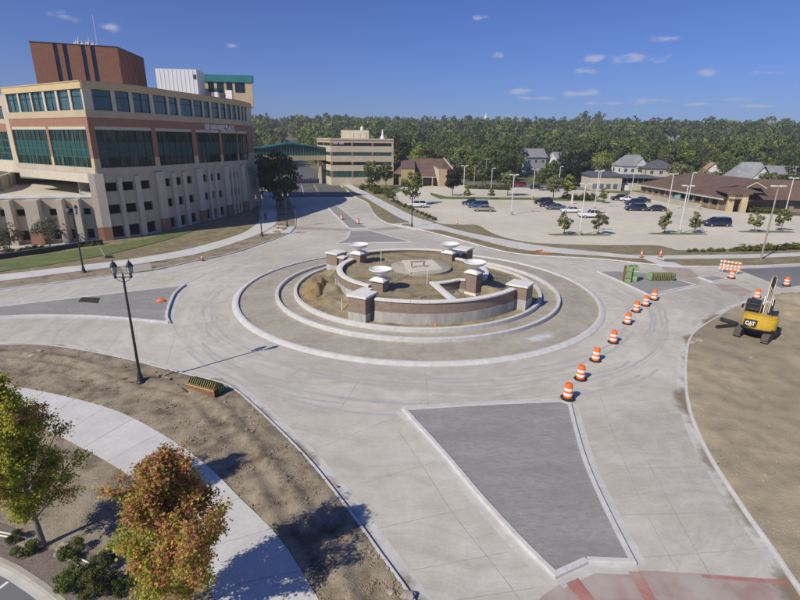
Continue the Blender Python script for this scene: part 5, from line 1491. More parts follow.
def add_tree(name, label, cat, mesh_c, mesh_t, loc, s, rz, group=None):
    t = thing(name, label, cat, loc, rz, group); t.scale = (s[0], s[0], s[1]) if hasattr(s, '__len__') else (s, s, s)
    o = bpy.data.objects.new('trunk', mesh_t); COL.objects.link(o); o.parent = t
    o = bpy.data.objects.new('crown', mesh_c); COL.objects.link(o); o.parent = t
    return t
def proto_tree(seed, H, base, rad, nb, per, size, pal, shape='round', r0=.25, mat='leaves_green', bark='bark', limbs=7):
    rng = np.random.default_rng(seed)
    C, Nn, sh = crown_pts(rng, H, base, rad, nb, per, shape)
    me = leaf_mesh('crown', C, Nn, size*rng.uniform(.7, 1.3, len(C)), greens(rng, len(C), sh, pal), rng, mat=mat, snorm=crown_pts.sn)
    tm = trunk_mb(rng, H, base, rad, r0, limbs).build('trunk_source', bark); tme = tm.data
    bpy.data.objects.remove(tm); tme.name = 'trunk'
    return me, tme
G1 = [(.12, .165, .038), (.145, .19, .048), (.10, .14, .034)]
G2 = [(.09, .125, .036), (.075, .11, .032), (.105, .14, .044)]
G3 = [(.20, .235, .045), (.23, .255, .055), (.165, .21, .042)]
G4 = [(.15, .17, .072), (.175, .195, .085), (.13, .15, .064)]
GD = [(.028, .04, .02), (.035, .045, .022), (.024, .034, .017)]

# ---- the two autumn maples in front
def maple(name, label, loc, H, base, rad, seed, nl, colour, rz=0.0, lean=(0, 0)):
    rng = np.random.default_rng(seed)
    t = thing(name, label, 'tree', loc, rz)
    m = MB(); r0 = .105
    pts = [(lean[0]*i/6*H, lean[1]*i/6*H, H*.9*i/6) for i in range(7)]
    m.tube([(0, 0, -.1), (0, 0, .12)]+pts[1:], [r0*1.6, r0*1.15]+[r0*(1-.135*i) for i in range(1, 7)], 10)
    m.build('trunk', 'bark_grey', t, smooth=True)
    br = MB(); C = []; Nn = []; col = []
    nlimb = 34
    for k in range(nlimb):
        tt = (k+.5)/nlimb; z = base*.8+(H*.86-base*.8)*tt
        prof = min(1, .72+1.5*tt)*(1-tt)**.72+.10
        L = rad*max(.16, prof)*rng.uniform(.6, 1.25)
        a = k*2.39996+rng.uniform(-.3, .3); up = .7+.8*tt
        x0 = lean[0]*z; y0 = lean[1]*z
        P_ = [np.array([x0, y0, z])]
        d = np.array([math.cos(a), math.sin(a), up]); d /= np.linalg.norm(d)
        for j in range(5):
            d = d+np.array([0, 0, .09])+rng.normal(size=3)*.06; d /= np.linalg.norm(d)
            P_.append(P_[-1]+d*L/5*1.15)
        br.tube(P_, [.035*(1-tt*.5)*(1-.17*j) for j in range(6)], 5)
        ntw = int(7+8*L/rad)
        for w in range(ntw):
            j = rng.uniform(1.0, 5); i = min(4, int(j)); p = P_[i]*(1-(j-i))+P_[i+1]*(j-i)
            dd = d*.5+rng.normal(size=3)*.75+np.array([0, 0, .25]); dd /= np.linalg.norm(dd)
            tl = L*rng.uniform(.18, .42)
            q = p+dd*tl
            if w % 2 == 0: br.tube([p, p+dd*tl*.5+rng.normal(size=3)*.02, q], [.010, .007, .003], 4)
            n = max(4, int(nl/nlimb/ntw*rng.uniform(.6, 1.4)))
            f = rng.uniform(.1, 1.12, n)[:, None]
            cc = p+dd*tl*f+rng.normal(size=(n, 3))*np.array([.11, .11, .09])
            C.append(cc); nn = rng.normal(size=(n, 3))*.75+np.array([0, 0, .8])+dd*.3; Nn.append(nn)
            col.append(colour(rng, q, n, H, base))
    br.build('branches', 'bark_grey', t)
    C = np.concatenate(C); Nn = np.concatenate(Nn); col = np.concatenate(col)
    me = leaf_mesh('foliage', C, Nn, .09*rng.uniform(.6, 1.25, len(C)), col, rng, aspect=.9, fold=.16, mat='leaves_maple')
    o = bpy.data.objects.new('foliage', me); COL.objects.link(o); o.parent = t
    return t
def mixc(rng, n, cols, w):
    w = np.array(w)/sum(w); k = rng.choice(len(cols), n, p=w); return np.array(cols)[k]*rng.uniform(.75, 1.25, n)[:, None]
LG, YG, YL, OR2, RD, DG = (.34, .37, .05), (.52, .50, .075), (.62, .54, .08), (.58, .31, .11), (.48, .195, .13), (.22, .265, .045)
def col_a(rng, q, n, H, base):
    h = (q[2]-base)/(H-base); o = noise.noise(Vector(q)*.8)
    if o+.35*(h-.5) > .22: return mixc(rng, n, [OR2, RD, YG, LG], [3, 1.2, 2, 2])
    return mixc(rng, n, [LG, YG, YL, DG, OR2], [4, 4, 1.2, 2, .25])
def col_b(rng, q, n, H, base):
    h = (q[2]-base)/(H-base); o = noise.noise(Vector(q)*.9+Vector((5, 2, 1)))
    if o+1.0*(h-.55) > .02: return mixc(rng, n, [RD, OR2, YG, LG, DG], [3.4, 2.6, 1.2, 1.1, .4])
    if o > -.18: return mixc(rng, n, [OR2, YG, LG, RD, YL], [2, 3, 3, 1, 1])
    return mixc(rng, n, [LG, YG, YL, DG], [4, 4, 1.2, 2])
p1 = G(46, 546, .1)
maple('maple_tree', 'young maple with yellow green leaves at the left edge of the mulch bed', (p1.x-.1, p1.y, .1), 8.0, 1.55, 2.2, 21, 44000, col_a, .4, (-.03, .02))
maple('maple_tree', 'young maple turning red and orange beside the curved pavement', (-7.1, 12.3, .1), 6.95, 1.0, 2.4, 22, 52000, col_b, 1.1, (.0, .025))

# ---- foreground shrubs and grass tufts in the mulch
def shrub_mesh(seed, n, r, h, pal, size):
    rng = np.random.default_rng(seed)
    C, Nn, sh = crown_pts(rng, h, -.12, r, 22, n//22, 'dome')
    return leaf_mesh('foliage', C, Nn, size*rng.uniform(.6, 1.4, len(C)), greens(rng, len(C), sh, pal), rng, aspect=.4)
def shrub(name, label, mesh, loc, s, rz, cat='shrub', group=None):
    t = thing(name, label, cat, loc, rz, group); t.scale = (s, s, s) if not hasattr(s, '__len__') else s
    o = bpy.data.objects.new('foliage', mesh); COL.objects.link(o); o.parent = t
    m = trunk_small; o2 = bpy.data.objects.new('stems', m); COL.objects.link(o2); o2.parent = t
    return t
ts = MB()
for k in range(6):
    a = k*1.05; ts.tube([(.03*math.cos(a), .03*math.sin(a), -.1), (.12*math.cos(a), .12*math.sin(a), .2), (.28*math.cos(a), .28*math.sin(a), .45)], [.02, .014, .006], 5)
ts_o = ts.build('stems', 'bark'); trunk_small = ts_o.data; bpy.data.objects.remove(ts_o)
SH1 = shrub_mesh(31, 2600, .62, .75, [(.07, .10, .022), (.09, .13, .03), (.05, .075, .018), (.13, .15, .04)], .085)
SH2 = shrub_mesh(32, 2600, .62, .75, [(.07, .10, .022), (.10, .135, .035), (.055, .08, .02), (.15, .15, .05)], .085)
for k, (u, v, s, lab) in enumerate([(70, 586, 1.0, 'dark green bushy shrub in the mulch left of the red maple'), (97, 590, 1.05, 'dark green bushy shrub in the mulch closest to the red maple'), (73, 556, .85, 'small green shrub just right of the yellow green maple trunk'),
                                    (104, 567, .8, 'small green shrub under the white pipe beside the red maple'), (26, 553, .75, 'low weedy shrub left of the yellow green maple trunk'), (17, 541, .6, 'tiny weedy clump near the white pipe at the left edge'), (125, 590, .7, 'small green shrub half under the red maple')]):
    q = G(u, v, .11); shrub('shrub', lab, (SH1, SH2)[k % 2], (q.x, q.y, .11), s, k*1.3)

# ---- small trees and hedges round the parking lot
PL = [proto_tree(40+k, 3.9, 1.0, 1.15, 26, 55, .24, [(.16, .19, .055), (.19, .215, .07), (.125, .155, .042), (.23, .225, .085)], sh_, r0=.07, limbs=5) for k, sh_ in enumerate(('round', 'round', 'cone'))]
for k, (u, v, s, kind, lab) in enumerate([(564, 234.2, 1.0, 0, 'small lollipop tree on the planting island, left of the tall lamp'), (598, 234.2, 1.05, 1, 'small lollipop tree in front of the white pickup'),
        (664, 233.4, 1.0, 1, 'small lollipop tree on the planting island below the dark sedan'), (694.5, 232.6, 1.0, 0, 'small lollipop tree left of the dark minivan'),
        (754, 231.4, .98, 0, 'small lollipop tree in front of the restaurant entrance'), (781, 230.6, 1.05, 1, 'small lollipop tree at the right end of the planting islands'),
        (466.3, 199, 1.0, 2, 'small conical tree on the median behind the row of three cars, left one'), (491, 199.2, .95, 2, 'small conical tree on the median behind the row of three cars, right one'),
        (585, 200.8, .7, 1, 'tiny tree by the far end of the parking lot')]):
    q = G(u, v, .12); add_tree('young_tree', lab, 'tree', *PL[kind], (q.x, q.y, .12), s, k*1.7, None)
PM = [proto_tree(50+k, 7.5, 2.0, 2.3, 34, 55, .42, pal, 'round', r0=.14) for k, pal in enumerate((G1, G3, GD, G4))]
for k, (u, v, s, kind, lab, z) in enumerate([
        (412.3, 204.5, 1.05, 0, 'slim tree behind the black lamp post at the corner of the lot', .1), (452.5, 195.5, 1.0, 2, 'dark tree on the median in front of the bank', .1),
        (507.5, 195.5, 1.1, 3, 'round olive tree behind the median', .1), (372, 190, 1.2, 0, 'bushy tree beside the pavement left of the bank', .1), (386, 187.5, 1.25, 3, 'bushy tree right beside the bank corner', .1),
        (366, 184, .8, 0, 'small tree in front of the tan office', .1), (352, 182.5, .7, 2, 'dark small tree before the office windows', .1),
        (553, 199, 1.0, 3, 'loose olive tree behind the black cars', .1), (567, 198, .85, 1, 'yellow green bush tree at the back of the lot', .1), (539.5, 190.5, .9, 0, 'small green tree beside the back street', .1),
        (482, 186, 1.0, 3, 'olive tree behind the tall lot lamps', .0), (603, 203, .5, 1, 'low yellow green bush tree at the back of the lot behind the pickup', .1)]):
    q = G(u, v, z); add_tree('tree', lab, 'tree', *PM[kind], (q.x, q.y, z), s, k*1.1)
# pale open trees against the parking deck
PO = proto_tree(60, 4.6, 1.0, 1.9, 30, 26, .26, [(.16, .16, .10), (.20, .19, .12), (.12, .13, .075)], 'round', r0=.09)
for k, (u, v, s, lab) in enumerate([(50, 246, 1.0, 'thin grey green tree against the front of the parking deck'), (11, 253, .95, 'thin grey green tree at the left edge by the parking deck')]):
    q = G(u, v, .2); add_tree('ornamental_tree', lab, 'tree', *PO, (q.x, q.y, .1), s, k*2.)
# big dark tree beside the shaded pavement
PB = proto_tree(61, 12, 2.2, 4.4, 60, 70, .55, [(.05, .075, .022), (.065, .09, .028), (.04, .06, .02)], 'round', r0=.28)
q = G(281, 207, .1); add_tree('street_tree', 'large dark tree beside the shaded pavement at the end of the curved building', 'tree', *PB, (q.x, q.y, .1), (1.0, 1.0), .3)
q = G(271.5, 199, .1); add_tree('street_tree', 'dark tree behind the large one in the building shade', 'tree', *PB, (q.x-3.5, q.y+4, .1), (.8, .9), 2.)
# hedge plants along the lot edge
SHH = [shrub_mesh(33+k, 900, .8, .95, [(.10, .13, .03), (.13, .155, .04), (.08, .11, .025), (.2, .19, .07)], .17) for k in range(2)]
hl = px_line([(690, 252.3), (720, 251.6), (760, 250.4), (800, 249), (850, 247)], .12, 6); hl = resample(hl, 26)
hcount = ['shrub in the clipped hedge along the right verge, between the ramp and the leaning lamp', 'shrub in the clipped hedge along the right verge, right of the leaning lamp']
for k, q in enumerate(hl):
    big = k > 7
    shrub('hedge_shrub', hcount[0] if PJ(q.x, q.y, .5)[0] < 763 else hcount[1], SHH[k % 2], (q.x+random.uniform(-.15, .15), q.y+random.uniform(-.2, .2), .11), random.uniform(.85, 1.15) if big else random.uniform(.5, .75), k*2.2, 'shrub', 'hedge shrubs along the right verge')
bl = [(u, v) for u, v in zip(np.linspace(393, 434, 11), np.linspace(201.6, 220, 11))]
for k, (u, v) in enumerate(bl):
    q = G(u, v, .12); shrub('bed_shrub', 'low green shrub in the strip between the lot and the diagonal pavement', SHH[k % 2], (q.x, q.y, .11), random.uniform(.7, 1.1), k*1.9, 'shrub', 'shrubs along the diagonal pavement')
for k in range(15):
    u = random.uniform(362, 392); v = 187+(u-362)*.32+random.uniform(-2.5, 4)
    q = G(u, v, .1); shrub('bed_shrub', 'leafy shrub in the bed left of the bank drive', SHH[k % 2], (q.x, q.y, .05), random.uniform(1.3, 2.2), k*1.9, 'shrub', 'shrubs left of the bank drive')
for k, (u, v) in enumerate([(u_, 254.3-(u_*.082)) for u_ in (4, 18, 24, 33, 41, 62, 70, 76, 84, 90, 97)]):
    q = G(u, v, .1); shrub('bed_shrub', 'low shrub in the planting bed behind the dark retaining wall', SHH[k % 2], (q.x, q.y+.7, .05), random.uniform(.6, 1.0), k*1.3, 'shrub', 'shrubs before the parking deck')
for k in range(12):
    s = random.uniform(.5, 3.5); q = Vector((84, 114))+Vector((.93, -.36))*(k*.95-1)+Vector((random.uniform(-.3, .3), random.uniform(-.4, .4)))
    u, v = 748+k*2.6, 211.3+k*.1; q = G(u, v, 0); shrub('bed_shrub', 'rounded green shrub in front of the restaurant windows', SHH[k % 2], (q.x, q.y-.6, -.02), random.uniform(1.0, 1.6), k*1.3, 'shrub', 'shrubs before the restaurant')
for k in range(14):
    u = 467+k*3.1; q = G(u, 188.6+k*.1, 0); shrub('bed_shrub', 'dark clipped shrub in the row behind the parking lot', SHH[k % 2], (q.x, q.y, -.03), 1.5, k, 'shrub', 'shrub row behind the lot')
for k in range(10):
    u = 566+k*3.2; q = G(u, 199.5+random.uniform(-.5, .8), 0); shrub('bed_shrub', 'bushy shrub at the grassy back edge of the parking lot', SHH[k % 2], (q.x, q.y, 0), random.uniform(1.4, 2.3), k, 'shrub', 'shrubs at the back of the lot')

# ---- trees beyond the lot, one by one, then the far wood as one mass
WP = []
for k, (pal, H, rad, shp) in enumerate([(G1, 12, 4.6, 'round'), (G2, 13, 4.8, 'round'), (G3, 11, 4.4, 'round'), (G4, 12, 4.9, 'round'), (G1, 14, 4.4, 'round'), (G2, 12, 4.0, 'dome'), (GD, 12, 5.2, 'round')]):
    WP.append((proto_tree(70+k, H, 1.4, rad, 48, 60, .66, pal, shp, r0=.3, limbs=6), H))
wlab = ['mid green broadleaf tree', 'dark green broadleaf tree', 'yellow green broadleaf tree', 'olive green broadleaf tree', 'tall mid green tree', 'dense dark green tree', 'blackish green tree']
HOUSES = [(o.location.x, o.location.y) for o in bpy.data.objects if o.get('category') in ('house',)]
def blocked(x, y):
    if y < 200 and 20 < x < 60: return True
    for hx, hy in HOUSES:
        # keep the houses and the view to them clear
        dy = hy-y
        if -11 < dy < 75 and abs(x-hx*y/hy) < (11 if dy < 14 else 7.5): return True
    q = min((Vector((x, y))-p).length for p in sc)
    if q < (13 if y < 260 else 9.5): return True
    if 55 < x < 90 and 165 < y < 196: return True
    if -36 < x < 26 and y < 212: return True
    if x > 66 and y < 196-(x-66)*.30 and x < 130: return True
    if x > 18 and 190-12 < y < 202+(x-60)*.25 and x < 62: return True
    return False
wr = random.Random(19)
def tree_spots():
    out = []
    y = 176.0
    while y < 800:
        st = 9.8 if y < 330 else (11.5 if y < 520 else 12.5)
        x = -0.95*y
        while x < 0.98*y:
            X = x+wr.uniform(-.42, .42)*st; Y = y+wr.uniform(-.42, .42)*st
            if not blocked(X, Y): out.append((X, Y))
            x += st
        y += st*.95
    return out
spots_ = []
for (x, y) in tree_spots():
    z = T(x, y); u, v = PJ(x, y, z+8)
    if u < 215 or u > 850: continue
    if x < -38 and y < 240: continue
    spots_.append((y, x, z))
spots_.sort()
near = spots_[:285]; far = spots_[285:]
ZB = near[-1][0]
for i, (y, x, z) in enumerate(near):
    o = noise.noise(Vector((x*.03, y*.03, 2)))
    k = wr.choice([0, 0, 1, 1, 2, 3, 4, 5] if o < .1 else [0, 2, 2, 3, 4, 1])
    (mc, mt), H = WP[k]
    s = (wr.uniform(.6, 1.05) if wr.random() < .75 else wr.uniform(1.05, 1.4))*(1.0 if y > 215 else .75)
    zone = 'on the slope right of the restaurant' if x > 130 else ('in the belt behind the houses' if x > 60 else ('in the belt behind the bank and back street' if x > 0 else 'in the belt behind the footbridge'))
    add_tree('broadleaf_tree', wlab[k]+' '+zone, 'tree', mc, mt, (x, y, z-.2), (s*wr.uniform(.95, 1.2), s), wr.uniform(0, 6.28), 'trees of the wooded belt, '+wlab[k])
# a few that stand out
for (u, v, y, s, k, lab) in [(573, 187, 188, (1.05, 1.05), 6, 'large dark crowned tree standing behind the parking lot'), (600, 181, 222, (1.1, 1.05), 2, 'bright yellow green tree behind the flat tan building'),
                             (680, 187, 190, (.95, .75), 3, 'olive tree rising behind the left end of the restaurant roof'), (700, 185, 190, (.7, .6), 2, 'bright green small tree left of the peach roof'), (768, 188, 160, (.7, .62), 0, 'green tree between the grey roofs behind the restaurant'),
                             (724, 184, 185, (.75, .7), 1, 'dark green tree between the peach roof and the grey gables'), (796, 192, 165, (1.0, .8), 1, 'dark tree at the right edge behind the restaurant')]:
    q = AT(u, v, y); (mc, mt), H = WP[k]
    add_tree('broadleaf_tree', lab, 'tree', mc, mt, (q.x, q.y, T(q.x, q.y)-.15), s, u*.1)
rng = np.random.default_rng(99)
C = []; Nn = []; col = []; sz = []; SNf = []
pals = [np.array(p) for p in (G1, G2, G3, G4, G1, G2)]
def far_tree(x, y, z, H, rad, nb, per, size, pal):
    c, n, sh = crown_pts(rng, H, 1.5, rad, nb, per, 'round')
    C.append(c+np.array([x, y, z])); Nn.append(n); SNf.append(crown_pts.sn); sz.append(size*rng.uniform(.7, 1.3, len(c)))
    base_ = pal[rng.integers(0, 3)]*rng.uniform(.68, 1.4)
    col.append(base_*(sh*rng.uniform(.92, 1.08, len(c)))[:, None])
for (y, x, z) in far:
    o = noise.noise(Vector((x*.012, y*.012, 2)))
    pal = pals[rng.choice([0, 1, 1, 3, 4, 5, 2])] if o < .15 else pals[rng.choice([0, 2, 3, 4])]
    H = (rng.uniform(7.5, 14) if rng.random() < .8 else rng.uniform(14, 19))*(1.0 if y < 600 else .9); rad = rng.uniform(4.0, 8.4)
    nb, per, size = (24, 26, 1.25) if y < 430 else ((18, 19, 1.6) if y < 580 else (14, 15, 2.0))
    far_tree(x, y, z, H, rad, nb, per, size, pal)
for (u, H, y) in [(581, 22, 690), (598, 21, 690), (582, 17, 700), (627, 15, 690), (668, 14, 690), (709, 17, 690), (722, 14, 690), (470, 12, 700), (540, 12, 700)]:
    q = AT(u, 130, y); far_tree(q.x, y, T(q.x, y)+2, H, H*.42, 34, 20, 2.0, np.array(G2))
me = leaf_mesh('far_wood', np.concatenate(C), np.concatenate(Nn), np.concatenate(sz), np.concatenate(col), rng, mat='leaves_wood', snorm=np.concatenate(SNf))
o = bpy.data.objects.new('far_wood', me); COL.objects.link(o)
tag(o, 'unbroken green wood covering the far hillside up to the skyline', 'wood', kind='stuff')
# church steeples and masts on the skyline
for (u, v, h, lab) in [(485.5, 124, 22, 'tiny pale church steeple on the skyline above the wood'), ]:
    q = AT(u, v, 690); t = thing('church_steeple', lab, 'steeple', (q.x, 690, T(q.x, 690)))
    MB().b2(-2, 2, -2, 2, 0, 13).build('tower', 'wall_cream', t); MB().lathe([(2.6, 13), (.05, 20)], 8).build('spire', 'wall_white', t)
# ---- thin summer haze over the whole view
hz = MB().b2(-900, 900, -60, 900, -1.2, 75).build('haze', 'white_paint')
hm = bpy.data.materials.new('haze_air'); hm.use_nodes = True
hn = hm.node_tree; hn.nodes.clear()
ho = hn.nodes.new('ShaderNodeOutputMaterial'); hv = hn.nodes.new('ShaderNodeVolumePrincipled')
hv.inputs['Color'].default_value = (.86, .91, 1.0, 1); hv.inputs['Density'].default_value = 0.00036; hv.inputs['Anisotropy'].default_value = 0.2
hn.links.new(hv.outputs[0], ho.inputs['Volume'])
hz.data.materials.clear(); hz.data.materials.append(hm); hz['kind'] = 'stuff'; hz['label'] = 'thin pale haze in the air over the far hillside'; hz['category'] = 'haze'
# ================================================================== STREET FURNITURE
def lamp_post(label, u, v, H, rz=0.0, z=.12):
    q = G(u, v, z)
    t = thing('lamp_post', label, 'lamp', (q.x, q.y, z), rz, 'black twin lantern lamp posts')
    MB().lathe([(.26, -.1), (.27, .1), (.22, .16), (.17, .5), (.13, .62), (.12, .75)], 12).build('base', 'black_metal', t, smooth=True)
    MB().lathe([(.095, .7), (.065, H-1.15), (.09, H-1.13), (.09, H-1.05), (.05, H-1.0), (.05, H-.8)], 10).build('pole', 'black_metal', t, smooth=True)
    m = MB(); m.tube([(-.46, 0, H-1.05), (.46, 0, H-1.05)], .035, 8); m.tube([(-.46, 0, H-1.05), (-.3, 0, H-1.25), (0, 0, H-1.4)], .022, 6); m.tube([(.46, 0, H-1.05), (.3, 0, H-1.25), (0, 0, H-1.4)], .022, 6); m.build('cross_arm', 'black_metal', t)
    for s in (-1, 1):
        x = .46*s
        h = MB().lathe([(.05, H-1.12), (.11, H-1.0), (.05, H-.93), (.1, H-.86), (.13, H-.8)], 8, (x, 0, 0)).build('lantern', 'black_metal', t)
        MB().lathe([(.125, H-.8), (.19, H-.42), (.19, H-.38)], 8, (x, 0, 0)).build('lantern_glass', 'lamp_glass', h)
        MB().lathe([(.23, H-.38), (.2, H-.3), (.13, H-.16), (.09, H-.1), (.05, H-.08), (.03, H), (.01, H+.06)], 8, (x, 0, 0)).build('lantern_hood', 'black_metal', h)
        m = MB()
        for k in range(8):
            a = 2*math.pi*k/8; m.bar((x+.13*math.cos(a), .13*math.sin(a), H-.8), (x+.195*math.cos(a), .195*math.sin(a), H-.39), .018, .018)
        m.build('lantern_ribs', 'black_metal', h)
    return t
lamp_post('tall black twin lantern lamp post on the bare soil in the left foreground', 141, 382.5, 8.25, .12)
lamp_post('black twin lantern lamp post on the verge in front of the parking deck', 84, 272.5, 8.0, .1)
lamp_post('black twin lantern lamp post at the bend of the pavement under the curved building', 262, 236.5, 6.9, .1)
lamp_post('black twin lantern lamp post beside the kerb at the street mouth', 287.3, 227, 6.4, .6)
lamp_post('black twin lantern lamp post at the start of the diagonal pavement on the right', 411.8, 226.8, 6.3, .4)

def lot_light(label, u, v, H, heads=2, rz=0.0, z=0.02, base=True, r=.1, pm='pole_shade'):
    q = G(u, v, z)
    t = thing('lot_light', label, 'lamp', (q.x, q.y, z), rz, 'parking lot lights')
    if base: MB().lathe([(.32, -.05), (.32, .7), (.28, .75)], 12).build('base', 'old_concrete', t)
    MB().tube([(0, 0, 0), (0, 0, H-.1)], [r*1.1, r*.8], 8).build('pole', pm, t, smooth=True)
    m = MB(); m.bar((-.55 if heads == 2 else 0, 0, H-.2), (.55, 0, H-.2), .06, .06); m.build('arm', 'pole_shade', t)
    for s in ((-1, 1) if heads == 2 else (1,)):
        hd = MB().box((.62*s, 0, H-.1), (.75, .5, .2)).build('lamp_head', 'pole_shade', t, bevel=.03)
        MB().box((.62*s, 0, H-.213), (.6, .38, .02)).build('lens', 'lamp_glass', hd)
    return t
for lab, u, v, H, hd in [
        ('tall pale lot light on the planting island in front of the white pickup', 579.5, 235.2, 8.9, 2), ('tall pale lot light on the planting island left of the dark minivan', 679.2, 233.8, 8.6, 2),
        ('pale lot light at the far left beside the median tree before the bank', 463.2, 197.6, 9.0, 2), ('pale lot light right of the row of three parked cars', 511, 215, 8.8, 2),
        ('pale lot light behind the right conical tree on the median', 490.6, 195, 8.0, 1), ('pale lot light left of the black cars at the back of the lot', 532.3, 199, 8.4, 2),
        ('pale lot light behind the olive tree at the back of the lot', 558, 191, 8.0, 1), ('pale lot light rising directly behind the white pickup', 594.3, 209.5, 9.2, 2),
        ('pale lot light at the back edge left of the flat tan building', 597.4, 199.5, 8.2, 1), ('pale lot light between the tan building and the restaurant', 631.3, 192.5, 8.0, 1),
        ('pale lot light right of the dark sedan', 667.2, 211, 8.8, 2), ('pale lot light by the restaurant wall right of the cyan sign', 687, 206, 8.6, 1), ('pale lot light right of the restaurant entrance', 784.2, 216.2, 8.6, 2)]:
    lot_light(lab, u, v, H, hd, random.uniform(-.2, .2))
lot_light('tall galvanised light pole on the right verge before the hedge', 760.8, 259.2, 10.2, 2, .1, .12, False, .12, 'wood_pole')
q = G(571.6, 204, .02); t = thing('post', 'plain white square post standing alone behind the silver blue sedan', 'post', (q.x, q.y, .02)); MB().b2(-.16, .16, -.16, .16, 0, 2.6).build('shaft', 'trim_white', t); MB().b2(-.2, .2, -.2, .2, 2.6, 2.7).build('cap', 'trim_white', t)
for (u, v, h, lab) in [(485, 186, 10, 'grey wooden utility pole behind the olive tree'), (518.5, 176, 11, 'wooden utility pole beside the back street left of the grey house'), (474, 185, 7.5, 'short grey pole behind the shrub row')]:
    q = G(u, v); t = thing('utility_pole', lab, 'pole', (q.x, q.y, -.05))
    MB().tube([(0, 0, 0), (0, 0, h)], [.17, .12], 8).build('shaft', 'wood_pole', t); MB().box((0, 0, h-.6), (2.2, .1, .14)).build('crossarm', 'wood_pole', t)

# ---- construction drums, cones, barricade
def drum_proto():
    t = thing('traffic_drum', 'x', 'traffic drum', (0, 0, 0), 0, 'orange construction drums')
    MB().lathe([(.46, 0), (.46, .05), (.40, .085), (.30, .09)], 8).build('rubber_base', 'rubber', t)
    MB().lathe([(.285, .06), (.285, .18), (.275, .185), (.27, .52), (.255, .525), (.25, .80), (.235, .805), (.23, .97), (.20, 1.02), (.10, 1.03)], 20).build('barrel', 'orange_plastic', t, smooth=True)
    MB().lathe([(.281, .24), (.279, .41), (.276, .415), (.276, .235)], 20, close=False).build('white_band', 'reflective_white', t, smooth=True)
    MB().lathe([(.263, .57), (.26, .74), (.256, .745), (.257, .565)], 20, close=False).build('white_band', 'reflective_white', t, smooth=True)
    MB().bar((-.09, 0, 1.06), (.09, 0, 1.06), .03, .06).build('handle', 'orange_plastic', t)
    return t
dp = drum_proto()
drums = [(567.3, 399.3, 'orange and white drum nearest the camera, at the tip of the large grey traffic island'), (580.4, 379, 'second orange and white drum from the camera in the row'), (595.3, 360.5, 'third orange and white drum from the camera in the row'),
         (613, 342.3, 'fourth orange and white drum from the camera in the row'), (627.2, 323.6, 'fifth orange and white drum from the camera in the row'), (636, 311.6, 'orange and white drum nearest the camera of the close trio by the right grey island'),
         (645.4, 305.6, 'middle orange and white drum of the close trio by the right grey island'), (654, 299.6, 'farthest orange and white drum of the close trio by the right grey island'), (731.2, 278.2, 'orange and white drum just below the striped barricade'),
         (756.5, 298.6, 'orange and white drum just behind the yellow excavator'), (786, 285.6, 'orange and white drum at the right edge beside the asphalt'), (341.8, 219.4, 'small far drum on the narrow island in the street mouth, left one'), (358, 223.6, 'small far drum on the narrow island in the street mouth, right one')]
for k, (u, v, lab) in enumerate(drums):
    o = dp if k == 0 else clone(dp)
    z = .09 if k in (11, 12) else 0.0
    q = G(u, v, z); place(o, (q.x, q.y, z), k*1.3, 1.0); o['label'] = lab
    o.rotation_euler = (random.uniform(-.02, .02), random.uniform(-.02, .02), k*1.3)
    if k in (0,): place(o, (q.x, q.y, .10), .3)
def cone(label, u, v, z=.13, h=.9):
    q = G(u, v, z); t = thing('traffic_cone', label, 'cone', (q.x, q.y, z), 0, 'orange cones')
    MB().box((0, 0, .03), (.4, .4, .06)).build('base', 'rubber', t); MB().lathe([(.16, .05), (.03, h)], 12).build('body', 'orange_plastic', t, smooth=True)
    k = h/.9; MB().lathe([(.108*1.0, .40*k), (.075, .62*k)], 12, close=False).build('white_band', 'reflective_white', t); return t
cone('tall orange cone on the pavement left of the kerb ramp', 641.2, 257.4, .15, 1.25); cone('tall orange cone on the pavement right of the kerb ramp', 660.2, 257, .15, 1.25)
cone('small orange cone by the ramp at the street mouth', 278, 228.4, .15, .75); cone('small orange cone on the far edge of the parking lot verge', 457.2, 224.4, .04, .7); cone('small orange cone on the verge behind the left traffic island', 202.3, 260, .13, .75)
q = G(161, 301.5, .09); m = MB().lathe([(.32, 0), (.36, .08), (.28, .2), (.12, .27), (.03, .3)], 9, (0, 0, 0)); o = m.build('orange_bag', 'orange_plastic', smooth=True); place(o, (q.x, q.y, .085), .4, (1.3, .8, 1)); tag(o, 'crumpled orange bag lying on the left traffic island', 'bag')
q = G(729, 273.3); t = thing('barricade', 'three board barricade with orange and white stripes at the asphalt edge', 'barricade', (q.x, q.y, 0), R(-38))
for s in (-.75, .75):
    MB().bar((s, 0, .03), (s, 0, 1.65), .06, .06).build('upright', 'galv_pole', t); MB().bar((s, -.6, .05), (s, .6, .05), .08, .08).build('foot', 'galv_pole', t)
for z in (.55, 1.0, 1.45):
    bd = MB().box((0, -.06, z), (2.3, .03, .24)).build('board', 'reflective_white', t)
    m = MB()
    for k in range(6):
        x = -1.05+k*.4; m.hexa([(x, -.085, z-.12), (x+.2, -.085, z-.12), (x+.2, -.076, z-.12), (x, -.076, z-.12), (x+.1, -.085, z+.12), (x+.3 if k < 5 else x+.2, -.085, z+.12), (x+.3 if k < 5 else x+.2, -.076, z+.12), (x+.1, -.076, z+.12)])
    m.build('stripes', 'signal_orange', bd)
for (u, v, a, lab) in [(538.5, 250.5, .5, 'orange striped board lying on the verge beside the pavement, left piece'), (547, 253.2, .1, 'orange striped board lying on the verge beside the pavement, right piece')]:
    q = G(u, v, .2); o = MB().box((0, 0, .05), (1.5, .3, .08)).build('fallen_board', 'signal_orange'); place(o, (q.x, q.y, .16), a); tag(o, lab, 'board')

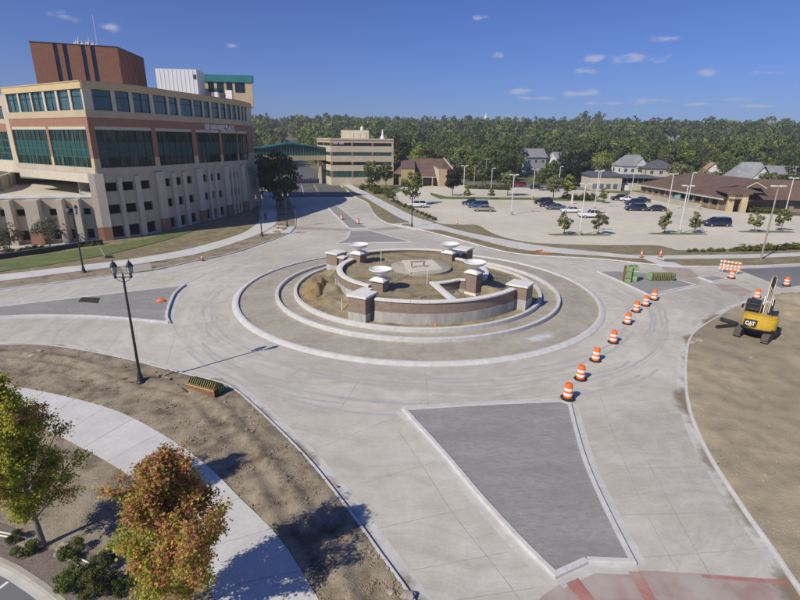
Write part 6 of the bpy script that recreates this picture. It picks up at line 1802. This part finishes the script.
# ---- bundles of kerb forms and stakes
q = G(206, 391, .13); t = thing('form_bundle', 'bundle of rusty steel kerb forms with a row of spiky stakes on the soil verge', 'bundle', (q.x, q.y, .12), -.42)
for s in (-.9, .9): MB().box((s, 0, .05), (.12, 1.0, .1)).build('bearer', 'wood_old', t)
for k in range(6): MB().box((0, -.42+.16*k, .32), (2.3, .035, .44)).build('form_plate', 'rust_brown' if k < 3 else 'green_panel', t)
for k in range(13):
    x = -1.05+k*.175; m = MB(); m.extr([(-.42, 0), (.42, 0), (.40, .08), (-.16, .34)], (x, 0, .545), (0, 1, 0), (0, 0, 1), (1, 0, 0), .05); m.build('stake_plate', 'stake_olive', t)
for z in (.63,): MB().box((-.05, -.45, .46), (2.4, .05, .06)).build('batten', 'wood_new', t)
q = G(661, 279.8, .09); t = thing('form_bundle', 'long ribbed bundle of olive steel stakes on the right grey traffic island', 'bundle', (q.x, q.y, .085), .05)
for s in (-1.0, 1.0): MB().box((s, 0, .05), (.12, .9, .1)).build('bearer', 'wood_old', t)
for k in range(13):
    x = -1.35+k*.22; MB().extr([(-.45, 0), (.45, 0), (.45, .5), (.3, .75), (-.3, .75), (-.45, .5)], (x, 0, .1), (0, 1, 0), (0, 0, 1), (1, 0, 0), .12).build('rib', 'stake_olive', t)
    MB().extr([(-.42, 0), (.42, 0), (.42, .48), (.28, .68), (-.28, .68), (-.42, .48)], (x+.11, 0, .1), (0, 1, 0), (0, 0, 1), (1, 0, 0), .09).build('gap_plate', 'dark_steel', t)
MB().extr([(-.46, 0), (.46, 0), (.46, .5), (.3, .77), (-.3, .77), (-.46, .5)], (-1.53, 0, .1), (0, 1, 0), (0, 0, 1), (1, 0, 0), .16).build('end_panel', 'green_panel', t)
for j, (u, lab) in enumerate([(626.3, 'upright stack of green kerb form panels with rusty edge, left of the pair'), (632.3, 'upright stack of green kerb form panels, right of the pair')]):
    q = G(u, 281.6-.5*j, .09); t = thing('form_stack', lab, 'stack', (q.x, q.y, .085), -.12, None)
    for k in range(5):
        MB().box((-.3+.15*k, 0, .95), (.12, .75, 1.9)).build('panel', 'rust_brown' if (k == 0) else ('green_panel' if k != 3 else 'dark_frame'), t)
    MB().box((0, -.39, .95), (.62, .03, 1.84)).build('face_panel', 'green_panel', t)
    for z in (.5, 1.3): MB().box((0, -.42, z), (.68, .02, .06)).build('strap', 'rust_brown' if j == 0 else 'trim_white', t)

# ---- bits lying on the soil
def board(label, u, v, l, a, w=.12, h=.06, z=.16, mat='wood_old', name='board'):
    q = G(u, v, z); o = MB().box((0, 0, h/2), (l, w, h)).build(name, mat); place(o, (q.x, q.y, z), a); return tag(o, label, 'board')
board('weathered board lying left of the foreground lamp post base', 128, 378, 1.3, .35, z=.17); board('long weathered board lying just before the foreground lamp post', 133, 381.5, 1.6, .1, z=.17)
board('short plank lying right of the foreground lamp post', 163, 376.5, 1.5, -.5, .14, z=.18); board('dark rail lying on the soil left of the form bundle', 183, 389, 1.5, -.75, .08, mat='dark_steel', z=.2)
board('thin pale batten behind the foreground lamp post', 150, 371, 1.1, -.35, z=.16)
q = G(128, 372, .15)
# rough clods and stones on the bare soil
cl_ = MB(); rr = random.Random(8)
def clod(x, y, z, s):
    n = 6; vs = [(x, y, z+s*.55)]; 
    for k in range(n):
        a = 2*math.pi*k/n+rr.uniform(-.3, .3); r = s*rr.uniform(.6, 1.1); vs.append((x+r*math.cos(a), y+r*math.sin(a)*.85, z+rr.uniform(.0, .25)*s))
    for k in range(n):
        a = 2*math.pi*k/n; vs.append((x+s*.8*math.cos(a), y+s*.8*math.sin(a), z-s*.4))
    cl_.add(vs, [(0, 1+k, 1+(k+1) % n) for k in range(n)]+[(1+k, 1+n+k, 1+n+(k+1) % n, 1+(k+1) % n) for k in range(n)])
vp = [(p.x, p.y) for p in ka_in+WA[0][::-1]]
cnt = 0
while cnt < 5200:
    u = rr.uniform(-10, 420); v = rr.uniform(345, 640); q = G(u, v, .12)
    if not inside(q, vp): continue
    z = .12+ridge(q.x, q.y)*.8
    clod(q.x, q.y, z+.02, rr.uniform(.014, .05)*(2.2 if rr.random() < .05 else 1)); cnt += 1
o = cl_.build('soil_clods', 'dirt_dark', smooth=False); tag(o, 'small clods and crumbs of brown soil scattered over the front verge', 'soil clods', kind='stuff')
cl_ = MB(); hp_ = [(p.x, p.y) for p in kh_in]+[(16, -12), (60, -12), (95, 20), (95, 58)]
cnt = 0
while cnt < 1500:
    u = rr.uniform(686, 860); v = rr.uniform(297, 640); q = G(u, v, .12)
    if not inside(q, hp_): continue
    clod(q.x, q.y, .13+mounds(q.x, q.y), rr.uniform(.02, .06)*(2.2 if rr.random() < .05 else 1)); cnt += 1
o = cl_.build('soil_clods', 'dirt_tan'); tag(o, 'small clods of pale tan earth scattered over the right dirt lot', 'soil clods', kind='stuff')
cl_ = MB(); cnt = 0
while cnt < 2400:
    r_ = rr.uniform(2, 12.7); a_ = rr.uniform(0, 360); q = P(r_, a_)
    if (q-pc).length < 3.5: continue
    clod(q.x, q.y, soil(r_, a_)+.02, rr.uniform(.03, .08)*(1.8 if rr.random() < .08 else 1)); cnt += 1
o = cl_.build('soil_clods', 'dirt_island'); tag(o, 'clods of soil on the planting area of the round island', 'soil clods', kind='stuff')
for k, (u, v, s, lab) in enumerate([(22, 548, .24, 'flat tan boulder left of the yellow green maple'), (30, 543, .2, 'small round stone left of the yellow green maple'), (61, 549, .15, 'pale broken stone right of the yellow green maple trunk'), (57, 555, .11, 'small pale stone in front of the yellow green maple trunk'), (64, 545, .15, 'whitish stone behind the white pipe'),
                                    (408, 596, .2, 'pale lump of concrete on the kerb at the bottom edge'), (391, 592, .13, 'small concrete lump beside the bottom kerb'), (336, 486, .07, 'small pale stone on the front kerb'), (700, 341, .26, 'grey concrete lump at the edge of the right dirt lot'), (693, 343, .25, 'small grey concrete lump at the bend of the right kerb'), (40, 351, .18, 'white stone on the soil at the left edge'), (33, 356, .25, 'grey stone on the soil at the left edge')]):
    cl_ = MB(); q = G(u, v, .13)
    bmq = bmesh.new(); bmesh.ops.create_icosphere(bmq, subdivisions=2, radius=s)
    for v_ in bmq.verts: v_.co = Vector((v_.co.x*1.3, v_.co.y, v_.co.z*.6))*(1+.35*noise.noise(v_.co*3/s*.5+Vector((k, 0, 0))))
    me = bpy.data.meshes.new('stone'); bmq.to_mesh(me); bmq.free(); me.materials.append(M['rock']); o = bpy.data.objects.new('stone', me); COL.objects.link(o); o.location = (q.x, q.y, .12+s*.25); tag(o, lab, 'stone')
for lab, px in [('long white pipe lying across the mulch from the left edge to the maple', [(-20, 527), (0, 532), (20, 536), (44, 544)]), ('second white pipe beside the long one at the left edge', [(-20, 531), (0, 535.5), (12, 537.5)]), ('white pipe lying from the maple trunk to the red maple', [(62, 551), (85, 561), (112, 573)]), ('short bent white pipe in front of the maple', [(60, 556), (72, 561), (84, 570), (91, 579)])]:
    pts = [(*G(u, v, .17), .175) for u, v in px]; o = MB().tube(pts, .032, 7).build('plastic_pipe', 'pvc_pipe', smooth=True); tag(o, lab, 'pipe')
for (u, v, lab, rz_) in [(106, 257.5, 'grey valve box lid lying on the dry grass verge', .2)]:
    q = G(u, v, .15); t = thing('survey_stake', 'white leaning stake with a block on the dry verge behind the left lamp', 'stake', (q.x, q.y, .13)); MB().bar((0, 0, 0), (-.7, .2, 1.3), .09, .05).build('stake', 'trim_white', t); MB().box((.5, -.2, .15), (.8, .5, .3), .3).build('block', 'dark_steel', t)

# ---- excavator
ex = thing('excavator', 'yellow compact excavator facing away on the dirt lot at the right', 'excavator', (30.1, 38.5, .13), math.atan2(-.63, .78))
ua = -.2; UM = Matrix.Rotation(ua, 4, 'Z')
def umb(m):
    m.v = [tuple(UM @ Vector(q)) for q in m.v]; return m
for s in (-1, 1):
    x = .98*s; prof = []
    for k in range(13): a = math.pi/2+math.pi*k/12; prof.append((-1.4+.37*math.cos(a), .40+.37*math.sin(a)))
    for k in range(13): a = -math.pi/2+math.pi*k/12; prof.append((1.4+.37*math.cos(a), .40+.37*math.sin(a)))
    trk = umb(MB().extr(prof, (x, 0, 0), (0, 1, 0), (0, 0, 1), (1, 0, 0), .46)).build('track', 'track_steel', ex)
    m = MB(); L_ = 0
    P2 = prof+[prof[0]]; seg = [0]
    for i in range(len(P2)-1): seg.append(seg[-1]+math.hypot(P2[i+1][0]-P2[i][0], P2[i+1][1]-P2[i][1]))
    N_ = 40
    for k in range(N_):
        d = seg[-1]*k/N_; i = max(j for j in range(len(seg)-1) if seg[j] <= d+1e-9); f_ = (d-seg[i])/(seg[i+1]-seg[i])
        a = Vector((P2[i][0]+(P2[i+1][0]-P2[i][0])*f_, P2[i][1]+(P2[i+1][1]-P2[i][1])*f_)); tg = Vector((P2[i+1][0]-P2[i][0], P2[i+1][1]-P2[i][1])).normalized(); nn = Vector((tg.y, -tg.x))
        if nn.dot(a-Vector((max(-1.4, min(1.4, a.x)), .4))) < 0: nn = -nn
        c = a+nn*.015
        m.extr([(-.075, -.03), (.075, -.03), (.06, .03), (.0, .035), (-.06, .03)], (x, c.x, c.y), (0, tg.x, tg.y), (0, nn.x, nn.y), (1, 0, 0), .5)
    umb(m).build('track_shoes', 'track_steel', trk)
    for yy in (-1.4, 1.4): umb(MB().tube([(x-.25*1, yy, .4), (x+.25*1, yy, .4)], .22, 14)).build('sprocket', 'dark_steel', trk)
    for yy in (-.8, -.3, .2, .7): umb(MB().tube([(x-.245, yy, .2), (x+.245, yy, .2)], .12, 10)).build('roller', 'dark_steel', trk)
umb(MB().b2(-.76, .76, -.7, .7, .35, .72)).build('undercarriage_frame', 'dark_steel', ex)
MB().lathe([(.62, .7), (.62, .95)], 24).build('slew_ring', 'dark_steel', ex)
MB().b2(-1.15, 1.2, -1.0, 1.15, .93, 1.08).build('deck', 'dark_steel', ex)
# counterweight with rounded tail
def tailpoly(w, yf, yr, k=9):
    pts = [(-w, yf), (w, yf)]
    for i in range(k+1):
        a = R(-8-164*i/k); 
        x = w*math.copysign(abs(math.cos(a))**.55, math.cos(a)); y = yr*.35+(yr*.65)*abs(math.sin(a))**.7
        pts.append((x, y))
    return pts
m = MB(); tp = tailpoly(1.22, -.35, -1.62); m.prism(tp, 1.0, 1.98); cwt = m.build('counterweight', 'cat_yellow', ex, bevel=.06, smooth=True)
m = MB(); tp2 = tailpoly(1.15, -.3, -1.5); m.prism(tp2, 1.97, 2.12); m.build('engine_hood', 'cat_yellow', ex, bevel=.05, smooth=True)
m = MB(); tp3 = tailpoly(1.225, -.3, -1.635); m.prism(tp3, .99, 1.1); m.build('tail_skirt', 'dark_steel', ex)
MB().b2(.28, 1.2, -.36, .95, 1.08, 1.85).build('side_hood', 'cat_yellow', ex, bevel=.06)
MB().b2(-1.2, -.35, -.34, -.05, 1.08, 1.9).build('side_hood', 'cat_yellow', ex, bevel=.05)
MB().tube([(.7, -.6, 2.1), (.7, -.6, 2.5), (.7, -.68, 2.6)], .06, 8).build('exhaust', 'dark_steel', ex)
MB().b2(.35, 1.0, .1, .7, 1.85, 2.0).build('tool_box', 'dark_steel', ex)
for x in (.45, 1.05): MB().tube([(x, -.2, 1.85), (x, -.2, 2.35), (x, .7, 2.35), (x, .9, 1.85)], .022, 6).build('handrail', 'dark_steel', ex)
# cab
cx0, cx1, cy0, cy1, cz0, cz1 = -1.2, -.22, -.03, 1.5, 1.06, 2.78
cab = MB().b2(cx0, cx1, cy0, cy1, cz0, cz0+.55).build('cab', 'dark_steel', ex, bevel=.03)
MB().b2(cx0+.05, cx1-.05, cy0+.05, cy1-.08, cz0+.55, cz1-.12).build('cab_glass', 'glass_dark', cab)
for x in (cx0+.03, cx1-.03):
    for y in (cy0+.04, .75, cy1-.06): MB().bar((x, y, cz0+.5), (x, y, cz1-.1), .08, .08, (1, 0, 0)).build('cab_pillar', 'dark_steel', cab)
MB().b2(cx0-.02, cx1+.02, cy0-.02, cy1, cz1-.12, cz1).build('cab_roof', 'dark_steel', cab, bevel=.04)
MB().box(((cx0+cx1)/2, .7, cz1+.03), (.5, .6, .06)).build('roof_hatch', 'glass_dark', cab)
MB().tube([(-1.22, 1.35, 2.2), (-1.45, 1.45, 2.25), (-1.45, 1.45, 2.0)], .02, 6).build('mirror_arm', 'dark_steel', cab); MB().b2(-1.55, -1.38, 1.42, 1.46, 1.85, 2.2).build('mirror', 'dark_steel', cab)
# boom, stick, bucket
bx_ = .22
def arm(name, prof, w, mat, parent=ex): return MB().extr(prof, (bx_, 0, 0), (0, 1, 0), (0, 0, 1), (1, 0, 0), w).build(name, mat, parent, bevel=.02)
boom = arm('boom', [(.85, 1.15), (1.15, 1.05), (1.75, 2.2), (2.75, 3.5), (4.1, 4.0), (4.15, 4.28), (2.6, 3.95), (1.35, 2.75)], .42, 'boom_glare')
for sx in (-1, 1): MB().extr([(.95, 1.25), (1.15, 1.2), (1.72, 2.25), (2.7, 3.55), (4.0, 4.04), (4.0, 4.18), (2.62, 3.82), (1.45, 2.65)], (bx_+.218*sx, 0, 0), (0, 1, 0), (0, 0, 1), (1, 0, 0), .02).build('side_plate', 'cat_yellow', boom)
stick = arm('stick', [(3.75, 4.45), (4.05, 4.5), (4.4, 4.0), (5.1, 2.0), (4.95, 1.92), (4.1, 3.9)], .26, 'cat_yellow')
bk_o = MB().extr([(4.75, 2.0), (5.25, 2.05), (5.45, 1.6), (5.35, 1.1), (4.9, .85), (4.45, .9), (4.6, 1.15), (4.95, 1.25), (5.05, 1.6)], (bx_, 0, 0), (0, 1, 0), (0, 0, 1), (1, 0, 0), .85).build('bucket', 'dark_steel', ex)
for k in range(5): MB().extr([(4.5, .88), (4.5, .96), (4.28, .90)], (bx_-.36+.18*k, 0, 0), (0, 1, 0), (0, 0, 1), (1, 0, 0), .08).build('tooth', 'track_steel', bk_o)
for s in (-1, 1):
    x = bx_+.30*s
    cy = MB().tube([(x, 1.25, 1.1), (x, 1.95, 2.3)], .075, 10).build('boom_cylinder', 'dark_steel', ex, smooth=True); MB().tube([(x, 1.95, 2.3), (x, 2.3, 2.95)], .045, 10).build('piston_rod', 'chrome', cy, smooth=True)
cy = MB().tube([(bx_, 2.2, 3.95), (bx_, 3.2, 4.55)], .075, 10).build('stick_cylinder', 'dark_steel', ex, smooth=True); MB().tube([(bx_, 3.2, 4.55), (bx_, 3.85, 4.45)], .045, 10).build('piston_rod', 'chrome', cy, smooth=True)
cy = MB().tube([(bx_, 4.35, 4.2), (bx_, 4.95, 3.1)], .06, 10).build('bucket_cylinder', 'dark_steel', ex, smooth=True); MB().tube([(bx_, 4.95, 3.1), (bx_, 5.25, 2.1)], .04, 10).build('piston_rod', 'chrome', cy, smooth=True)
m = MB()
for s in (-.1, 0, .1): m.tube([(bx_+s, .95, 1.3), (bx_+s, 1.2, 2.5), (bx_+s, 2.0, 3.6), (bx_+s, 2.7, 4.08), (bx_+s, 3.6, 4.35)], .025, 6)
m.build('hydraulic_hoses', 'rubber', boom)
# badge on the tail
bd = MB().extr([(-1.05, 1.2), (-.16, 1.2), (-.10, 1.82), (-1.0, 1.82)], (0, -1.645, 0), (1, 0, 0), (0, 0, 1), (0, 1, 0), .03).build('badge_panel', 'dark_steel', cwt)
vs, fs = text_mesh('CAT', .42, .02, .018); x0 = min(v.x for v in vs); w = max(v.x for v in vs)-x0; y0 = min(v.y for v in vs); hh = max(v.y for v in vs)-y0
MB().add([(-.9+(v.x-x0)/w*.66, -1.672-v.z, 1.34+(v.y-y0)/hh*.34) for v in vs], fs).build('badge_letters', 'reflective_white', cwt)
MB().extr([(-.70, 1.27), (-.42, 1.27), (-.56, 1.5)], (0, -1.69, 0), (1, 0, 0), (0, 0, 1), (0, 1, 0), .01).build('badge_triangle', 'cat_yellow', cwt)
for s in (-1, 1): MB().box((.95*s, -1.42 if s > 0 else -1.42, 1.16), (.2, .06, .08), .5*s).build('tail_lamp', 'tail_red', cwt)
# dozer blade lying across the left of the machine
q = G(728, 326.5, .13); t = thing('steel_attachment', 'dark steel blade arm lying on the dirt left of the excavator', 'steel part', (q.x, q.y, .12), .25)
MB().box((-.3, -.15, .14), (2.3, .25, .28)).build('blade', 'dark_steel', t, bevel=.03); MB().box((.75, .65, .2), (.3, 1.5, .3), .25).build('arm', 'dark_steel', t, bevel=.03)

# ---- cars
def wheel(t, x, y, r=.33, w=.22):
    ty = MB().lathe([(r*.62, -w/2), (r*.93, -w/2), (r, -w*.3), (r, w*.3), (r*.93, w/2), (r*.62, w/2)], 16, close=False)
    ty.v = [(x+a, y+c, r+b) for a, b, c in ty.v]; tyre = ty.build('wheel', 'rubber', t, smooth=True)
    rm = MB().lathe([(.02, -w*.42), (r*.64, -w*.4), (r*.64, w*.4), (.02, w*.42)], 12); rm.v = [(x+a, y+c, r+b) for a, b, c in rm.v]; rm.build('rim', 'car_silver', tyre)
def car(label, u, v, rz, kind, col, group='cars in the parking lot', z=.02):
    q = G(u, v, z); t = thing('pickup_truck' if kind == 'pickup' else ('minivan' if kind == 'van' else 'car'), label, 'truck' if kind == 'pickup' else 'car', (q.x, q.y, z), rz, group)
    L, W = dict(sedan=(4.7, 1.8), suv=(4.7, 1.88), van=(5.0, 1.95), pickup=(5.7, 1.98), hatch=(4.3, 1.76))[kind]; h = L/2
    if kind in ('sedan', 'hatch'): body = [(h, .3), (h, .62), (h-.15, .74), (L*.2, .93), (-L*.31, .98), (-h+.1, .95 if kind == 'sedan' else 1.0), (-h, .8), (-h, .32)]; cab = [(L*.23, .92), (L*.05, 1.42), (-L*.18, 1.43), (-L*.36 if kind == 'sedan' else -L*.45, .97)]
    elif kind == 'suv': body = [(h, .38), (h, .82), (h-.2, 1.0), (L*.2, 1.1), (-h+.05, 1.1), (-h, .95), (-h, .4)]; cab = [(L*.22, 1.09), (L*.08, 1.68), (-L*.42, 1.70), (-h+.08, 1.1)]
    elif kind == 'van': body = [(h, .34), (h, .75), (h-.2, .95), (L*.27, 1.08), (-h+.04, 1.08), (-h, .9), (-h, .36)]; cab = [(L*.30, 1.06), (L*.10, 1.70), (-L*.44, 1.74), (-h+.06, 1.07)]
    else: body = [(h, .45), (h, .92), (h-.15, 1.08), (L*.18, 1.14), (-h, 1.14), (-h, .5)]; cab = [(L*.19, 1.13), (L*.08, 1.78), (-L*.16, 1.80), (-L*.21, 1.14)]
    MB().extr(body, (0, 0, 0), (1, 0, 0), (0, 0, 1), (0, 1, 0), W).build('body', col, t, bevel=.07, smooth=True)
    wb, wt = W/2-.06, W/2-.24
    (a0, z0), (a1, z1), (a2, z2), (a3, z3) = cab
    MB().hexa([(a3, -wb, z3-.03), (a0, -wb, z0-.03), (a0, wb, z0-.03), (a3, wb, z3-.03), (a2, -wt, z2), (a1, -wt, z1), (a1, wt, z1), (a2, wt, z2)]).build('windows', 'glass_dark', t)
    MB().hexa([(a2-.06, -wt-.03, z2-.03), (a1+.04, -wt-.03, z1-.03), (a1+.04, wt+.03, z1-.03), (a2-.06, wt+.03, z2-.03), (a2+.05, -wt+.08, z2+.045), (a1-.1, -wt+.08, z1+.045), (a1-.1, wt-.08, z1+.045), (a2+.05, wt-.08, z2+.045)]).build('roof', col, t)
    for s in (-1, 1):
        xm = (a1+a2)/2+.1
        for p_, q_, w_, h_ in (((a0, s*(wb-.01), z0), (a1, s*wt, z1), .07, .06), ((a3, s*(wb-.01), z3), (a2, s*wt, z2), .10, .07), ((xm, s*wb, z0), (xm, s*(wt+.01), z1), .08, .05)):
            MB().bar(p_, q_, w_, h_).build('roof_pillar', col, t)
    if kind == 'pickup':
        MB().b2(-h+.12, -L*.23, -W/2+.16, W/2-.16, 1.11, 1.148).build('bed', 'dark_steel', t)
    wx = L*.31
    for x in (wx, -wx):
        for y in (-W/2+.09, W/2-.09): wheel(t, x, y, .36 if kind in ('suv', 'pickup') else .33)
    for s in (-1, 1):
        MB().box((h-.04, s*(W/2-.3), .68 if kind in ('sedan', 'hatch') else .8), (.14, .36, .15)).build('headlight', 'head_lamp', t)
        MB().box((-h+.03, s*(W/2-.22), .8 if kind in ('sedan', 'hatch') else .92), (.1, .26, .18)).build('tail_light', 'tail_red', t)
    for x, nm in ((h-.01, 'bumper'), (-h+.01, 'bumper')): MB().box((x, 0, .42), (.12, W-.12, .16)).build(nm, 'dark_steel', t, bevel=.03)
    return t
PI = math.pi
car('white estate car with roof rails at the left end of the parking lot', 416.5, 207.3, PI+.05, 'suv', 'car_white')
car('black hatchback farthest left in the row of three parked cars', 470, 204.8, PI-.1, 'hatch', 'car_navy'); car('dark blue minivan in the middle of the row of three parked cars', 478, 207.6, PI-.1, 'van', 'car_blue'); car('tan sedan nearest the camera in the row of three parked cars', 483.5, 211.2, PI-.08, 'sedan', 'car_tan')
car('black car at the left of the row by the back of the lot', 543, 204, PI-.12, 'suv', 'car_black'); car('plum coloured car behind the slate sedan', 547.5, 206.8, PI-.12, 'hatch', 'car_plum'); car('slate blue sedan left of the white sedan', 555.5, 209.6, PI-.1, 'sedan', 'car_slate')
car('white sedan left of the white pickup', 571, 212.6, PI-.1, 'sedan', 'car_white'); car('white pickup truck with dark load bed in the middle of the lot', 592, 217.8, PI-.06, 'pickup', 'car_white')
car('dark blue car behind the navy crossover at the back of the lot', 634, 205, PI-.1, 'suv', 'car_navy'); car('navy crossover in front of the dark blue car', 635, 210.6, PI-.06, 'suv', 'car_navy'); car('charcoal sedan parked alone right of the navy crossover', 655.5, 210.9, PI-.04, 'hatch', 'car_charcoal')
car('dark navy minivan driving lane right of the planting island', 716, 226, PI+.04, 'van', 'car_navy'); car('black car under the trees behind the back edge of the lot', 619.5, 200.3, PI-.1, 'suv', 'car_black')
car('dark green black car half hidden right of the navy crossover', 640.5, 202.2, PI-.1, 'sedan', 'car_charcoal'); car('white car nose behind the black car at the back edge', 628, 201.0, -.2, 'sedan', 'car_white')
for (u, v, rz, kd, cl2, lab) in [(525, 177.5, .3, 'sedan', 'car_black', 'black car on the back street left of the grey house'), (519, 186.5, PI+.2, 'suv', 'car_red', 'red car behind the lot lamps on the back street'), (536, 189, .2, 'sedan', 'car_navy', 'dark car at the end of the back street behind the lot'), (548, 178, .2, 'sedan', 'car_white', 'white car on the back street below the grey house'), (556, 180, .2, 'suv', 'car_slate', 'blue grey car on the back street before the dark tree'),
                                 (510, 182.5, .3, 'sedan', 'car_silver', 'silver car on the back street behind the olive tree')]:
    car(lab, u, v, rz, kd, cl2, 'cars on the back street', 0.03)
car('blue car waiting in the building shade on the street', 292.5, 188.6, 1.35, 'sedan', 'car_blue', 'cars on the street', .0)
car('white car behind the footbridge tree on the street', 305, 167.5, 1.4, 'sedan', 'car_charcoal', 'cars on the street', .0)
bpy.data.objects[[o.name for o in bpy.data.objects if o.get('label', '').startswith('white car behind the footbridge')][0]]['label'] = 'charcoal car far up the street under the footbridge'

# ---- closure fence over the street, orange warning sign, person
f0 = G(288, 182.6); f1 = G(327, 182.4); nf = 5
for k in range(nf):
    a = f0.lerp(f1, k/nf); b = f0.lerp(f1, (k+.96)/nf); c = (a+b)/2; L = (b-a).length
    t = thing('barrier_panel', 'blue grey barrier panel in the fence closing the street, number %s from the left' % ('one', 'two', 'three', 'four', 'five')[k], 'barrier', (c.x, c.y, .0), math.atan2((b-a).y, (b-a).x), 'street closure fence')
    MB().b2(-L/2, L/2, -.04, .04, .15, 1.35).build('sheet', 'wall_grey', t)
    for s in (-1, 1): MB().b2(s*L/2-.12 if s > 0 else -L/2, L/2 if s > 0 else -L/2+.12, -.4, .4, 0, .15).build('foot', 'dark_steel', t); MB().b2(s*(L/2-.12)-.09, s*(L/2-.12)+.09, -.06, .06, .15, 1.55).build('post', 'dark_steel', t)
q = G(286, 189, .12); t = thing('warning_sign', 'orange diamond warning sign on a post at the kerb in the building shade', 'sign', (q.x, q.y, .12), .1)
MB().tube([(0, 0, 0), (0, 0, 2.9)], .04, 6).build('post', 'galv_pole', t); MB().extr([(0, -.75), (.75, 0), (0, .75), (-.75, 0)], (0, -.06, 2.7), (1, 0, 0), (0, 0, 1), (0, 1, 0), .03).build('panel', 'signal_orange', t)

def person(label, loc, rz, top, legs, h=1.72):
    t = thing('person', label, 'person', loc, rz)
    k = h/1.72
    bmq = bmesh.new(); J = dict(pel=(0, 0, .95), sp=(0, .01, 1.2), ch=(0, .0, 1.4), nk=(0, 0, 1.5), hd=(0, .02, 1.6), ht=(0, .02, 1.7), ls=(-.19, 0, 1.42), rs=(.19, 0, 1.42), le=(-.25, -.04, 1.15), re=(.25, .06, 1.15), lw=(-.25, .06, .92), rw=(.25, .16, .92), lh=(-.25, .09, .83), rh=(.25, .2, .83),
                                lp=(-.09, 0, .92), rp=(.09, 0, .92), lk=(-.1, .14, .5), rk=(.1, -.04, .5), la=(-.1, .1, .08), ra=(.1, -.26, .12), lt=(-.1, .26, .03), rt=(.1, -.12, .03))
    V = {n: bmq.verts.new(Vector(p)*k) for n, p in J.items()}
    for a, b in 'pel-sp sp-ch ch-nk nk-hd hd-ht ch-ls ls-le le-lw lw-lh ch-rs rs-re re-rw rw-rh pel-lp lp-lk lk-la la-lt pel-rp rp-rk rk-ra ra-rt'.replace('-', ' ').split and [e.split('-') for e in 'pel-sp sp-ch ch-nk nk-hd hd-ht ch-ls ls-le le-lw lw-lh ch-rs rs-re re-rw rw-rh pel-lp lp-lk lk-la la-lt pel-rp rp-rk rk-ra ra-rt'.split()]:
        bmq.edges.new((V[a], V[b]))
    me = bpy.data.meshes.new('body'); names = list(J); bmq.verts.index_update(); bmq.to_mesh(me); bmq.free()
    o = bpy.data.objects.new('body', me); COL.objects.link(o); o.parent = t; me.materials.append(M[legs])
    md = o.modifiers.new('skin', 'SKIN'); rad = dict(pel=.15, sp=.14, ch=.15, nk=.06, hd=.10, ht=.075, ls=.075, rs=.075, le=.05, re=.05, lw=.038, rw=.038, lh=.035, rh=.035, lp=.1, rp=.1, lk=.07, rk=.07, la=.05, ra=.05, lt=.04, rt=.04)
    for i, n in enumerate(names): me.skin_vertices[0].data[i].radius = (rad[n]*k, rad[n]*k); me.skin_vertices[0].data[i].use_root = (n == 'pel')
    o.modifiers.new('sub', 'SUBSURF').levels = 1
    MB().lathe([(.2, .9), (.19, 1.1), (.2, 1.3), (.215, 1.42), (.12, 1.5), (.08, 1.52)], 12).build('jacket', top, t, smooth=True)
    MB().lathe([(.075, 1.49), (.1, 1.56), (.105, 1.63), (.08, 1.71), (.02, 1.745)], 10, (0, .02, 0)).build('head', 'skin', t, smooth=True)
    MB().lathe([(.11, 1.64), (.105, 1.7), (.06, 1.76), (.01, 1.77)], 10, (0, .0, 0)).build('hair', 'cloth_dark', t, smooth=True)
    return t
q = G(265.6, 221, .15); person('person in dark red top and dark trousers walking on the shaded pavement', (q.x, q.y, .15), .2, 'cloth_red', 'cloth_dark')
